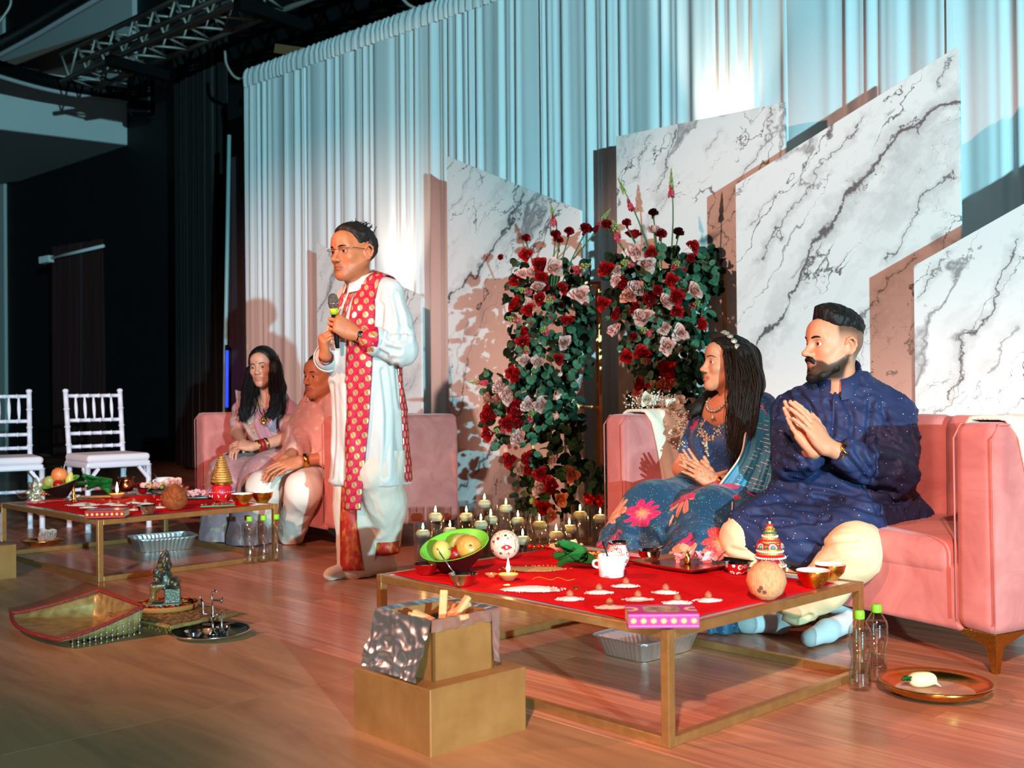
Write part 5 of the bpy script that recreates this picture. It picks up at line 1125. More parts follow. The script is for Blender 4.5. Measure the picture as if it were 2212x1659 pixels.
def woman_left():
    f0 = A((-.70, -.71)); yaw = math.atan2(f0[1], f0[0]); R = fr(yaw); c0 = A((-1.62, 7.50, 0)); w = lambda x, y, z: c0+R@A((x, y, z))
    p = thing('person', 'seated person with long black hair in pale pink embroidered sari', 'person', tuple(c0))
    hs = 1.06; RH = fr(math.atan2(-.985, -.17), -.02, .10); ho = A(atd(568, 793, 7.36))
    V, Q, c = head_skin(SKL, rgb(190, 116, 102), fem=True, jaw=.95, h=.0032, tilak=rgb(140, 40, 40), dot=True); sk = [((V*hs)@RH.T+ho, Q, c)]
    shL, shR = A(atd(622, 886, 7.30)), A(atd(524, 885, 7.52)); elL = A(atd(626, 945, 7.12)); elR = A(atd(512, 935, 7.40)); wL = A(atd(548, 966, 6.98)); wR = A(atd(527, 962, 7.08))
    hl = hand(wL, A(atd(506, 958, 6.98))-wL, (0, -.6, .8), False, (.35, .5, .3), .95, (.5, .1, .2, .2), .03, .0035, seg_between(wL, elL, .5)); hr = hand(wR, A(atd(505, 972, 7.0))-wR+A((0, -.03, 0)), (-.3, -.6, .7), True, (.4, .5, .3), .95, (.5, .1, .2, .2), .03, .0035, seg_between(wR, elR, .5))
    sk += [skin_of(hl, SKL), skin_of(hr, SKL)]
    v = Vol(c0+A((-.5, -.7, .4)), c0+A((.5, .4, 1.02)), .008); v.chain([ho+RH@A((-.035, 0, -.17)), w(.02, 0, .86)], [.05, .06], .03); v.ell(w(.06, 0, .80), (.085, .13, .09), .05, R)
    for sh, el, wr in ((shL, elL, wL), (shR, elR, wR)): v.chain([sh, el, seg_between(el, wr, .6)], [.05, .044, .034], .02)
    sk.append(skin_of(v.mesh(1), SKL)); V, Q, c = joined(sk); ob('body', (V, Q), SKIN, p, world=True, col=c)
    for s in (-1, 1): eye(ho, RH, hs, 'eye', p, s, (1, .0, 0))
    brow(ho, RH, hs, p, True, (.01, .008, .008), 1.3)
    PK = M('dusty_pink_silk', rgb(196, 146, 160), .55, sheen=.2, var=.08, vs=12); EMB = floral('pink_embroidered_net', rgb(176, 150, 140), [rgb(214, 180, 150), rgb(200, 110, 110), rgb(205, 195, 180)], 30, .40, (0, 0, 0), True, 1.3, rgb(206, 176, 170))
    v = Vol(c0+A((-.5, -.6, .32)), c0+A((.5, .4, .98)), .0085)
    v.loft([.38, .48, .58, .68, .75, .82, .88], [0, .0, .02, .05, .045, .02, 0], [0]*7, [.15, .135, .13, .14, .13, .10, .06], [.19, .175, .165, .175, .18, .165, .10], .01, 2.2, c0, R)
    for sh, el, sg in ((shL, elL, 1), (shR, elR, -1)): v.cone(w(0, sg*.06, .87), sh, .045, .062, .05); v.chain([sh, seg_between(sh, el, .62)], [.068, .058], .02)
    v.ell(w(.13, 0, .84), (.07, .055, .11), .015, R, sub=True); V, Q = v.mesh(2); V = ridged(V, Q, .003, 22, (1, 1, 1), 5); ob('blouse', (V, Q), PK, p, world=True)
    for sh, el in ((shL, elL), (shR, elR)): m = tube([seg_between(sh, el, .40), seg_between(sh, el, .66)], [.066, .060], 20, False); ob('sleeve_border', m, EMB, p, world=True, solid=.003)
    v = Vol((-2.45, 6.3, 0), (-1.1, 7.9, .66), .009); hR, hL = w(0, -.09, .46), w(0, .09, .46); kR, kL = A(atd(488, 1000, 7.0))-A((0, 0, .08)), A(atd(566, 1000, 6.80))-A((0, 0, .08))
    v.cone(hR, kR, .135, .11, .07); v.cone(hL, kL, .135, .11, .07); v.ell((kR+kL)/2+A((.05, .12, .02)), (.18, .2, .08), .06)
    fR, fL = A(onz(470, 1172))+A((0, .1, .02)), A(onz(530, 1180))+A((0, .1, .02)); v.chain([kR, (kR+fR)/2, fR], [.11, .12, .13], .06); v.chain([kL, (kL+fL)/2, fL], [.11, .12, .13], .06)
    V, Q = v.mesh(2); low = np.clip((.46-V[:, 2])/.12, 0, 1); V = ridged(V, Q, .011, 24, (1, 1, .1), 3, low); V[:, 2] = np.maximum(V[:, 2], .003); ob('sari_skirt', (V, Q), floral('pink_sari_skirt', rgb(170, 126, 134), [rgb(206, 170, 150), rgb(190, 120, 120), rgb(205, 190, 180)], 24, .36, (0, 0, 0), True, 3.3, rgb(188, 142, 148)), p, world=True)
    T = bvh(V, Q)
    sheet(px((508, 842, 7.56), (514, 880, 7.36), (533, 930, 7.20), (560, 965, 7.06)), px((533, 850, 7.56), (545, 885, 7.30), (572, 925, 7.14), (606, 940, 7.10)), 26, 24, 3.5, .010, EMB, 'sari_drape', p)
    sheet(px((545, 880, 7.30), (552, 920, 7.16), (570, 960, 7.02)), px((560, 885, 7.28), (580, 925, 7.12), (600, 955, 7.04)), 18, 20, 3, .012, PK, 'sari_pleats', p)
    q0, q1, q2, q3 = w(.20, -.16, .9), w(.20, .13, .9), w(.47, .15, .9), w(.45, -.16, .9); P = []
    for i in range(22):
        for j in range(26): s_, t_ = i/21, j/25; P.append((q0*(1-t_)+q1*t_)*(1-s_)+(q3*(1-t_)+q2*t_)*s_+A((0, 0, 0)))
    PV = wrap(T, P, [A((0, 0, -1.))]*len(P), .012, .6); PV[:, 2] = np.where(PV[:, 2] > .66, .30, np.maximum(PV[:, 2], .30)); PV[:, 2] += .004*np.sin(np.arange(len(PV)) % 26*1.1); ob('sari_lap_fold', (PV, [[i*26+j, i*26+j+1, (i+1)*26+j+1, (i+1)*26+j] for i in range(21) for j in range(25)]), EMB, p, world=True, solid=.003)
    hc = hair_cap([(-.13, -.11), (-.06, -.11), (-.035, -.08), (.0, -.05), (.030, .0), (.050, .055), (.070, .088), (.13, .10)], (.112, .090, .102), noise=.002, seed=9, col=(.006, .005, .006), strand=150, h=.0036); ob('hair', place(hc[:2], ho, RH, hs), HAIRM, p, world=True, col=hc[2])
    v = Vol(ho+A((-.35, -.4, -.55)), ho+A((.35, .3, .1)), .009)
    for pts, rr in ((px((592, 790, 7.34), (600, 840, 7.30), (598, 880, 7.20), (582, 898, 7.14)), [.05, .048, .042, .02]), (px((543, 800, 7.40), (535, 850, 7.36), (530, 890, 7.28), (522, 905, 7.26)), [.034, .036, .034, .012]), (px((575, 780, 7.5), (575, 850, 7.5)), [.08, .08])): v.chain(pts, rr, .04)
    V, Q = v.mesh(2); V = ridged(V, Q, .006, 50, (1, 1, .2), 4); ob('hair_length', (V, Q), HAIRM, p, world=True, col=np.tile(A((.006, .005, .006)), (len(V), 1)))
    ls = []; rg = np.random.RandomState(5)
    for k in range(34):
        a = rg.rand(); b = rg.randn(3)*3; sd_ = k % 2
        ls.append(lock(px((580+a*12, 772, 7.38), (592+a*14+b[0], 825, 7.25), (588+a*18+b[1], 880, 7.13), (574+a*16+b[2], 896+14*rg.rand(), 7.08)) if sd_ else px((548+a*10, 785, 7.42), (530+a*14+b[0], 840, 7.31), (522+a*16+b[1], 885, 7.22), (516+a*16+b[2], 898+14*rg.rand(), 7.20)), .010, 12, .008, k))
    m = join(ls); ob('hair_locks', m, HAIRM, p, world=True, col=np.tile(A((.008, .006, .007)), (len(m[0]), 1)))
    nk = [tube(px((556, 862, 7.24), (562, 890, 7.14), (570, 902, 7.10)), .004, 6), tube(px((585, 866, 7.22), (578, 890, 7.12), (570, 902, 7.10)), .004, 6)]+[ball(A(atd(570+3*math.cos(k), 908+6*math.sin(k*2), 7.09)), .012, 8, 6) for k in range(6)]; ob('necklace', join(nk), GOLDSHINE, p, world=True)
    for t_ in (.12, .34): ob('bangle', ring_on(seg_between(wL, elL, t_), elL-wL, .036, .012, .005), GOLDSHINE, p, world=True)
    ob('bangle', ring_on(seg_between(wL, elL, .22), elL-wL, .035, .03, .004), M('red_bangle', rgb(160, 20, 40), .4), p, world=True)
    for s in (-1, 1): ob('earring', place(ball((-.01, s*.092, -.055), (.006, .006, .012), 8, 6), ho, RH, hs), GOLDSHINE, p, world=True)
    FT = Vol(c0+A((-.8, -1.6, -.01)), c0+A((.6, 0, .15)), .007); 
woman_left()
SKO = rgb(196, 124, 88)
def man_left():
    f0 = A((-.80, -.60)); yaw = math.atan2(f0[1], f0[0]); R = fr(yaw); c0 = A((-1.20, 6.93, 0)); w = lambda x, y, z: c0+R@A((x, y, z))
    p = thing('person', 'seated person in pale pink kurta and white trousers behind the standing man', 'person', tuple(c0))
    hs = 1.10; RH = fr(math.atan2(-.80, -.60), -.02, -.02); ho = A(atd(692, 812, 6.80))
    V, Q, c = head_skin(SKO, rgb(140, 78, 64), stubble=(.12, rgb(90, 60, 50)), jaw=1.14, h=.0032, tilak=rgb(150, 40, 30), fat=.007, dot=True); sk = [((V*hs)@RH.T+ho, Q, c)]
    shL, shR = w(0, .20, .82), A(atd(668, 905, 6.93)); elR = A(atd(646, 970, 6.66)); elL = A(atd(730, 985, 6.40)); wR = A(atd(618, 990, 6.44)); wL = A(atd(652, 995, 6.36))
    hr = hand(wR, A(atd(585, 1018, 6.34))-wR, (-.3, -.6, .7), True, (.15, .2, .1), 1.1, (.4, .1, .2, .2), .10, .0035, seg_between(wR, elR, .6)); hl = hand(wL, A(atd(606, 1008, 6.30))-wL, (.1, -.6, .8), False, (.15, .2, .1), 1.1, (.4, .1, .2, .2), .10, .0035, seg_between(wL, elL, .8))
    V, Q, c = joined(sk+[skin_of(hr, SKO), skin_of(hl, SKO)]); ob('body', (V, Q), SKIN, p, world=True, col=c)
    for s in (-1, 1): eye(ho, RH, hs, 'eye', p, s, (1, .1, -.05))
    brow(ho, RH, hs, p, False, (.012, .01, .009), 1.2)
    hc = hair_cap([(-.13, -.06), (-.085, -.05), (-.045, -.03), (-.034, .02), (-.02, .034), (.01, .034), (.03, .04), (.052, .075), (.075, .088), (.13, .094)], (.110, .085, .097), noise=.004, seed=3, col=(.010, .009, .009), grey=(rgb(90, 86, 82), .02, .6), strand=100, h=.0036); ob('hair', place(hc[:2], ho, RH, hs), HAIRM, p, world=True, col=hc[2])
    PKK = floral('pink_thread_kurta', rgb(226, 164, 156), [rgb(236, 190, 180), rgb(240, 205, 190), rgb(225, 150, 145)], 26, .35, (0, 0, 0), False, 5.1, rgb(234, 178, 168))
    v = Vol(c0+A((-.6, -.7, .28)), c0+A((.5, .4, 1.0)), .0085)
    v.loft([.34, .46, .58, .70, .80, .87, .92], [.0, .03, .04, .03, .0, 0, 0], [0]*7, [.19, .19, .185, .165, .135, .10, .06], [.24, .245, .235, .23, .205, .15, .08], .01, 2.2, c0, R)
    for sh, el, wr, sg in ((shL, elL, wL, 1), (shR, elR, wR, -1)): v.cone(w(0, sg*.05, .89), sh, .05, .072, .05); v.chain([sh, el, seg_between(el, wr, .30)], [.078, .066, .058], .015)
    v.cone(w(.05, -.11, .43), w(.30, -.14, .42), .13, .10, .05); v.cone(w(.05, .11, .43), w(.30, .14, .42), .13, .10, .05)
    V, Q = v.mesh(2); V = ridged(V, Q, .005, 18, (1, 1, 1), 2); ob('kurta', (V, Q), PKK, p, world=True)
    CV = []; n_ = 30
    for k, (dz, rr) in enumerate(((-.03, .095), (.0, .085), (.04, .078), (.04, .073))):
        for i in range(n_): a = math.radians(14)+i/(n_-1)*math.radians(332); CV.append(w(.03+rr*math.cos(a), rr*math.sin(a), .905+dz-.035*math.cos(a)))
    ob('collar', (A(CV), [[k*n_+i, k*n_+i+1, (k+1)*n_+i+1, (k+1)*n_+i] for k in range(3) for i in range(n_-1)]), PKK, p, world=True, solid=.004)
    v = Vol((-2.3, 5.6, 0), (-.8, 7.2, .62), .0085); kR, kL = A(atd(572, 1022, 6.50))-A((0, 0, .09)), A(atd(655, 1025, 6.28))-A((0, 0, .09)); aR, aL = A(onz(566, 1175))+A((0, .12, .06)), A(onz(622, 1180))+A((0, .10, .06))
    v.chain([w(0, -.1, .45), kR, aR], [.125, .098, .078], .05); v.chain([w(0, .1, .45), kL, aL], [.125, .098, .078], .05)
    V, Q = v.mesh(2); V = ridged(V, Q, .006, 16, (1, 1, .6), 5); V[:, 2] = np.maximum(V[:, 2], .004); ob('trousers', (V, Q), M('white_trouser', rgb(232, 222, 210), .75, bump=.2, bs=200), p, world=True)
    ob('watch', ring_on(seg_between(wL, elL, .12), elL-wL, .036, .03, .004), GOLDSHINE, p, world=True)
man_left()
# ------------------------------------------------------------------ flower stands
def petal(w, h, curl, ruffle=0.):
    def fn(u, v):
        x = (u-.5)*w*math.sin(math.pi*(.12+.80*v))**.6; z = h*v; y = curl*v*v-.55*w*((u-.5)**2)*1.6+ruffle*math.sin(u*18)*v
        return (x, -y, z)
    return grid(fn, 5, 5)[:2]
def rose_mesh(open_=1.0, n=17, seed=0):
    r = np.random.RandomState(seed); ms = []
    for i in range(n):
        t = i/(n-1); a = i*2.4; p = petal(.45+.55*t, .62+.12*t, .02+.30*t*open_)
        tilt = (.05+.85*t**1.3*open_); rr = .04+.26*t
        v = p[0] @ rot_m((tilt-.12, 0, 0)).T + A((0, -rr, -.15-.18*t)); v = v @ rz(a+.3*r.randn()).T; ms.append((v, p[1]))
    v, f = join(ms); return v/.62, f
def carn_mesh(seed=0):
    r = np.random.RandomState(seed); ms = []
    for k in range(46):
        a = r.rand()*6.283; el = math.acos(1-r.rand()*1.15); p = petal(.55, .75, .15, .07)
        v = p[0]@rot_m((-el+.15*r.randn(), 0, 0)).T@rz(a).T; ms.append((v*.9, p[1]))
    ms.append(lathe([(0, -.7), (.14, -.65), (.2, -.2), (.1, 0), (0, 0)], 8)); return join(ms)
def snap_mesh(seed=0):
    r = np.random.RandomState(seed); ms = []
    for k in range(26):
        t = r.rand(); a = r.rand()*6.283; rad = .55*(1-t*.7); c = A((rad*math.cos(a), rad*math.sin(a), -.6+1.5*t))
        for q in range(3):
            p = petal(.45, .40, .2, .05); v = p[0]@rot_m((-1.1+.3*r.randn(), 0, 0)).T@rz(a+math.pi/2+.6*r.randn()).T; ms.append((v*.8+c*.8, p[1]))
    return join(ms)
def bud_mesh():
    ms = []; r = np.random.RandomState(1)
    for k in range(18):
        t = k/18; a = k*2.4; rad = .22*(1-t)+.03; ms.append(ball((rad*math.cos(a), rad*math.sin(a), .9*t), (.11*(1-.6*t),)*2+(.14*(1-.5*t),), 7, 5))
    return join(ms)
def fmat(n, c, d): 
    t = NT(n); o = t.n('ShaderNodeObjectInfo'); t.p(Base__Color=t.mix(t.ramp(t.noise(t.co(), 2.2, 3), [(.35, 1.), (.65, 0.)]), t.mix(o.outputs['Random'], c, tuple(x*.82 for x in c)), d), Roughness=.55); t.set(t.b, 'Subsurface Weight', .08); t.set(t.b, 'Subsurface Radius', (.01, .005, .004)); t.set(t.b, 'Subsurface Scale', 1.); t.set(t.b, 'Specular IOR Level', .2); return t.m
FM = {'R': fmat('red_rose', rgb(216, 20, 22), rgb(140, 6, 10)), 'C': fmat('dark_red_carnation', rgb(176, 14, 20), rgb(104, 4, 8)), 'D': fmat('maroon_carnation', rgb(86, 8, 14), rgb(40, 2, 5)), 'P': fmat('pink_rose', rgb(252, 208, 192), rgb(240, 164, 152)), 'E': fmat('peach_rose', rgb(236, 160, 130), rgb(214, 112, 90)), 'S': fmat('coral_snapdragon', rgb(226, 92, 96), rgb(206, 40, 66)), 'B': fmat('coral_spray_bud', rgb(236, 110, 104), rgb(220, 70, 74))}
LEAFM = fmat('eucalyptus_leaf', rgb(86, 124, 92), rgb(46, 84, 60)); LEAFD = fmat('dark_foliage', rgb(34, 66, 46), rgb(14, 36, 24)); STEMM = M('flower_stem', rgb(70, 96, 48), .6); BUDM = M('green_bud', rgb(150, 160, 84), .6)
def prep(nm, m, mat): me = mk(nm, m); me.materials.append(mat); return me
RO = [rose_mesh(1., 17, 1), rose_mesh(.8, 15, 2), rose_mesh(1.15, 18, 3)]
MESH = {k: [prep('rose', RO[i], FM[k]) for i in range(3)] for k in 'RPE'}; MESH.update({k: [prep('carnation', carn_mesh(i), FM[k]) for i in range(2)] for k in 'CD'}); MESH['S'] = [prep('snapdragon', snap_mesh(i), FM['S']) for i in range(2)]; MESH['B'] = [prep('spray_bud', rose_mesh(.35, 8, 5), FM['B'])]
BUD = prep('bud_tip', bud_mesh(), BUDM)
NM = {'R': 'red_rose', 'P': 'pink_rose', 'E': 'peach_rose', 'C': 'carnation', 'D': 'dark_carnation', 'S': 'snapdragon', 'B': 'spray_bud'}
LV = grid(lambda u, v: ((u-.5)*1.7*math.sin(math.pi*min(1, .08+.86*v))**.5, v*2-.0, .22*(u-.5)**2*4+.12*math.sin(v*3)), 5, 6); LV = (LV[0], LV[1])
LEAF = [prep('leaf', LV, LEAFM)]
fr_rng = np.random.RandomState(12)
def face(d, spin=0.):
    q = Vector(d).to_track_quat('Z', 'Y'); e = q.to_matrix() @ Matrix.Rotation(spin, 3, 'Z'); return e.to_euler()
def flower(par, kind, u, v, D, r_px, axis_u, tilt=None):
    p = atd(u, v, D); r = r_px*D/F
    d = Vector(tilt) if tilt else Vector(((u-axis_u)/110*.8+.25*fr_rng.randn(), -1.0, .25+.25*fr_rng.randn())); d.normalize()
    o = ob(NM[kind], MESH[kind][fr_rng.randint(len(MESH[kind]))], None, par, tuple(Vector(p)-par.location), face(d, fr_rng.rand()*6.28)); o.scale = (r*1.05,)*3
    if kind == 'S': b = ob('bud_tip', BUD, None, o, (0, 0, .75), (.2, 0, 0)); b.scale = (1.3,)*3
    return o
def foliage(par, polys, D, n_leaf, n_dark, axis):
    V = []; Fc = []; k = 0; tot = sum(w_ for _, w_ in polys)
    def samp():
        x = fr_rng.rand()*tot
        for (u0, u1, v0, v1), w_ in polys:
            if x < w_: return u0+(u1-u0)*fr_rng.rand(), v0+(v1-v0)*fr_rng.rand(), (u0+u1)/2, (u1-u0)/2
            x -= w_
        return u0, v0, (u0+u1)/2, 1
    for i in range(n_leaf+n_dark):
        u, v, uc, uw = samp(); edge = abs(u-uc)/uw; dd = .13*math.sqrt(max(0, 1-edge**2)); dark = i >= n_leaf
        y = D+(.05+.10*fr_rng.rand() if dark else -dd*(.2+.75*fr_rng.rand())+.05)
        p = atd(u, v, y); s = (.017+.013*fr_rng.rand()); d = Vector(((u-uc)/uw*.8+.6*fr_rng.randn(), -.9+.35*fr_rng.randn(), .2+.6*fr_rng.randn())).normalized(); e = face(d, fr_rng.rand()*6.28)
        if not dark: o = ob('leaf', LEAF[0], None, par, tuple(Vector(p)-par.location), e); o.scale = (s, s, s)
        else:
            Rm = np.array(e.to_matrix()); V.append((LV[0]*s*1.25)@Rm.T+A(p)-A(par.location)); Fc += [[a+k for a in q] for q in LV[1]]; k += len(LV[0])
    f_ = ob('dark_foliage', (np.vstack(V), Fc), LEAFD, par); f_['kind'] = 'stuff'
def stand(name, label, u0, u1, D, zt, zs):
    a, b = atd(u0, 800, D), atd(u1, 800, D); w_ = b.x-a.x; s = thing(name, label, 'flower stand', (b.x-w_/2, D+.1, 0)); x0, x1, y0, y1 = -w_/2, w_/2, -.1, .12
    for x in (x0, x1):
        for y in (y0, y1): ob('post', box(x, y, zt/2, .016, .016, zt), GOLD, s, smooth=False)
    for z in (.008, zs, zt-.008):
        for y in (y0, y1): ob('rail', box(0, y, z, w_-.016, .015, .015), GOLD, s, smooth=False)
        for x in (x0, x1): ob('rail', box(x, .01, z, .015, y1-y0-.016, .015), GOLD, s, smooth=False)
    return s
DL, DR = 6.30, 6.05
sL = stand('flower_stand', 'gold frame stand carrying the left flower arrangement', 1150, 1297, DL+.12, 1.53, .80)
sR = stand('flower_stand', 'gold frame stand carrying the right flower arrangement', 1418, 1567, DR+.12, 1.575, .80)
aL = thing('flower_arrangement', 'cascading arrangement of red and pink flowers on the left gold stand', 'flowers', tuple(atd(1190, 1150, DL).xy.to_3d()))
aR = thing('flower_arrangement', 'tall arrangement of red and pink flowers on the right gold stand', 'flowers', tuple(atd(1430, 1150, DR).xy.to_3d()))
Z1 = lambda s: [(k, 1080+x/4.254, 370+y/4.254, r/4.254) for k, x, y, r in s]; Z2 = lambda s: [(k, 960+x/3.95, 700+y/3.95, r/3.95) for k, x, y, r in s]
fl1 = Z1([('C', 240, 620, 52), ('C', 510, 590, 60), ('C', 635, 560, 55), ('C', 785, 535, 68), ('C', 545, 640, 45), ('C', 10, 790, 34), ('R', 240, 770, 48), ('R', 365, 860, 55), ('P', 497, 888, 68), ('S', 705, 910, 70), ('R', 145, 1000, 50), ('P', 200, 940, 40), ('P', 275, 930, 45), ('R', 385, 970, 45), ('P', 345, 1060, 50), ('C', 415, 1065, 50), ('R', 575, 1075, 42), ('P', 735, 1130, 68), ('R', 365, 1175, 48), ('S', 470, 1170, 62), ('R', 145, 1220, 58), ('P', 280, 1230, 50), ('R', 255, 1270, 46), ('D', 560, 1235, 42), ('S', 250, 1110, 58), ('R', 620, 1370, 45), ('S', 145, 1370, 58), ('S', 420, 1470, 66), ('R', 225, 1475, 45), ('R', 210, 1570, 50), ('P', 590, 1578, 56), ('B', 465, 1340, 24), ('B', 285, 1400, 26), ('B', 485, 1395, 18), ('B', 70, 1085, 18)])
fl1 += Z2([('S', 700, 230, 48), ('R', 975, 295, 36), ('P', 675, 310, 42), ('P', 795, 320, 42), ('R', 570, 410, 40), ('R', 615, 440, 50), ('P', 465, 530, 48), ('P', 540, 615, 60), ('E', 370, 640, 42), ('E', 440, 640, 35), ('P', 715, 690, 45), ('P', 813, 692, 50), ('R', 590, 700, 50), ('R', 370, 775, 60), ('R', 600, 765, 45), ('R', 530, 850, 48), ('R', 625, 850, 45), ('S', 730, 800, 52), ('R', 370, 935, 48), ('S', 495, 910, 48), ('P', 630, 965, 50), ('B', 560, 1045, 26), ('B', 612, 1060, 24), ('R', 555, 1155, 48), ('R', 705, 1145, 45), ('E', 915, 1165, 42), ('R', 710, 1250, 45), ('E', 645, 1240, 40), ('R', 815, 1275, 48), ('E', 810, 1395, 50), ('R', 905, 1370, 58), ('E', 1090, 1280, 48), ('E', 995, 1495, 48), ('R', 1215, 1490, 45), ('R', 1310, 1510, 40), ('R', 850, 1570, 45), ('S', 770, 1520, 50), ('E', 910, 1630, 45), ('B', 955, 1585, 16)])
fl2 = Z1([('C', 985, 495, 62), ('C', 1165, 480, 52), ('R', 1225, 585, 55), ('S', 1080, 600, 66), ('D', 1410, 390, 55), ('P', 1415, 535, 50), ('C', 1480, 585, 64), ('D', 1640, 570, 62), ('R', 1775, 685, 50), ('C', 1750, 800, 50), ('P', 1245, 745, 60), ('R', 1395, 740, 42), ('P', 1350, 850, 68), ('R', 975, 900, 58), ('S', 1180, 850, 66), ('P', 1070, 910, 36), ('P', 1060, 1000, 38), ('R', 1150, 1035, 56), ('P', 1258, 1070, 66), ('R', 1575, 1000, 48), ('S', 1610, 870, 56), ('B', 1695, 905, 32), ('C', 1450, 1095, 56), ('R', 1375, 1168, 56), ('P', 1530, 1195, 58), ('R', 1625, 1150, 58), ('P', 1790, 1100, 62), ('E', 1185, 1140, 55), ('R', 940, 1215, 48), ('R', 1075, 1310, 48), ('R', 1245, 1255, 50), ('P', 1310, 1335, 70), ('R', 1630, 1290, 46), ('P', 1060, 1455, 58), ('B', 1430, 1365, 26), ('P', 1525, 1430, 38), ('P', 1495, 1460, 32), ('S', 1370, 1480, 58), ('C', 1230, 1520, 50), ('P', 1660, 1485, 55), ('R', 1850, 1405, 52), ('P', 1535, 1605, 58), ('S', 1780, 1230, 52), ('B', 1280, 1210, 18), ('B', 1665, 1000, 18)])
fl2 += [('R', 1353, 771, 11), ('R', 1386, 762, 13), ('R', 1441, 799, 15), ('S', 1397, 781, 15), ('E', 1439, 830, 15), ('R', 1382, 830, 12), ('S', 1401, 834, 12), ('P', 1378, 850, 9)]
for par, fl_, D, ax in ((aL, fl1, DL, 1185), (aR, fl2, DR, 1430)):
    for k, u, v, r in fl_:
        out = v < 520 and par is aR or v < 545 and par is aL
        flower(par, k, u, v, D-(.0 if out else .22)+.03*fr_rng.randn(), r*(1.02 if k in 'RPEB' else 1.3), ax, (.3*(u-ax)/100+.1, -.5, .8) if out else None)
        if out: ob('stem', tube(spline([tuple(atd(u, v+6, D)-par.location), tuple(atd(u*.6+ax*.4, v+70, D)-par.location), tuple(atd(u*.2+ax*.8, v+150, D)-par.location)], 8), .004, 5), STEMM, par)
# tall snapdragon spikes
for par, D, base, tip, k0 in ((aL, DL, (1208, 545), (1190, 442), .45), (aL, DL, (1238, 560), (1318, 452), .55), (aR, DR, (1405, 545), (1336, 386), .35), (aR, DR, (1450, 560), (1450, 366), .62), (aL, DL-.1, (1098, 830), (1014, 826), .5)):
    a, b = atd(*base, D), atd(*tip, D-.03); st = ob('snapdragon_stem', tube(spline([tuple(a-par.location), tuple((a+b)/2-par.location+Vector((.01, 0, 0))), tuple(b-par.location)], 8), [.005, .005, .0045, .004, .004, .003, .003, .002], 6), STEMM, par)
    d = (b-a); q = a+d*(.60 if k0 < .6 else .72); o = ob('snapdragon', MESH['S'][0], None, par, tuple(q-par.location), face(d)); o.scale = (.040, .040, .055)
    o = ob('bud_tip', BUD, None, par, tuple(a+d*.80-par.location), face(d)); o.scale = (.045, .045, d.length*.24)
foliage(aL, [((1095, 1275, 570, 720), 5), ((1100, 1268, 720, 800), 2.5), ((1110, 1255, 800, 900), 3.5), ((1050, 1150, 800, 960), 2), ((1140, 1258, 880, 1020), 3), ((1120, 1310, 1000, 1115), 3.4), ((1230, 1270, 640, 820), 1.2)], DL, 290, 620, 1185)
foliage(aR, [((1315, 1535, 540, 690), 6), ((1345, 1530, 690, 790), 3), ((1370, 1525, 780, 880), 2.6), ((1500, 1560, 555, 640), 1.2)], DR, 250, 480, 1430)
# baby's breath posy with white roses on the sofa arm, and the cream throw it lies on
CREAM = M('cream_fleece', rgb(236, 222, 198), .95, bump=.9, bs=140, sheen=.3)
def throw(o, a, xo, w_, y0, y1, H, inner, outer, label, seed):
    # strip draped over an arm: goes up the inner face, over the top, down the outer face
    def fn(u, v):
        t = v; y = y0+(y1-y0)*u+.02*math.sin(v*5+seed)
        path = [(xo+w_+.012, inner), (xo+w_+.012, H-.04), (xo+w_*.85, H+.014), (xo+w_*.15, H+.014), (xo-.012, H-.04), (xo-.012, outer)]
        L = [0]; 
        for p, q in zip(path, path[1:]): L.append(L[-1]+math.hypot(p[0]-q[0], p[1]-q[1]))
        s = t*L[-1]; i = max(k for k in range(len(L)-1) if L[k] <= s+1e-9); r = (s-L[i])/(L[i+1]-L[i]); x = path[i][0]+(path[i+1][0]-path[i][0])*r; z = path[i][1]+(path[i+1][1]-path[i][1])*r
        return (x+.006*math.sin(u*14+v*9+seed), y+.12*(1-abs(2*v-1))*0+(.05*math.sin(v*4+seed)), z+.003*math.sin(u*22))
    m = grid(fn, 26, 40); return tag(ob('cream_throw', m, CREAM, loc=o, rot=(0, 0, a), solid=.012), label, 'blanket')
throw(SO_R, SA_R, 0, .165, .15, .32, .785, .24, .45, 'cream fleece throw over the left arm of the right sofa', 1)
throw(SO_R, SA_R, 2.12-.165, .165, .12, .60, .785, .42, .38, 'cream fleece throw over the right arm of the right sofa', 2)
bb = thing('flower_posy', 'posy of baby\'s breath and white roses lying on the sofa arm', 'flowers', tuple(sofa_pt(SO_R, SA_R, .08, .42, .81)))
WR_ = fmat('cream_rose', rgb(246, 236, 218), rgb(236, 214, 186)); MESH['W'] = [prep('rose', rose_mesh(1.1, 16, 8), WR_)]; NM['W'] = 'white_rose'
for u, v, D, r in ((1397, 862, 5.38, 11), (1452, 878, 5.26, 13), (1468, 866, 5.30, 10), (1458, 932, 5.12, 9)): flower(bb, 'W', u, v, D, r, 1430)
V = []; Fc = []; k = 0; fl_b = ball((0, 0, 0), .0042, 6, 4)
for i in range(900):
    t = fr_rng.rand(); P_ = px((1372, 870, 5.50), (1415, 862, 5.42), (1448, 870, 5.36), (1468, 905, 5.26), (1468, 945, 5.20)) if i < 1 else P_
    j = min(3, int(t*4)); q = P_[j]+(P_[j+1]-P_[j])*(t*4-j); q = q+fr_rng.randn(3)*A((.026, .024, .016)); V.append(fl_b[0]+q-A(bb.location)); Fc += [[a+k for a in f] for f in fl_b[1]]; k += len(fl_b[0])
o = ob('babys_breath', (np.vstack(V), Fc), M('babys_breath_white', rgb(244, 240, 226), .7), bb); o['kind'] = 'stuff'
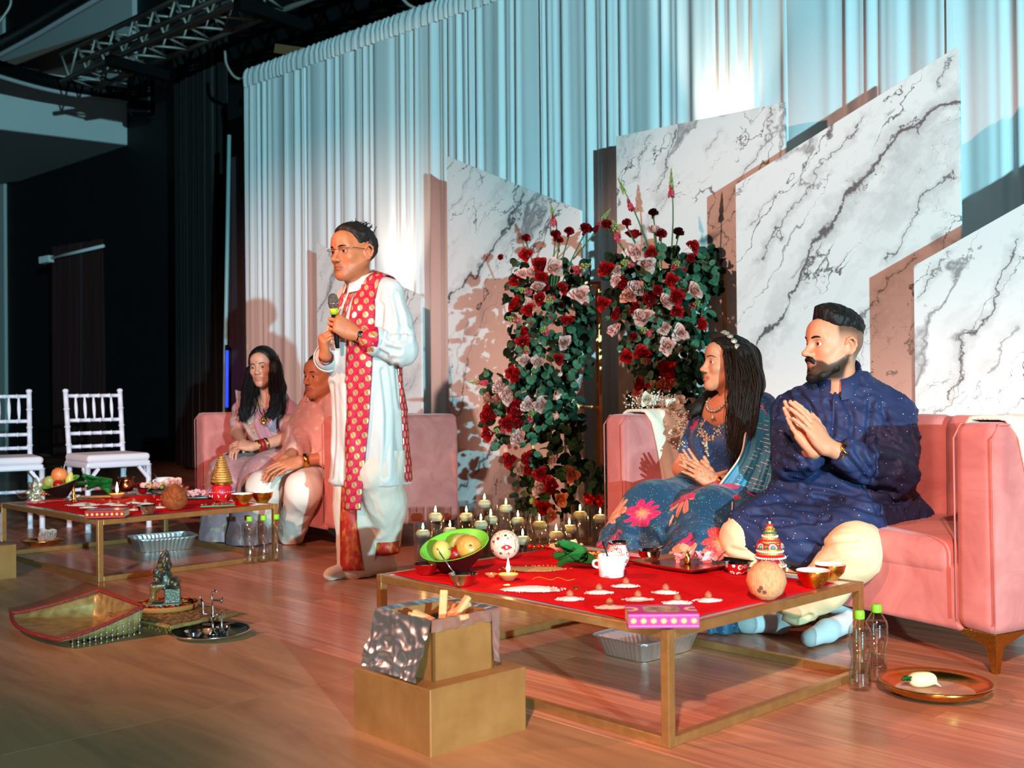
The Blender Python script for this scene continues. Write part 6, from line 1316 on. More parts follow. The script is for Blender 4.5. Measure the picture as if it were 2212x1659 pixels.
# ------------------------------------------------------------------ floating candles
gp = [(.0, .0), (.050, .0), (.050, 1.), (.0465, 1.), (.0465, .014), (0, .014)]
def candle(u, v, D, label, grp):
    h = CAMH-(v-846+.0084*(u-1106)*0)*D/F; h = max(.15, min(.33, (ray(u, v).z/ray(u, v).y)*D+CAMH)); p = atd(u, v, D)
    c = thing('floating_candle', label, 'candle', (p.x, p.y, 0), 0, grp)
    ob('glass_cylinder', lathe([(r, z*h if z == 1. else z) for r, z in gp], 28), GLASS, c)
    wl = h-.055; ob('water', lathe([(0, .0155), (.0455, .0155), (.0455, wl), (0, wl)], 24), WATER, c)
    wx = ob('wax_disc', lathe([(0, wl-.022), (.030, wl-.020), (.038, wl-.002), (.037, wl+.008), (.029, wl+.020), (.010, wl+.022), (0, wl+.021)], 24), WAX, c)
    ob('wick', tube([(0, 0, wl+.02), (.001, 0, wl+.03)], .001, 5), BLACK, wx); ob('flame', lathe([(0, wl+.026), (.0045, wl+.031), (.0055, wl+.037), (.003, wl+.048), (0, wl+.060)], 10), FLAME, wx)
    return c
G_ = 'floating candles in glass cylinders'; CIX = list(range(8))
for x, y, D, lab in ((237, 757, 5.80, 'front left candle cylinder standing apart from the cluster'), (357, 597, 6.0, 'candle cylinder just behind the leftmost one, near the left sofa'), (495, 735, 5.95, None), (652, 597, 6.05, None), (825, 478, 6.38, 'rearmost candle cylinder, tallest, before the marble panel'), (1030, 522, 6.22, 'tall candle cylinder at the foot of the flowers'), (790, 672, 5.92, None), (885, 625, 6.08, None), (1145, 640, 6.04, None), (1350, 675, 5.90, None), (1190, 815, 5.68, 'low candle cylinder beside the decorated coconut'), (1510, 770, 5.72, None), (1635, 710, 5.84, None), (1738, 580, 5.99, 'tall candle cylinder at the right, before the foliage'), (1930, 612, 6.0, 'candle cylinder half hidden by the pink sofa arm')):
    candle(860+x/4.424, 960+y/4.424, D, lab or ['candle cylinder showing behind the left rim of the green fruit bowl', 'candle cylinder below the rearmost one, left of centre', 'candle cylinder rising behind the right rim of the fruit bowl', 'candle cylinder between the decorated coconut and the rearmost candle', 'candle cylinder in the middle row under the flower column', 'wide lit candle cylinder behind the red wrapped bundle', 'candle cylinder directly behind the pink petal plate', 'candle cylinder left of the tall right-hand one'].pop(0 if False else CIX.pop(0)), G_)
# ------------------------------------------------------------------ things on the tables and the floor
TZ = TH+.0045
def tb(u, v): p = onz(u, v, TZ); return (p.x, p.y, TZ)
def flo(u, v): p = onz(u, v, 0.); return (p.x, p.y, 0.)
def at_px(u, v): p = onz(u, v, TZ); return p.y/F          # metres per pixel there
LA = lambda prof, n=32: lathe(prof, n)
GREENP = M('lime_plastic', rgb(120, 205, 60), .35); DARKP = M('dark_bowl_plastic', rgb(34, 14, 16), .3)
def fruit_bowl(loc, r, h, tilt, roll, label, fruits):
    b = thing('fruit_bowl', label, 'bowl', loc); sh = lambda m: (m[0]+np.column_stack([np.zeros(len(m[0])), np.zeros(len(m[0])), (m[0][:, 2]/h)*(tilt*m[0][:, 1]+roll*m[0][:, 0])]), m[1])
    ob('outer_shell', sh(LA([(0, 0), (.42*r, 0), (.46*r, .01), (.72*r, .45*h), (r, h)], 40)), DARKP, b); ob('inner_lining', sh(LA([(r, h), (.985*r, h+.002), (.96*r, h), (.68*r, .47*h), (.42*r, .03), (0, .022)], 40)), GREENP, b)
    for nm, lab, off, rad, mat, rot in fruits:
        o = thing(nm, lab, 'fruit', tuple(Vector(loc)+Vector(off)))
        if nm == 'pear': m = LA([(0, -1.), (.5, -.92), (.85, -.55), (.9, -.15), (.62, .4), (.38, .8), (.2, .98), (0, 1.0)], 24)
        elif nm == 'mango': m = LA([(0, -1.15), (.45, -1.0), (.85, -.5), (.95, 0), (.8, .5), (.5, .9), (0, 1.1)], 24)
        else: m = LA([(0, -.86), (.3, -.93), (.7, -.7), (.98, -.1), (.9, .45), (.55, .82), (.2, .9), (0, .8)], 24)
        q = ob('flesh', (m[0]*A(rad), m[1]), mat, o, rot=rot); ob('stem', tube([(0, 0, rad[2]*.85), (rad[0]*.1, 0, rad[2]*1.15)], rad[0]*.06, 6), STEMM, o, rot=rot)
    return b
def fruitm(n, a, b): t = NT(n); t.p(Base__Color=t.ramp(t.noise(t.co(), 18, 4), [(.35, a), (.65, b)]), Roughness=.35); return t.m
MNG = fruitm('green_mango_skin', rgb(150, 168, 80), rgb(190, 176, 96)); PEA = fruitm('golden_pear_skin', rgb(214, 160, 70), rgb(200, 130, 60)); YEL = fruitm('yellow_fruit_skin', rgb(226, 196, 110), rgb(200, 190, 90)); ORA = fruitm('orange_skin', rgb(236, 120, 60), rgb(226, 140, 80)); APL = fruitm('red_apple_skin', rgb(196, 20, 20), rgb(150, 20, 24))
fruit_bowl(tb(982, 1234), .115, .088, .30, .17, 'black bowl with lime green inside holding fruit on the right table', [
 ('mango', 'green mango at the back of the fruit bowl on the right table', (.022, .035, .088), (.036, .036, .038), MNG, (0, 1.2, .3)), ('pear_apple', 'golden brown round fruit at the front of the right bowl', (.050, -.02, .080), (.043, .043, .042), PEA, (1.2, .3, 0)), ('yellow_fruit', 'yellow fruit at the left of the right table bowl', (-.040, -.025, .072), (.037, .033, .031), YEL, (.3, 1.3, 0)), ('apple', 'red apple peeping between fruits in the right bowl', (.002, -.005, .056), (.030, .030, .028), APL, (0, 0, 0))])
fruit_bowl(tb(130, 1072), .108, .085, .22, .22, 'black bowl with lime green inside holding fruit on the left table', [
 ('orange', 'large orange on top of the left bowl', (-.004, .0, .125), (.048, .048, .048), ORA, (0, .2, 0)), ('mango', 'pale green mango in the left bowl', (-.062, -.005, .088), (.036, .034, .038), MNG, (.6, .8, 0)), ('pear', 'yellow pear standing in the left bowl', (.058, .0, .105), (.027, .027, .040), YEL, (0, .2, 0)), ('apple', 'red apple at the front of the left bowl', (.010, -.045, .070), (.034, .034, .031), APL, (.2, .3, 0)), ('yellow_fruit', 'small yellow fruit under the orange in the left bowl', (-.012, -.025, .062), (.028, .028, .026), YEL, (0, 0, 0))])
def bowl(name, loc, r, h, mat, label, cat='bowl', fill=None, inner=None, lip=1.06, base=.6, grp=None):
    b = thing(name, label, cat, loc, 0, grp); prof = [(0, 0), (base*r, 0), (base*r*1.02, .004), (.88*r, .5*h), (r, .92*h), (r*lip, h)]
    ob('shell', LA(prof, 36), mat, b); ob('inside', LA([(r*lip, h), (r*.955, .92*h), (.84*r, .5*h), (base*r*.9, .008), (0, .007)], 36), inner or mat, b)
    if fill: ob('contents', LA([(.88*r, .70*h), (.5*r, .76*h), (0, .78*h)], 24), fill, b)
    return b
def spoon(loc, a, b_, mat, label, r=.0028, head=.013):
    s = thing('spoon', label, 'spoon', loc); ob('handle', tube([(0, 0, 0), tuple(A(a)*.5), tuple(a)], [r*.8, r, r*1.3], 8, sq=.6), mat, s); ob('head', ball(b_, (head, head*.75, .003), 14, 8), mat, s); return s
YP = M('turmeric_rice', rgb(210, 176, 110), .8, bump=.6, bs=300); RICE = M('white_rice', rgb(236, 230, 220), .8, bump=1., bs=420); WHEAT = M('wheat_grain', rgb(206, 150, 92), .75, bump=1., bs=380, var=.25, vs=160); NUT = M('betel_nut', rgb(170, 98, 66), .6, var=.2, vs=60)
bowl('steel_bowl', tb(921, 1240), .040, .034, STEEL, 'small steel bowl at the left corner of the right table', fill=YP)
bowl('steel_bowl', tb(1001, 1264), .043, .036, STEEL, 'steel bowl with yellow mixture and a spoon, near table edge', fill=YP)
p = tb(1001, 1264); spoon((p[0]-.02, p[1], p[2]+.025), (-.062, .02, .085), (0, 0, 0), STEEL, 'steel spoon leaning out of the yellow mixture bowl')
bowl('steel_bowl', tb(1403, 1210), .042, .036, STEEL, 'steel bowl with a copper spoon beside the patterned pot', fill=M('vermilion_powder', rgb(180, 16, 20), .9))
p = tb(1403, 1210); spoon((p[0], p[1], p[2]+.030), (.068, .0, .030), (.070, 0, .031), COPPER, 'copper spoon resting across the steel bowl', head=.009)
def diya(loc, r, lit, label):
    d = thing('clay_diya', label, 'oil lamp', loc); CL = M('terracotta', rgb(206, 120, 76), .8)
    ob('clay_dish', LA([(0, 0), (.55*r, 0), (.95*r, .5*r), (1.05*r, .62*r), (.9*r, .62*r), (.6*r, .35*r), (0, .3*r)], 24), CL, d); ob('wick', tube([(0, 0, .35*r), (0, 0, .75*r)], r*.12, 6), WAX, d)
    if lit: ob('flame', LA([(0, .7*r), (.16*r, .95*r), (.19*r, 1.2*r), (.1*r, 1.7*r), (0, 2.2*r)], 10), FLAME, d)
diya(tb(1098, 1253), .032, True, 'lit clay lamp on the right table'); diya(tb(1061, 1247), .020, False, 'small unlit clay lamp with cotton wick'); diya(tb(253, 1076), .042, True, 'lit clay lamp on the left table')
def mound(loc, rx, ry, h, mat, name, label, cat, seed, grp=None, nut=None):
    r = np.random.RandomState(seed); ph = r.rand(6)*6.28; n = 28; rg = []
    def wob(a, z): return 1+.10*math.sin(2*a+ph[0])+.08*math.sin(3*a+ph[1])+.05*math.sin(7*a+ph[2])+.04*math.sin(11*a+ph[3])
    m = lathe([(1.0, 0), (.93, .2), (.7, .55), (.4, .85), (0, 1.)], n, wob); o = thing(name, label, cat, loc, 0, grp)
    ob('heap', (m[0]*A((rx, ry, h)), m[1]), mat, o)
    gs = []
    for k in range(34): a = r.rand()*6.28; q = .9+.35*r.rand(); gs.append(ball((rx*q*math.cos(a), ry*q*math.sin(a), .0015), (.003, .0016, .0015), 6, 4))
    g = ob('scattered_grains', join(gs), mat, o); g['kind'] = 'stuff'
    if nut is not None: nn = thing('betel_nut', nut, 'nut', (loc[0], loc[1], loc[2]+h*.85), 0, 'betel nuts'); ob('shell', LA([(0, 0), (.008, .001), (.0105, .007), (.0085, .014), (.003, .019), (0, .0195)], 14), NUT, nn); ob('tip', ball((0, 0, .019), .0016, 6, 4), NUT, nn)
mound(tb(1150, 1274), .085, .040, .012, RICE, 'rice_heap', 'large white rice heap on the right table', 'rice', 1)
mound(tb(1155, 1229), .098, .058, .005, WHEAT, 'wheat_heap', 'flat heap of wheat grain on the right table', 'grain', 2)
wh = ['left-hand small rice heap of the front rows, right table', 'rice heap second from the left in the middle row, right table', 'rice heap furthest back beside the white cup', 'rice heap in the centre of the rows, right table', 'rice heap right of centre near the copper tray', 'rice heap nearest the magenta book\'s right side', 'rice heap left of the magenta book', 'rice heap partly hidden by the magenta book']
for i, (u, v) in enumerate(((1231, 1295), (1294, 1281), (1352, 1267), (1378, 1296), (1438, 1281), (1530, 1298), (1317, 1313), (1463, 1303))): mound(tb(u, v), .036, .022, .009, RICE, 'rice_heap', wh[i], 'rice', 10+i, 'small rice heaps', 'betel nut on the '+wh[i].replace('rice heap', 'heap').replace(' small', ''))
mound(tb(182, 1091), .085, .05, .015, RICE, 'rice_heap', 'large pale rice heap on the left table', 'rice', 30); mound(tb(214, 1073), .10, .05, .008, WHEAT, 'wheat_heap', 'flat heap of wheat grain on the left table', 'grain', 31)
wl_ = ['rice heap behind the red book, left table', 'rice heap in the middle of the left table', 'small rice heap beside the middle one, left table', 'rice heap under the lamp side, left table', 'rice heap left of the hairy coconut', 'rice heap right beside the hairy coconut base', 'rice heap left of the steel bowl, left table']
for i, (u, v) in enumerate(((190, 1097), (238, 1090), (256, 1092), (289, 1087), (314, 1089), (346, 1097), (291, 1102))): mound(tb(u, v), .038, .024, .010, RICE, 'rice_heap', wl_[i], 'rice', 40+i, 'small rice heaps', 'betel nut on the '+wl_[i])
# coins, thread
for (u, v, lab, m_) in ((1243, 1271, 'dull coin lying near the rice heaps on the right table', BRASS), (1094, 1265, 'gold coin beside the lit clay lamp', GOLDSHINE), (146, 1086, 'dark coin on the left table cloth', BRASS), (220, 1080, 'gold trinket on the left table cloth', GOLDSHINE)): tag(ob('coin', LA([(0, 0), (.0125, 0), (.0132, .0012), (.0125, .0024), (.010, .0019), (0, .0019)], 20), m_, loc=tb(u, v)), lab, 'coin')
tag(ob('sacred_thread', tube(spline([tuple(Vector(tb(u, v))+Vector((0, 0, .002))) for u, v in ((1150, 1252), (1165, 1248), (1190, 1254), (1205, 1249), (1225, 1255), (1242, 1252))], 30), .0013, 5), M('orange_yellow_thread', rgb(226, 120, 30), .7)), 'thin orange thread curling on the red cloth', 'thread')
# leaves
BET = fmat('betel_leaf', rgb(52, 132, 56), rgb(24, 92, 40))
def leaves(loc, n, s, label, sd, stretch=1.):
    t = thing('betel_leaves', label, 'leaves', loc); r = np.random.RandomState(sd)
    for i in range(n):
        m = grid(lambda u, v: ((u-.5)*1.5*math.sin(math.pi*min(1, .1+.84*v))**.6, (v-.4)*2*stretch, .35*((u-.5)*2)**2+.25*math.sin(v*3+i)), 7, 8)
        ob('leaf', (m[0]*s, m[1]), BET, t, (.012*r.randn(), .012*r.randn(), .012+.009*i), (.25*r.randn(), .2*r.randn(), 1.3+.35*r.randn()))
leaves(tb(1246, 1228), 6, .052, 'folded green betel leaves on the right table', 3); leaves(tb(214, 1058), 6, .055, 'dark green betel leaves bundled on the left table', 5, 1.7)
# petals / flower plates
def petals(par, n, rx, ry, z, mat, s, sd):
    r = np.random.RandomState(sd); pm = petal(1.3, 1.3, .35)
    for i in range(n):
        a = r.rand()*6.28; q = math.sqrt(r.rand()); ob('petal', (pm[0]*s*(.8+.5*r.rand()), pm[1]), mat, par, (rx*q*math.cos(a), ry*q*math.sin(a), z+.02*r.rand()*(1.1-q)), (.2+.9*r.rand(), .5*r.randn(), r.rand()*6.28))
PKP = fmat('pink_petal', rgb(244, 196, 196), rgb(238, 160, 168)); YEP = fmat('yellow_petal', rgb(244, 206, 110), rgb(236, 170, 70))
def plate(name, loc, r, mat, label, cat='plate', h=.014): 
    t = thing(name, label, cat, loc); ob('dish', LA([(0, 0), (.62*r, 0), (.92*r, .6*h), (r, h), (.97*r, h*1.1), (.88*r, .75*h), (.6*r, .22*h), (0, .2*h)], 40), mat, t); return t
t = plate('petal_plate', tb(1228, 1206), .060, BRASS, 'brass plate heaped with pale pink petals on the right table'); petals(t, 26, .042, .032, .018, PKP, .024, 3); petals(t, 5, .05, .02, .03, fmat('cream_petal', rgb(240, 226, 200), rgb(220, 196, 150)), .026, 6)
t = thing('yellow_flowers', 'yellow and red flower heads beside the petal plate', 'flowers', tb(1284, 1213)); petals(t, 14, .028, .022, .006, YEP, .018, 8); petals(t, 4, .03, .02, .01, BET, .016, 9)
def bundle(u, v, lab, col):
    t = thing('wrapped_bundle', lab, 'bundle', tb(u, v)); r = np.random.RandomState(int(u))
    for i in range(5): ob('bead', ball((-.035+.016*i, .004*r.randn(), .011), (.0105, .011, .010), 12, 8), [col, bpy.data.materials['shiny_gold']][i % 2], t)
REDF = M('red_foil', rgb(196, 24, 24), .35, .5, bump=.6, bs=200)
bundle(1166, 1187, 'red and gold wrapped bundle beside the decorated coconut', REDF); bundle(95, 1071, 'orange and red wrapped garland on the left table', M('orange_foil', rgb(226, 90, 36), .4, .3, bump=.6, bs=200))
# decorated coconut
t = NT('white_gold_beadwork'); n_ = t.noise(t.mp(t.co(), (1, 1, .2)), 130, 3); t.p(Base__Color=t.ramp(n_, [(.4, rgb(236, 214, 178)), (.55, rgb(246, 236, 220)), (.66, rgb(206, 120, 70))]), Roughness=.4, Metallic=.15); t.bump(n_, .6, .003); BEADW = t.m
dc = thing('decorated_coconut', 'round white and gold decorated coconut with red eye motif', 'coconut', tb(1091, 1208)); R0 = .052
ob('beaded_ball', ball((0, 0, R0), R0, 32, 20), BEADW, dc)
def on_ball(c, R_, d, m): # place a flat ornament on a ball along direction d
    d = A(d)/np.linalg.norm(d); u = np.cross([0, 0, 1.], d); u /= np.linalg.norm(u); B = np.column_stack([u, np.cross(d, u), d]); return m[0]@B.T+A(c)+d*R_, m[1]
eye_p = prism([(.019*math.cos(a), .010*math.sin(a)*(1-.55*abs(math.cos(a)))) for a in np.linspace(0, 6.283, 25)[:-1]], .003)
ob('red_eye_motif', on_ball((0, 0, R0), R0-.0005, (.12, -1, -.05), eye_p), REDF, dc, smooth=False); ob('pearl', on_ball((0, 0, R0), R0+.0025, (.12, -1, -.05), ball((0, 0, 0), .005, 10, 6)), WHITE, dc)
GEM = M('green_gem', rgb(14, 70, 56), .2); 
for d in ((.05, -.75, .75), (-.3, -.9, -.5), (-.8, -.6, .3)): ob('green_gem', on_ball((0, 0, R0), R0, d, ball((0, 0, 0), (.005, .004, .003), 10, 6)), GEM, dc)
for d in ((-.85, -.5, -.35), (-.5, -.8, .55)): ob('red_dot', on_ball((0, 0, R0), R0, d, ball((0, 0, 0), (.006, .006, .003), 10, 6)), REDF, dc)
# patterned pot, white cups
t = NT('white_red_enamel'); vo = t.vor(t.mp(t.co(), (1, 1, .75)), 62, 'Distance'); ring = t.ramp(vo, [(.18, rgb(206, 90, 60)), (.22, rgb(240, 232, 222)), (.36, rgb(240, 232, 222)), (.40, rgb(190, 24, 26)), (.50, rgb(190, 24, 26)), (.54, rgb(240, 232, 222))], 'CONSTANT'); t.p(Base__Color=ring, Roughness=.25); ENAM = t.m
def pot(name, loc, r, h, mat, rim, label):
    p_ = thing(name, label, 'pot', loc); ob('body', LA([(0, 0), (.62*r, 0), (.7*r, .05*h), (.98*r, .3*h), (r, .45*h), (.8*r, .72*h), (.72*r, .82*h), (.76*r, .9*h)], 36), mat, p_); ob('rim', LA([(.74*r, .88*h), (.98*r, .97*h), (.99*r, h), (.93*r, h), (.70*r, .88*h), (.66*r, .6*h)], 36), rim, p_); return p_
pot('enamel_pot', tb(1335, 1224), .039, .085, ENAM, STEEL, 'white pot with red enamel pattern and steel rim')
def cup(loc, r, h, label):
    c = thing('white_cup', label, 'cup', loc); ob('wall', LA([(0, 0), (.86*r, 0), (.9*r, .03*h), (.92*r, .30*h), (.98*r, .36*h), (r, h), (.94*r, h), (.90*r, .4*h), (0, .1*h)], 36), WHITE, c); ob('handle', tube(spline([(-r*.95, 0, .75*h), (-r*1.28, 0, .7*h), (-r*1.3, 0, .5*h), (-r*.98, 0, .4*h)], 12), .004, 8), WHITE, c); return c
cup(tb(1321, 1245), .044, .070, 'white ceramic cup on the right table'); p = tb(1321, 1245); spoon((p[0]-.005, p[1], p[2]+.045), (-.022, .012, .065), (0, 0, 0), BLACK, 'black spoon standing in the white cup on the right table', .004, .01)
cup(tb(355, 1050), .055, .055, 'white ceramic cup at the back of the left table'); p = tb(355, 1050); spoon((p[0]-.02, p[1], p[2]+.03), (-.06, 0, .06), (0, 0, 0), STEEL, 'steel spoon standing in the cup on the left table')
# copper square tray
q = [onz(u, v, TZ) for u, v in ((1366, 1222), (1512, 1246), (1626, 1217), (1462, 1202))]; cq = sum(q, Vector())/4; ang = math.atan2((q[1]-q[0]).y, (q[1]-q[0]).x); sx = ((q[1]-q[0]).length+(q[2]-q[3]).length)/2; sy = ((q[2]-q[1]).length+(q[3]-q[0]).length)/2
tr_ = thing('copper_tray', 'square copper tray holding pink petals', 'tray', tuple(cq), ang)
pts = [(-1, -1), (1, -1), (1, 1), (-1, 1)]; ob('tray_floor', box(0, 0, .004, sx*.86, sy*.86, .003), COPPER, tr_, smooth=False)
for (a, b) in zip(pts, pts[1:]+pts[:1]):
    V_ = [(a[0]*sx*.43, a[1]*sy*.43, .003), (b[0]*sx*.43, b[1]*sy*.43, .003), (b[0]*sx*.5, b[1]*sy*.5, .016), (a[0]*sx*.5, a[1]*sy*.5, .016)]; ob('tray_side', (A(V_), [[0, 1, 2, 3]]), COPPER, tr_, smooth=False, solid=.002)
pe = thing('petal_heap', 'row of pale pink petals heaped on the copper tray', 'petals', (cq.x+.03, cq.y+.02, TZ+.006), .0); petals(pe, 26, .075, .028, .006, PKP, .024, 12)
og = thing('gold_ornament', 'small golden ornament among petals on the copper tray', 'ornament', (cq.x-.01, cq.y-.01, TZ+.006)); ob('base', LA([(0, 0), (.012, 0), (.010, .008), (.013, .018), (.008, .030), (.004, .040), (0, .044)], 10, ), GOLDSHINE, og); ob('bead', ball((0, 0, .044), .004, 8, 6), GOLDSHINE, og)
# red patterned small bowls
t = NT('red_white_circles'); vo = t.vor(t.mp(t.co(), (1, 1, 1)), 46, 'Distance', 'F1', .25); t.p(Base__Color=t.ramp(vo, [(.22, rgb(206, 70, 50)), (.26, rgb(240, 226, 214)), (.36, rgb(240, 226, 214)), (.42, rgb(186, 20, 24))], 'CONSTANT'), Roughness=.3); REDW = t.m
bowl('kumkum_bowl', tb(1592, 1238), .042, .034, REDW, 'small red bowl with white circle pattern and steel rim', inner=STEEL); bowl('kumkum_bowl', tb(343, 1081), .032, .032, REDW, 'small red patterned cup on the left table', inner=STEEL); bowl('steel_bowl', tb(305, 1068), .046, .036, STEEL, 'steel bowl of red powder on the left table', fill=bpy.data.materials['vermilion_powder'])
for u, v, r, lab in ((1757, 1268, .050, 'gold bowl with white inside nearest the right table edge'), (1794, 1252, .047, 'gold bowl with white inside at the far right corner'), (523, 1090, .058, 'gold bowl with white inside on the left table, the left one'), (567, 1086, .058, 'gold bowl with white inside at the left table corner')): bowl('gold_bowl', tb(u, v), r, r*1.02, GOLDSHINE, lab, inner=WHITE, lip=1.0, base=.5, grp='gold bowls')
# kalash pots with cones
def beads(r, z, n, s, mat, par, nm='bead_ring'): return ob(nm, join([ball((r*math.cos(a), r*math.sin(a), z), s, 7, 5) for a in np.linspace(0, 6.283, n+1)[:-1]]), mat, par)
REDV = M('red_velvet', rgb(170, 16, 28), .7, sheen=.3); REDL = M('red_lacquer', rgb(200, 22, 30), .3); PEARL = M('pearl_white', rgb(240, 232, 220), .25); GRN = M('green_sequin', rgb(20, 130, 90), .3, .3); TURQ = M('turquoise_bead', rgb(40, 170, 160), .25)
def kalash(loc, s, label, rich):
    k = thing('kalash_pot', label, 'pot', loc)
    pm = NT('kalash_pattern'); vo = pm.vor(pm.mp(pm.co(), (1, 1, 1)), 34/s*.045*1.2, 'Distance', 'F1', .3); pm.p(Base__Color=pm.ramp(vo, [(.16, rgb(40, 160, 130)), (.2, rgb(190, 20, 30)), (.32, rgb(240, 230, 214)), (.40, rgb(206, 160, 80)), (.5, rgb(180, 24, 60))], 'CONSTANT') if rich else rgb(204, 26, 34), Roughness=.35); 
    pot_ = ob('pot_body', LA([(0, 0), (.55*s, 0), (.7*s, .08*s), (1.0*s, .55*s), (1.02*s, .8*s), (.85*s, 1.2*s), (.72*s, 1.35*s), (.74*s, 1.45*s)], 36), pm.m, k)
    ob('neck_ring', LA([(.70*s, 1.36*s), (.92*s, 1.40*s), (.98*s, 1.48*s), (.92*s, 1.56*s), (.70*s, 1.58*s)], 36), REDL if rich else BRASS, k)
    hc = 2.05*s if rich else 2.3*s; cone_ = [(.80*s, 1.56*s), (.84*s, 1.66*s), (.80*s, 1.95*s), (.52*s, 1.56*s+hc*.55), (.22*s, 1.56*s+hc*.92), (.12*s, 1.56*s+hc), (0, 1.56*s+hc*1.02)]
    cp = ob('cone_cap', LA(cone_, 36), M('gold_mesh', rgb(206, 160, 90), .4, .6, bump=.5, bs=300), k); zz = np.linspace(1.64*s, 1.5*s+hc, 9 if rich else 12)
    rz_ = lambda z: np.interp(z, [c[1] for c in cone_], [c[0] for c in cone_])
    for i, z in enumerate(zz): beads(rz_(z)+.001, z, max(8, int(rz_(z)*2*math.pi/(.0062 if rich else .008))), .0034 if rich else .0042, ([REDL, PEARL, GRN, GOLDSHINE][i % 4] if rich else GOLDSHINE), cp)
    if rich:
        for j in range(6):
            a = -1.57+j*1.047; z = 1.95*s; d = A((math.cos(a), math.sin(a), .25))
            for rad, mt_ in ((.30*s, REDL), (.22*s, PEARL), (.13*s, REDL)): ob('scallop', on_ball((0, 0, z), rz_(z)+.001, d, tube([(rad*math.cos(b), rad*math.sin(b), 0) for b in np.linspace(-.3, 3.44, 14)], .0028, 6)), mt_, cp)
            ob('centre_bead', on_ball((0, 0, z+.02*s), rz_(z)+.002, d, ball((0, 0, 0), .0055, 10, 6)), TURQ, cp)
        beads(.98*s, 1.48*s, 40, .0035, PEARL, k); beads(1.0*s, .95*s, 44, .003, PEARL, k); beads(.93*s, .40*s, 40, .003, GOLDSHINE, k)
    else:
        for j in range(5):
            a = -1.9+j*1.257; d = A((math.cos(a), math.sin(a), .0)); ob('arch_motif', on_ball((0, 0, .35*s), .90*s, d, tube([(.33*s*math.cos(b), .34*s*math.sin(b), .0+.05*s*math.sin(b)) for b in np.linspace(0, 3.14, 14)], .0028, 6)), PEARL, k)
            a += .63; d = A((math.cos(a), math.sin(a), 0)); ob('blue_chevron', on_ball((0, 0, .85*s), 1.01*s, d, tube([(-.16*s, .22*s, -.06*s), (0, -.22*s, 0), (.16*s, .22*s, -.06*s)], .003, 6)), M('blue_paint', rgb(70, 130, 200), .4), k)
        beads(1.03*s, .80*s, 30, .0022, WHITE, k)
    ob('finial', ball((0, 0, 1.56*s+hc*1.05), .09*s, 8, 6), PEARL if rich else REDL, k); return k
kalash(tb(1664, 1252), .048, 'pot with jewelled red and gold cone on the right table', True); kalash(tb(479, 1082), .066, 'red pot with tall golden beaded cone on the left table', False)
# coconuts
COC = NT('coconut_husk'); n_ = COC.noise(COC.mp(COC.co(), (1, 1, .35)), 150, 4); COC.p(Base__Color=COC.ramp(n_, [(.3, rgb(196, 128, 84)), (.7, rgb(226, 164, 116))]), Roughness=.8); COC.bump(n_, .5, .003); COC = COC.m
cn = thing('coconut', 'bare tan coconut with dark eyes at the right table edge', 'coconut', tb(1656, 1296)); v = LA([(0, -.96), (.4, -.9), (.8, -.6), (1., -.05), (.93, .4), (.6, .82), (.2, .98), (0, 1.)], 32); ob('shell', (v[0]*.056+A((0, 0, .0545)), v[1]), COC, cn)
for d in ((-.35, -1, -.55), (-.62, -.85, -.45), (-.50, -.9, -.22)): ob('coconut_eye', on_ball((0, 0, .0545), .0535, d, ball((0, 0, 0), (.0062, .0075, .002), 10, 6)), M('coconut_eye_brown', rgb(120, 70, 50), .8), cn)
HUSK = M('coconut_fibre', rgb(150, 74, 30), .9, bump=1., bs=220, var=.3, vs=60); hc_ = thing('hairy_coconut', 'brown hairy coconut on the left table', 'coconut', tb(378, 1102)); bm_ = LA([(0, -.97), (.5, -.9), (.9, -.5), (1., 0), (.88, .45), (.5, .85), (.12, 1.15), (0, 1.2)], 32); ob('husk', (bm_[0]*.064+A((0, 0, .062)), bm_[1]), HUSK, hc_)
r_ = np.random.RandomState(5); fb = []
for i in range(420):
    d = r_.randn(3); d /= np.linalg.norm(d); b = A((0, 0, .062))+d*.063; e = b+d*.006+A((0, 0, .012))+r_.randn(3)*.004; fb.append(tube([b, (b+e)/2+d*.002, e], [.0009, .0007, .0003], 4, False))
o = ob('fibres', join(fb), HUSK, hc_); o['kind'] = 'stuff'
# books
def sunmat(name, base, sun, band, n_):
    t = NT(name); s = t.n('ShaderNodeSeparateXYZ', Vector=t.co('UV')); fx = t.math('SUBTRACT', t.math('FRACT', t.math('MULTIPLY', s.outputs[0], n_)), .5); fy = t.math('MULTIPLY', t.math('SUBTRACT', s.outputs[1], .5), 1.5)
    d = t.math('SQRT', t.math('ADD', t.math('MULTIPLY', fx, fx), t.math('MULTIPLY', fy, fy))); th = t.math('ARCTAN2', fy, fx); rr = t.math('ADD', .30, t.math('MULTIPLY', t.math('COSINE', t.math('MULTIPLY', th, 8.)), .05))
    c = t.mix(t.math('LESS_THAN', d, rr), base, t.mix(t.math('LESS_THAN', d, .16), sun, rgb(252, 226, 150))); yb = t.math('ABSOLUTE', t.math('SUBTRACT', s.outputs[1], .5)); c = t.mix(t.math('MULTIPLY', t.math('GREATER_THAN', yb, .34), t.math('LESS_THAN', yb, .39)), c, band); t.p(Base__Color=c, Roughness=.4); return t.m
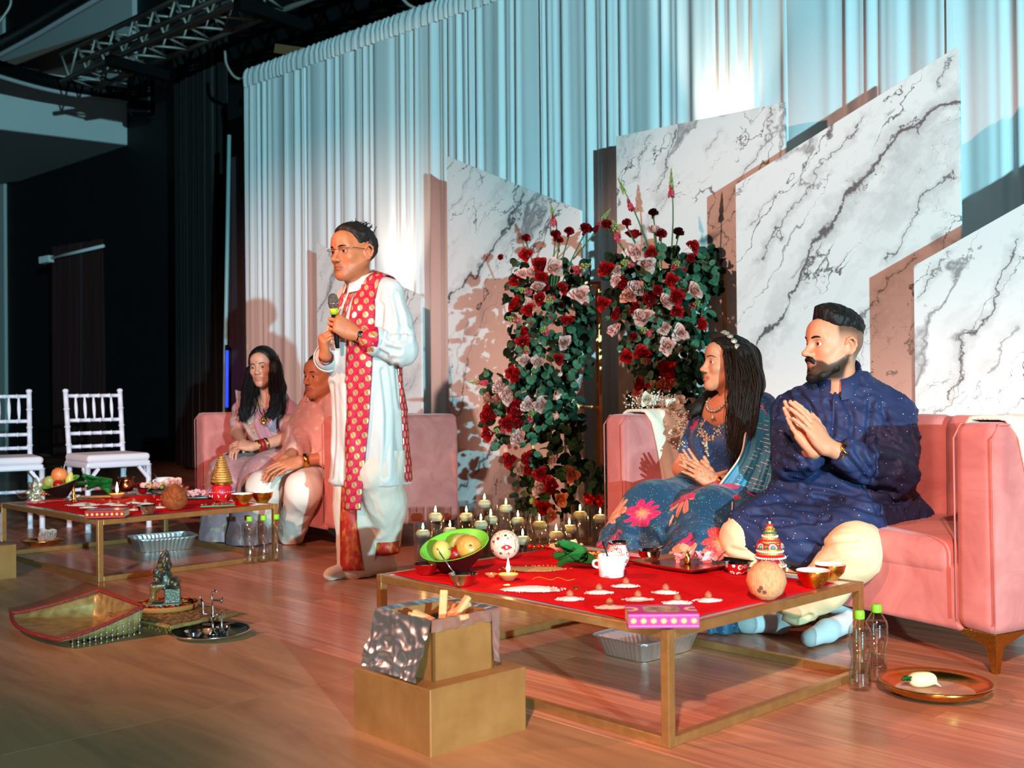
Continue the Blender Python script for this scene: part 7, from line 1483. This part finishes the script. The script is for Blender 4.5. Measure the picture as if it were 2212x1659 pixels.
def covermat(name, base, a, b):
    t = NT(name); s = t.n('ShaderNodeSeparateXYZ', Vector=t.co('UV')); x = t.math('ABSOLUTE', t.math('SUBTRACT', s.outputs[0], .5)); y = t.math('ABSOLUTE', t.math('SUBTRACT', s.outputs[1], .5))
    inn = t.math('MULTIPLY', t.math('LESS_THAN', x, .26), t.math('LESS_THAN', y, .36)); ph = t.ramp(t.noise(t.co('UV'), 6, 3), [(.4, a), (.6, b)])
    d = t.math('ABSOLUTE', t.math('SUBTRACT', t.math('SQRT', t.math('ADD', t.math('POWER', t.math('SUBTRACT', x, .46), 2.), t.math('MULTIPLY', t.math('POWER', y, 2.), .35))), .10)); c = t.mix(t.math('LESS_THAN', d, .03), base, rgb(236, 206, 150)); c = t.mix(inn, c, ph); t.p(Base__Color=c, Roughness=.3); return t.m
def book(loc, rot, L, W, Tk, cov, spine, cover, label):
    b = thing('book', label, 'book', loc, rot); ob('page_block', box(L/2-.001, W/2+.001, Tk/2, L-.004, W-.006, Tk-.006), M('paper_edge', rgb(206, 184, 140), .8), b, smooth=False)
    ob('cover', join([box(L/2, W/2, Tk-.0015, L, W, .003), box(L/2, W/2, .0015, L, W, .003)]), cov, b, smooth=False)
    ob('spine', (A([(0, -.0005, 0), (L, -.0005, 0), (L, -.0005, Tk), (0, -.0005, Tk)]), [[0, 1, 2, 3]], A([(0, 0), (1, 0), (1, 1), (0, 1)])), spine, b, smooth=False, solid=.001)
    ob('cover_print', (A([(0, 0, Tk+.0006), (L, 0, Tk+.0006), (L, W, Tk+.0006), (0, W, Tk+.0006)]), [[0, 1, 2, 3]], A([(0, 0), (1, 0), (1, 1), (0, 1)])), cover, b, smooth=False); return b
p = onz(1358, 1357, TZ); MAG = rgb(196, 22, 130)
book((p.x, p.y, TZ), -.02, .176, .115, .036, M('magenta_cover', MAG, .4), sunmat('magenta_sun_spine', MAG, rgb(240, 150, 60), rgb(236, 130, 180), 7.), covermat('magenta_cover_print', MAG, rgb(120, 90, 90), rgb(206, 160, 120)), 'thick magenta book with golden sun motifs at the table corner')
p = onz(183, 1120, TZ); book((p.x, p.y, TZ), .12, .185, .125, .036, M('crimson_cover', rgb(140, 14, 34), .4), sunmat('crimson_sun_spine', rgb(150, 14, 30), rgb(226, 140, 50), rgb(200, 90, 70), 8.), covermat('crimson_cover_print', rgb(150, 30, 60), rgb(190, 120, 140), rgb(120, 50, 80)), 'thick crimson book with sun motifs on the left table corner')
# left table extras
pt = pot('copper_lota', tb(273, 1062), .050, .088, COPPER, COPPER, 'polished copper water pot on the left table')
bowl('steel_bowl', tb(317, 1110), .046, .042, STEEL, 'steel bowl with spoon beside the crimson book', fill=YP); p = tb(317, 1110); spoon((p[0]-.02, p[1]-.01, p[2]+.03), (-.06, 0, .028), (0, 0, 0), STEEL, 'steel spoon in the bowl beside the crimson book')
bowl('glass_bowl', tb(55, 1077), .05, .04, GLASS, 'clear glass bowl of red powder at the left table end', fill=bpy.data.materials['vermilion_powder'])
FLP = plate('flower_plate', tb(334, 1062), .11, STEEL, 'steel plate of yellow flowers and pink petals on the left table'); petals(FLP, 18, .07, .04, .016, YEP, .024, 21); petals(FLP, 8, .08, .04, .016, BET, .020, 22); petals(FLP, 10, .06, .05, .022, PKP, .026, 23)
def bloom(u, v, kind, r, lab, z=.03):
    q = tb(u, v); o = tag(ob(NM[kind], MESH[kind][0], None, None, (q[0], q[1], q[2]+z), face(Vector((.1, -.6, .8)))), lab, 'flower'); o.scale = (r,)*3
bloom(376, 1058, 'P', .045, 'pale pink rose head behind the hairy coconut'); bloom(300, 1060, 'C', .03, 'dark red flower beside the copper pot')
LP_ = plate('white_plate', tb(402, 1066), .07, WHITE, 'white plate with red scraps at the back of the left table'); petals(LP_, 5, .03, .02, .014, fmat('red_petal', rgb(200, 60, 60), rgb(170, 30, 40)), .018, 31)
bt = thing('dark_tray', 'dark square tray of pink petals beside the red kalash pot', 'tray', tb(432, 1076), .3); ob('tray_floor', rbox(-.10, .10, -.07, .07, 0, .008, .003, 2), M('dark_lacquer', rgb(24, 12, 12), .3), bt); petals(bt, 20, .07, .04, .010, PKP, .028, 33); ob('tray_rim', rbox(-.105, .105, -.075, -.068, 0, .014, .002, 1), bpy.data.materials['dark_lacquer'], bt)
zb_ = thing('zip_bag', 'clear plastic zip bag with green seal on the left table', 'bag', tb(468, 1092), .35); m = grid(lambda u, v: ((u-.5)*.17, (v-.5)*.13, .006+.022*math.sin(math.pi*u)*math.sin(math.pi*v)+.004*math.sin(u*17+v*13)), 18, 14); ob('bag_film', m[:2], thin('plastic_film', (.9, .92, .9), .12, .5), zb_); ob('green_seal', rbox(-.088, .088, -.074, -.062, .001, .008, .002, 2), M('green_zip', rgb(10, 150, 90), .35), zb_)
r_ = np.random.RandomState(9); ob('bag_contents', join([ball((.05*r_.randn(), .03*r_.randn(), .008), (.008, .006, .005), 7, 5) for i in range(16)]), NUT, zb_)['kind'] = 'stuff'
rtray = thing('red_tray', 'small red tray at the left end of the left table', 'tray', tb(98, 1083), .5); ob('tray_floor', rbox(-.10, .10, -.05, .05, 0, .007, .003, 2), REDL, rtray); ob('tray_rim', LA([(.001, .002), (.02, .003), (.021, .007), (.012, .008), (0, .007)], 16), GOLDSHINE, rtray)
sv = Vol((-.05, -.05, 0), (.05, .05, .12), .0028); sv.loft([.0, .008, .02], [0]*3, [0]*3, [.038, .034, .028], [.034, .03, .026], .004); sv.ell((0, 0, .045), (.027, .024, .028), .01); sv.ell((0, -.004, .082), (.019, .018, .018), .008); sv.cone((0, -.002, .095), (0, 0, .114), .014, .005, .006)
for s in (-1, 1): sv.ell((s*.022, -.002, .082), (.012, .004, .014), .004); sv.cone((s*.024, -.004, .055), (s*.034, -.016, .045), .008, .007, .006); sv.cone((s*.018, -.012, .028), (s*.012, -.032, .024), .012, .009, .008)
sv.chain([(0, -.018, .078), (.003, -.028, .062), (.010, -.028, .05)], [.008, .006, .0045], .005); V, Q = sv.mesh(1)
sg_ = thing('silver_statuette', 'small silver elephant-headed statuette on the left table', 'statuette', tb(77, 1084)); ob('figure', (V*1.15, Q), M('antique_silver', rgb(196, 200, 180), .35, .8, bump=.6, bs=250), sg_)
bf = thing('brass_figurine', 'tiny brass figurine standing on the left table cloth', 'statuette', tb(159, 1084)); ob('figure', LA([(0, 0), (.016, 0), (.015, .006), (.008, .012), (.012, .028), (.010, .042), (.005, .050), (.009, .060), (.007, .070), (.003, .078), (.0015, .092), (0, .093)], 14), GOLDSHINE, bf); ob('arm', tube([(-.018, 0, .03), (0, 0, .045), (.018, -.004, .034)], .003, 6), GOLDSHINE, bf)
# ------------------------------------------------------------------ bottles
PET = thin('clear_plastic', (.955, .965, .97), .15, .85); CAP = M('lime_cap', rgb(132, 204, 40), .4)
def bottle(u, v, lab, H_=.235):
    b = thing('water_bottle', lab, 'bottle', flo(u, v), 0, 'water bottles'); r = .033; pr = [(0, .004), (.022, .0), (.030, .004), (.0325, .02), (.031, .055), (.0245, .085), (.0235, .095), (.030, .118), (.0325, .128), (.0325, .170), (.030, .183), (.016, .205), (.0125, .211), (.0125, .222)]
    k = H_/.235; ob('bottle_wall', LA([(a*k, z*k) for a, z in pr], 28), PET, b); ob('water_fill', LA([(0, .006*k)]+[(a*k*.96, z*k) for a, z in pr[2:11]]+[(0, .183*k)], 24), WATER, b)
    ob('cap', LA([(0, .209*k), (.0145*k, .209*k), (.0155*k, .212*k), (.0150*k, .230*k), (.013*k, .2335*k), (0, .2335*k)], 24), CAP, b)
    for z in (.135, .150, .165): ob('rib', LA([(.0327*k, z*k-.0012), (.0337*k, z*k), (.0327*k, z*k+.0012)], 28), PET, b)
bottle(1858, 1490, 'clear water bottle with lime cap, front one of the right pair', .238); bottle(1895, 1472, 'clear water bottle with lime cap, back one of the right pair', .238); bottle(540, 1217, 'clear water bottle with lime cap, leftmost of three by the left table', .25); bottle(570, 1214, 'clear water bottle with lime cap, middle of three by the left table', .25); bottle(598, 1211, 'clear water bottle with lime cap, rightmost of three by the left table', .25)
# ------------------------------------------------------------------ floor plates and pans
bp = plate('brass_plate', flo(2020, 1500), .162, BRASS, 'large brass plate on the floor at the lower right', h=.038); ob('milky_liquid', LA([(.118, .014), (.06, .0145), (0, .0145)], 36), M('rice_wash', rgb(206, 170, 150), .15), bp)
tu = thing('turnip', 'pale root vegetable with green top lying on the brass plate', 'vegetable', tuple(Vector(flo(1990, 1496))+Vector((0, 0, .016)))); sv = Vol((-.06, -.04, -.005), (.07, .04, .06), .003); sv.ell((-.01, 0, .022), (.030, .024, .022), .01); sv.ell((.022, .0, .024), (.024, .02, .019), .02); sv.cone((.035, -.005, .018), (.052, -.018, .006), .005, .002, .006); V, Q = sv.mesh(1); ob('root', (V, Q), M('pale_root', rgb(240, 222, 170), .6), tu)
for i in range(4): ob('green_top', (petal(1.2, 1.2, .3)[0]*.026, petal(1.2, 1.2, .3)[1]), BET, tu, (-.03, -.006+.006*i, .022), (1.3, .3*i-.5, -1.3+.3*i))
b2 = plate('brass_plate', flo(93, 1176), .128, BRASS, 'brass plate with pink flower on the floor under the left table', h=.03); q = Vector(flo(101, 1174))+Vector((0, 0, .035)); o = tag(ob('pink_rose', MESH['P'][1], None, None, tuple(q), face(Vector((.2, -.6, .8)))), 'pink flower lying in the brass plate under the left table', 'flower'); o.scale = (.05,)*3
def foil_pan(u, v, L, W, h, rot, lab):
    t_ = thing('foil_pan', lab, 'pan', flo(u, v), rot); n = 96; V = []; 
    def ringp(sx, sy, z, amp):
        for i in range(n):
            a = 6.283*i/n; c, s = math.cos(a), math.sin(a); k = (abs(c)**7+abs(s)**7)**(-1/7); w_ = 1+amp*(1 if i % 2 else -1); V.append((sx*k*c*w_, sy*k*s*w_, z))
    ringp(L*.40, W*.38, .002, 0); ringp(L*.405, W*.385, .006, .006); ringp(L*.465, W*.455, h-.006, .010); ringp(L*.47, W*.46, h-.002, 0); ringp(L*.5, W*.5, h, .0); ringp(L*.5, W*.5, h+.003, .0); ringp(L*.485, W*.48, h+.002, 0)
    Fc = [[r*n+i, r*n+(i+1) % n, (r+1)*n+(i+1) % n, (r+1)*n+i] for r in range(6) for i in range(n)]; Fc.append(list(range(n))[::-1]); ob('pan_wall', (A(V), Fc), FOIL, t_, smooth=False); ob('rolled_rim', tube([V[5*n+i] for i in range(n)]+[V[5*n]], .0025, 6, False), FOIL, t_)
foil_pan(1400, 1408, .34, .25, .065, TA, 'shallow foil pan on the floor under the right table'); foil_pan(352, 1186, .36, .26, .075, .55, 'shallow foil pan on the floor under the left table')
# ------------------------------------------------------------------ two-tier gold boxes lined with foil
WORN = NT('worn_gold_paint'); n_ = WORN.noise(WORN.co(), 9, 6, .65); WORN.p(Base__Color=WORN.ramp(n_, [(.3, rgb(160, 108, 58)), (.72, rgb(184, 132, 76))]), Roughness=.45, Metallic=.4); WORN = WORN.m
def crumple(P0, nu, nv, amp, sd):
    # foil sheet between two polylines, crumpled facets
    a, b = A(P0[0]), A(P0[1]); V = []; nu, nv = nu*3, nv*3; tt = []
    for i in range(nu):
        for j in range(nv):
            t_ = j/(nv-1); s = i/(nu-1)*(len(a)-1); k = min(int(s), len(a)-2); f_ = s-k; V.append((a[k]*(1-f_)+a[k+1]*f_)*(1-t_)+(b[k]*(1-f_)+b[k+1]*f_)*t_); tt.append(.35+.65*t_)
    V = A(V); Q = np.array([[i*nv+j, (i+1)*nv+j, (i+1)*nv+j+1, i*nv+j+1] for i in range(nu-1) for j in range(nv-1)]); N = normals(V, Q); g = (1-2*np.abs(wav(V, 28, 2, sd)))+.6*(1-2*np.abs(wav(V, 66, 1, sd+3)))+.2*(1-2*np.abs(wav(V, 120, 1, sd+5)))
    V = V+N*(amp*1.15*g*A(tt))[:, None]+np.roll(N, 1, 1)*(amp*.6*wav(V, 60, 2, sd+9)*A(tt))[:, None]; return V, Q.tolist()
def fire_box(loc, rot, label, sticks):
    b = thing('gold_fire_box', label, 'box', loc, rot, 'two-tier gold fire boxes'); w_, h1, s, h2 = .325, .168, .205, .152; o_ = .055
    ob('lower_box', box(w_/2, w_/2, h1/2, w_, w_, h1), WORN, b, smooth=False, bevel=.003)
    for x0, y0, x1, y1 in ((o_, o_, o_+s, o_+.008), (o_, o_, o_+.008, o_+s), (o_+s-.008, o_, o_+s, o_+s), (o_, o_+s-.008, o_+s, o_+s)): ob('upper_side', box((x0+x1)/2, (y0+y1)/2, h1+h2/2, x1-x0, y1-y0, h2), WORN, b, smooth=False)
    e = .014; zt = h1+h2; c = [(o_-e, o_-e), (o_+s+e, o_-e), (o_+s+e, o_+s+e), (o_-e, o_+s+e)]
    fo = ob('foil_rim', join([crumple(([(*c[i], zt+.006), (*c[(i+1) % 4], zt+.006)], [(*(A(c[i])*.82+A((.157, .157))*.18), zt-.004), (*(A(c[(i+1) % 4])*.82+A((.157, .157))*.18), zt-.004)]), 12, 4, .003, i) for i in range(4)]), FOIL, b)
    ob('foil_well', crumple(([(o_+.02, o_+.02, zt-.03), (o_+s-.02, o_+.02, zt-.03)], [(o_+.02, o_+s-.02, zt-.03), (o_+s-.02, o_+s-.02, zt-.03)]), 16, 16, .003, 7), M('shaded_foil', rgb(70, 76, 78), .35, .9), b, smooth=False)  # darkness inside the box is painted into this foil's colour
    # hanging skirts: long crumpled one on the left face, narrow ones on the right face
    ob('foil_skirt', crumple(([(o_-e, o_-e, zt+.006), (o_-e, o_+s+e, zt+.006)], [(o_-.052, o_-.004, h1+.006), (o_-.050, o_+s+.03, h1+.010)]), 18, 16, .0065, 11), FOIL, b)
    ob('foil_flap', crumple(([(o_-e, o_-e, zt+.006), (o_+s+e, o_-e, zt+.006)], [(o_-.006, o_-.006, zt-.030), (o_+s+.006, o_-.006, zt-.026)]), 18, 5, .0036, 13), FOIL, b)
    ob('foil_corner', crumple(([(o_+s-.016, o_-e, zt), (o_+s+e, o_-e+.003, zt)], [(o_+s-.008, o_-.012, h1+.02), (o_+s+.016, o_-.008, h1+.012)]), 5, 14, .0034, 17), FOIL, b)
    if sticks:
        for i, (x, y, dx, dy, dz, L_) in enumerate(((.14, .12, .25, .2, .95, .075), (.165, .105, .6, -.1, .7, .07), (.15, .13, .9, -.2, .35, .085), (.12, .14, -.8, .1, .25, .07), (.13, .10, .3, -.8, .2, .07), (.17, .14, .7, .5, .2, .07), (.11, .12, -.4, .7, .3, .06))):
            d = A((dx, dy, dz))/np.linalg.norm((dx, dy, dz)); R_ = rot_m(A(rz(-rot))) if False else None; p0 = A((x, y, zt-.016)); s_ = tag(ob('wood_stick', bar(p0, p0+d*L_, .020, .012), M('fresh_wood', rgb(236, 166, 110), .7, var=.1, vs=40), None, loc, (0, 0, rot), smooth=False, bevel=.002), ['tallest upright', 'leaning', 'right-pointing', 'left-pointing', 'front-lying', 'rear right', 'rear left'][i]+' wood stick in the foil-lined gold box', 'stick', 'wood sticks in the gold box')
n0 = onz(930, 1639); fire_box((n0.x, n0.y, 0), math.radians(43), 'two-tier gold box lined with foil in the foreground centre', True)
n1 = onz(36, 1249); a1 = math.radians(44); fire_box((n1.x-.325*math.cos(a1), n1.y-.325*math.sin(a1)+.0, 0), a1, 'two-tier gold box with foil cut off at the left edge', False)
# ------------------------------------------------------------------ winnowing basket, statue platform, thali
GC = NT('gold_satin'); n_ = GC.noise(GC.co(), 26, 4); GC.p(Base__Color=GC.ramp(n_, [(.3, rgb(146, 112, 62)), (.7, rgb(190, 160, 100))]), Roughness=.38, Metallic=.35); GC.bump(n_, .25, .004); GC = GC.m
ws = thing('winnowing_basket', 'gold satin winnowing basket with red braid trim on the floor', 'basket', flo(170, 1375)); wo = A(ws.location)
a, b, c, d = A(onz(24, 1347)), A(onz(141, 1404)), A(onz(312, 1374)), A(onz(214, 1334)); H4 = [.03, .03, .105, .105]
def soop(u, v): # u along open->closed, v across near->far
    lo = b+(c-b)*u; hi = a+(d-a)*u; p_ = lo+(hi-lo)*v; hw = .012+.09*max(0, u-.02)**1.3; edge = max(abs(2*v-1)-.86, 0)/.14; back = max(u-.90, 0)/.10; bow = -.05*(1-u)*math.sin(math.pi*v)*(1 if u < .9 else 0); dirb = (b-c)/np.linalg.norm(b-c)
    return p_+A((0, 0, .006+.02*(1-u)+hw*max(edge**1.5, back**1.5)))-dirb*bow
m = grid(lambda u, v: tuple(soop(u, v)-wo), 40, 40); ob('satin_scoop', m, GC, ws, solid=.006)
BRD = M('red_gold_braid', rgb(150, 36, 34), .6, bump=1., bs=160, var=.4, vs=140)
rimp = [soop(0, v) for v in np.linspace(0, 1, 16)]+[soop(u, 1) for u in np.linspace(.05, 1, 16)]+[soop(1, v) for v in np.linspace(.95, 0, 12)]+[soop(u, 0) for u in np.linspace(.95, 0, 16)]; ob('braid_trim', tube([q-wo+A((0, 0, .004)) for q in rimp], .007, 7), BRD, ws)
for i in range(13):
    u = .10+.85*i/12; p_ = soop(u, 0)-wo; dn = A((.0, -.006, -1.)); L_ = max(.02, p_[2]*.85)
    ob('bead_fringe', join([ball(p_+A((0, -.010, -.012))+dn*L_*k, .0042, 7, 5) for k in (.25, .55, .85)]+[tube([p_+A((0, -.009, 0)), p_+A((0, -.010, -.012))+dn*L_*.85], .0009, 4)]), SILV, ws)
ob('emblem', on_ball(A(soop(.35, .35))-wo, .004, (0, 0, 1), join([tube([(.028*math.cos(q), .02*math.sin(q), .002) for q in np.linspace(0, 6.28, 24)], .0022, 5), tube([(-.03, 0, .002), (.0, .006, .002), (.05, .014, .002)], .002, 5)])), GRN, ws)
pc = [onz(u, v, .05) for u, v in ((345, 1354), (498, 1324), (404, 1294), (258, 1318))]; pcx = sum(pc, Vector())/4; pa = math.atan2((pc[1]-pc[0]).y, (pc[1]-pc[0]).x); pl_ = thing('low_platform', 'low gold brocade covered stool under the statue', 'stool', (pcx.x, pcx.y, 0), pa); sx = (pc[1]-pc[0]).length; sy = (pc[3]-pc[0]).length
BROC = NT('gold_brocade'); n_ = BROC.vor(BROC.co(), 70); BROC.p(Base__Color=BROC.ramp(n_, [(.2, rgb(196, 160, 90)), (.5, rgb(140, 96, 52)), (.8, rgb(110, 60, 40))]), Roughness=.45, Metallic=.4); BROC.bump(n_, .6, .003); BROC = BROC.m
ob('seat_board', rbox(-sx/2, sx/2, -sy/2, sy/2, .032, .05, .006, 2), BROC, pl_); ob('braid_edge', tube([(-sx/2, -sy/2, .042), (sx/2, -sy/2, .042), (sx/2, sy/2, .042), (-sx/2, sy/2, .042), (-sx/2, -sy/2, .042)], .007, 7, False), GC, pl_)
for sx_ in (-1, 1): ob('foot', rbox(sx_*sx*.32-.02, sx_*sx*.32+.02, -sy*.36, sy*.36, 0, .033, .004, 2), BROC, pl_)
st0 = onz(358, 1313, .0505); gp_ = thing('garland_plate', 'round plate edged with marigold garland under the statue', 'plate', (st0.x, st0.y, .0505)); ob('plate_body', LA([(0, 0), (.118, 0), (.124, .006), (.126, .022), (.121, .022), (.118, .010), (0, .009)], 44), M('orange_weave', rgb(196, 110, 50), .7, bump=1., bs=180), gp_); ob('yellow_cloth', LA([(.118, .0102), (.06, .011), (0, .011)], 36), M('yellow_cloth', rgb(206, 170, 60), .8, var=.2, vs=60), gp_)
MG = [fmat('marigold_orange', rgb(226, 90, 20), rgb(190, 50, 14)), fmat('marigold_red', rgb(190, 20, 24), rgb(140, 8, 14)), fmat('leaf_green_bit', rgb(30, 130, 80), rgb(16, 90, 60))]; mgm = [prep('marigold', carn_mesh(6+i), MG[i]) for i in range(3)]
for i in range(30): a_ = i/30*6.283; o = ob('marigold' if i % 3 < 2 else 'green_bit', mgm[[1, 0, 2][i % 3]], None, gp_, (.102*math.cos(a_), .102*math.sin(a_), .018), (0, 0, a_)); o.scale = ((.016, .016, .011) if i % 3 < 2 else (.010, .010, .008))
# statue: elephant-headed figure seated on a stone block, facing left
sv = Vol((-.085, -.06, 0), (.085, .06, .215), .0026)
sv.op(lambda X, Y, Z: np.maximum(np.maximum(np.abs(X)-.062, np.abs(Y)-.042), Z-.012), (-.062, -.042, 0), (.062, .042, .012), .004); sv.op(lambda X, Y, Z: np.maximum(np.maximum(np.abs(X-.026)-.030, np.abs(Y)-.036), np.abs(Z-.038)-.030), (-.01, -.036, .008), (.06, .036, .068), .006)
sv.cone((.036, -.034, .085), (.036, .034, .085), .019, .019, .004)                       # bolster
sv.ell((.0, 0, .098), (.030, .030, .034), .012); sv.ell((-.004, 0, .125), (.024, .026, .026), .012)  # belly, chest
sv.ell((-.010, 0, .160), (.020, .020, .020), .008); sv.chain([(-.022, 0, .152), (-.034, -.004, .130), (-.036, -.010, .105), (-.028, -.014, .096)], [.0105, .009, .007, .0055], .006) # head, trunk
for s in (-1, 1):
    sv.ell((.0, s*.026, .158), (.008, .014, .018), .004, (0, 0, s*.4)); sv.cone((-.004, s*.024, .135), (-.020, s*.036, .118), .0085, .0075, .006); sv.cone((-.020, s*.036, .118), (-.042, s*.030, .122), .0075, .006, .006); sv.cone((.006, s*.024, .138), (.016, s*.040, .150), .0075, .0065, .006); sv.cone((.016, s*.040, .150), (.010, s*.046, .172), .0065, .005, .005); sv.ell((.008, s*.046, .178), (.007, .007, .008), .003)
sv.chain([(-.004, -.018, .080), (-.044, -.024, .078), (-.046, -.022, .030), (-.056, -.022, .016)], [.017, .0145, .0115, .009], .008); sv.chain([(-.004, .018, .078), (-.038, .026, .072), (-.030, -.004, .060)], [.016, .0135, .010], .008)
sv.chain([(-.006, 0, .172), (-.002, 0, .186), (.002, 0, .202), (.003, 0, .209)], [.021, .018, .011, .005], .006); sv.ell((.010, 0, .172), (.006, .024, .026), .004)
V, Q = sv.mesh(1); V = V+normals(V, Q)*(.0009*wav(V, 420, 2, 3))[:, None]; cc = np.tile(A(rgb(46, 42, 34)), (len(V), 1)); k_ = np.clip((wav(V, 170, 3, 6)-.15)*3, 0, 1)*.7; cc = cc*(1-k_[:, None])+A(rgb(150, 112, 54))*k_[:, None]; dh = (V[:, 0] < -.01)*(V[:, 2] < .085)*(V[:, 2] > .02)*.7; cc = cc*(1-dh[:, None])+A(rgb(150, 88, 34))*dh[:, None]; stn = ((V[:, 2] < .066)*(V[:, 0] > -.004)+(V[:, 2] < .014) > 0)*.8; cc = cc*(1-stn[:, None])+A(rgb(92, 84, 62))*stn[:, None]
sg2 = thing('deity_statue', 'dark bronze elephant-headed statue seated on a stone block', 'statue', (st0.x, st0.y, .0618), .25); ob('figure', (V*1.02, Q), VC('bronze_patina', .38, spec=.6), sg2, col=cc); ob('lotus_bud', ball((-.046, .030, .131), (.010, .010, .009), 10, 7), REDV, sg2); ob('conch', ball((.008, -.047, .188), (.006, .006, .010), 8, 6), STEEL, sg2)
th_ = plate('steel_thali', flo(457, 1374), .146, STEEL, 'round steel thali with tall incense stand on the floor', h=.022); fs = thing('incense_stand', 'tall silver incense stand with curved holders on the thali', 'stand', tuple(Vector(flo(460, 1374))+Vector((0, 0, .0055))))
ob('rod', LA([(0, 0), (.022, 0), (.018, .006), (.005, .016), (.004, .055), (.009, .062), (.010, .070), (.004, .078), (.007, .09), (.0035, .10), (.0035, .15), (0, .15)], 14), STEEL, fs); ob('hook', tube(spline([(0, 0, .148), (.002, 0, .160), (.010, 0, .163), (.016, 0, .156)], 12), .0035, 7), STEEL, fs)
ob('upper_arm', bar((0, 0, .128), (.034, 0, .126), .016, .006), STEEL, fs, smooth=False, bevel=.002); ob('upper_plate', prism([(.028, .116), (.037, .116), (.040, .140), (.032, .138)], .003), STEEL, fs, rot=(1.5708, 0, 0), smooth=False); ob('left_arm', tube([(-.004, 0, .078), (-.036, 0, .076), (-.036, 0, .118), (-.046, 0, .142)], [.004, .005, .006, .003], 6), STEEL, fs); ob('right_arm', tube([(.004, 0, .074), (.032, 0, .072), (.033, 0, .025), (.042, 0, .006)], [.004, .005, .005, .004], 6), STEEL, fs); ob('lower_arm', bar((0, 0, .038), (-.038, 0, .040), .014, .006), STEEL, fs, smooth=False, bevel=.002)
for dx, dy, r_, lab in ((-.055, -.035, .034, 'tiny steel bowl at the left of the thali'), (.035, .03, .026, 'tiny steel bowl behind the incense stand')): q = Vector(flo(457, 1374))+Vector((dx, dy, .006)); bowl('tiny_bowl', tuple(q), r_, .022, STEEL, lab)
q = Vector(flo(457, 1374))+Vector((-.015, .012, .006)); diya(tuple(q), .026, False, 'small clay lamp on the thali')
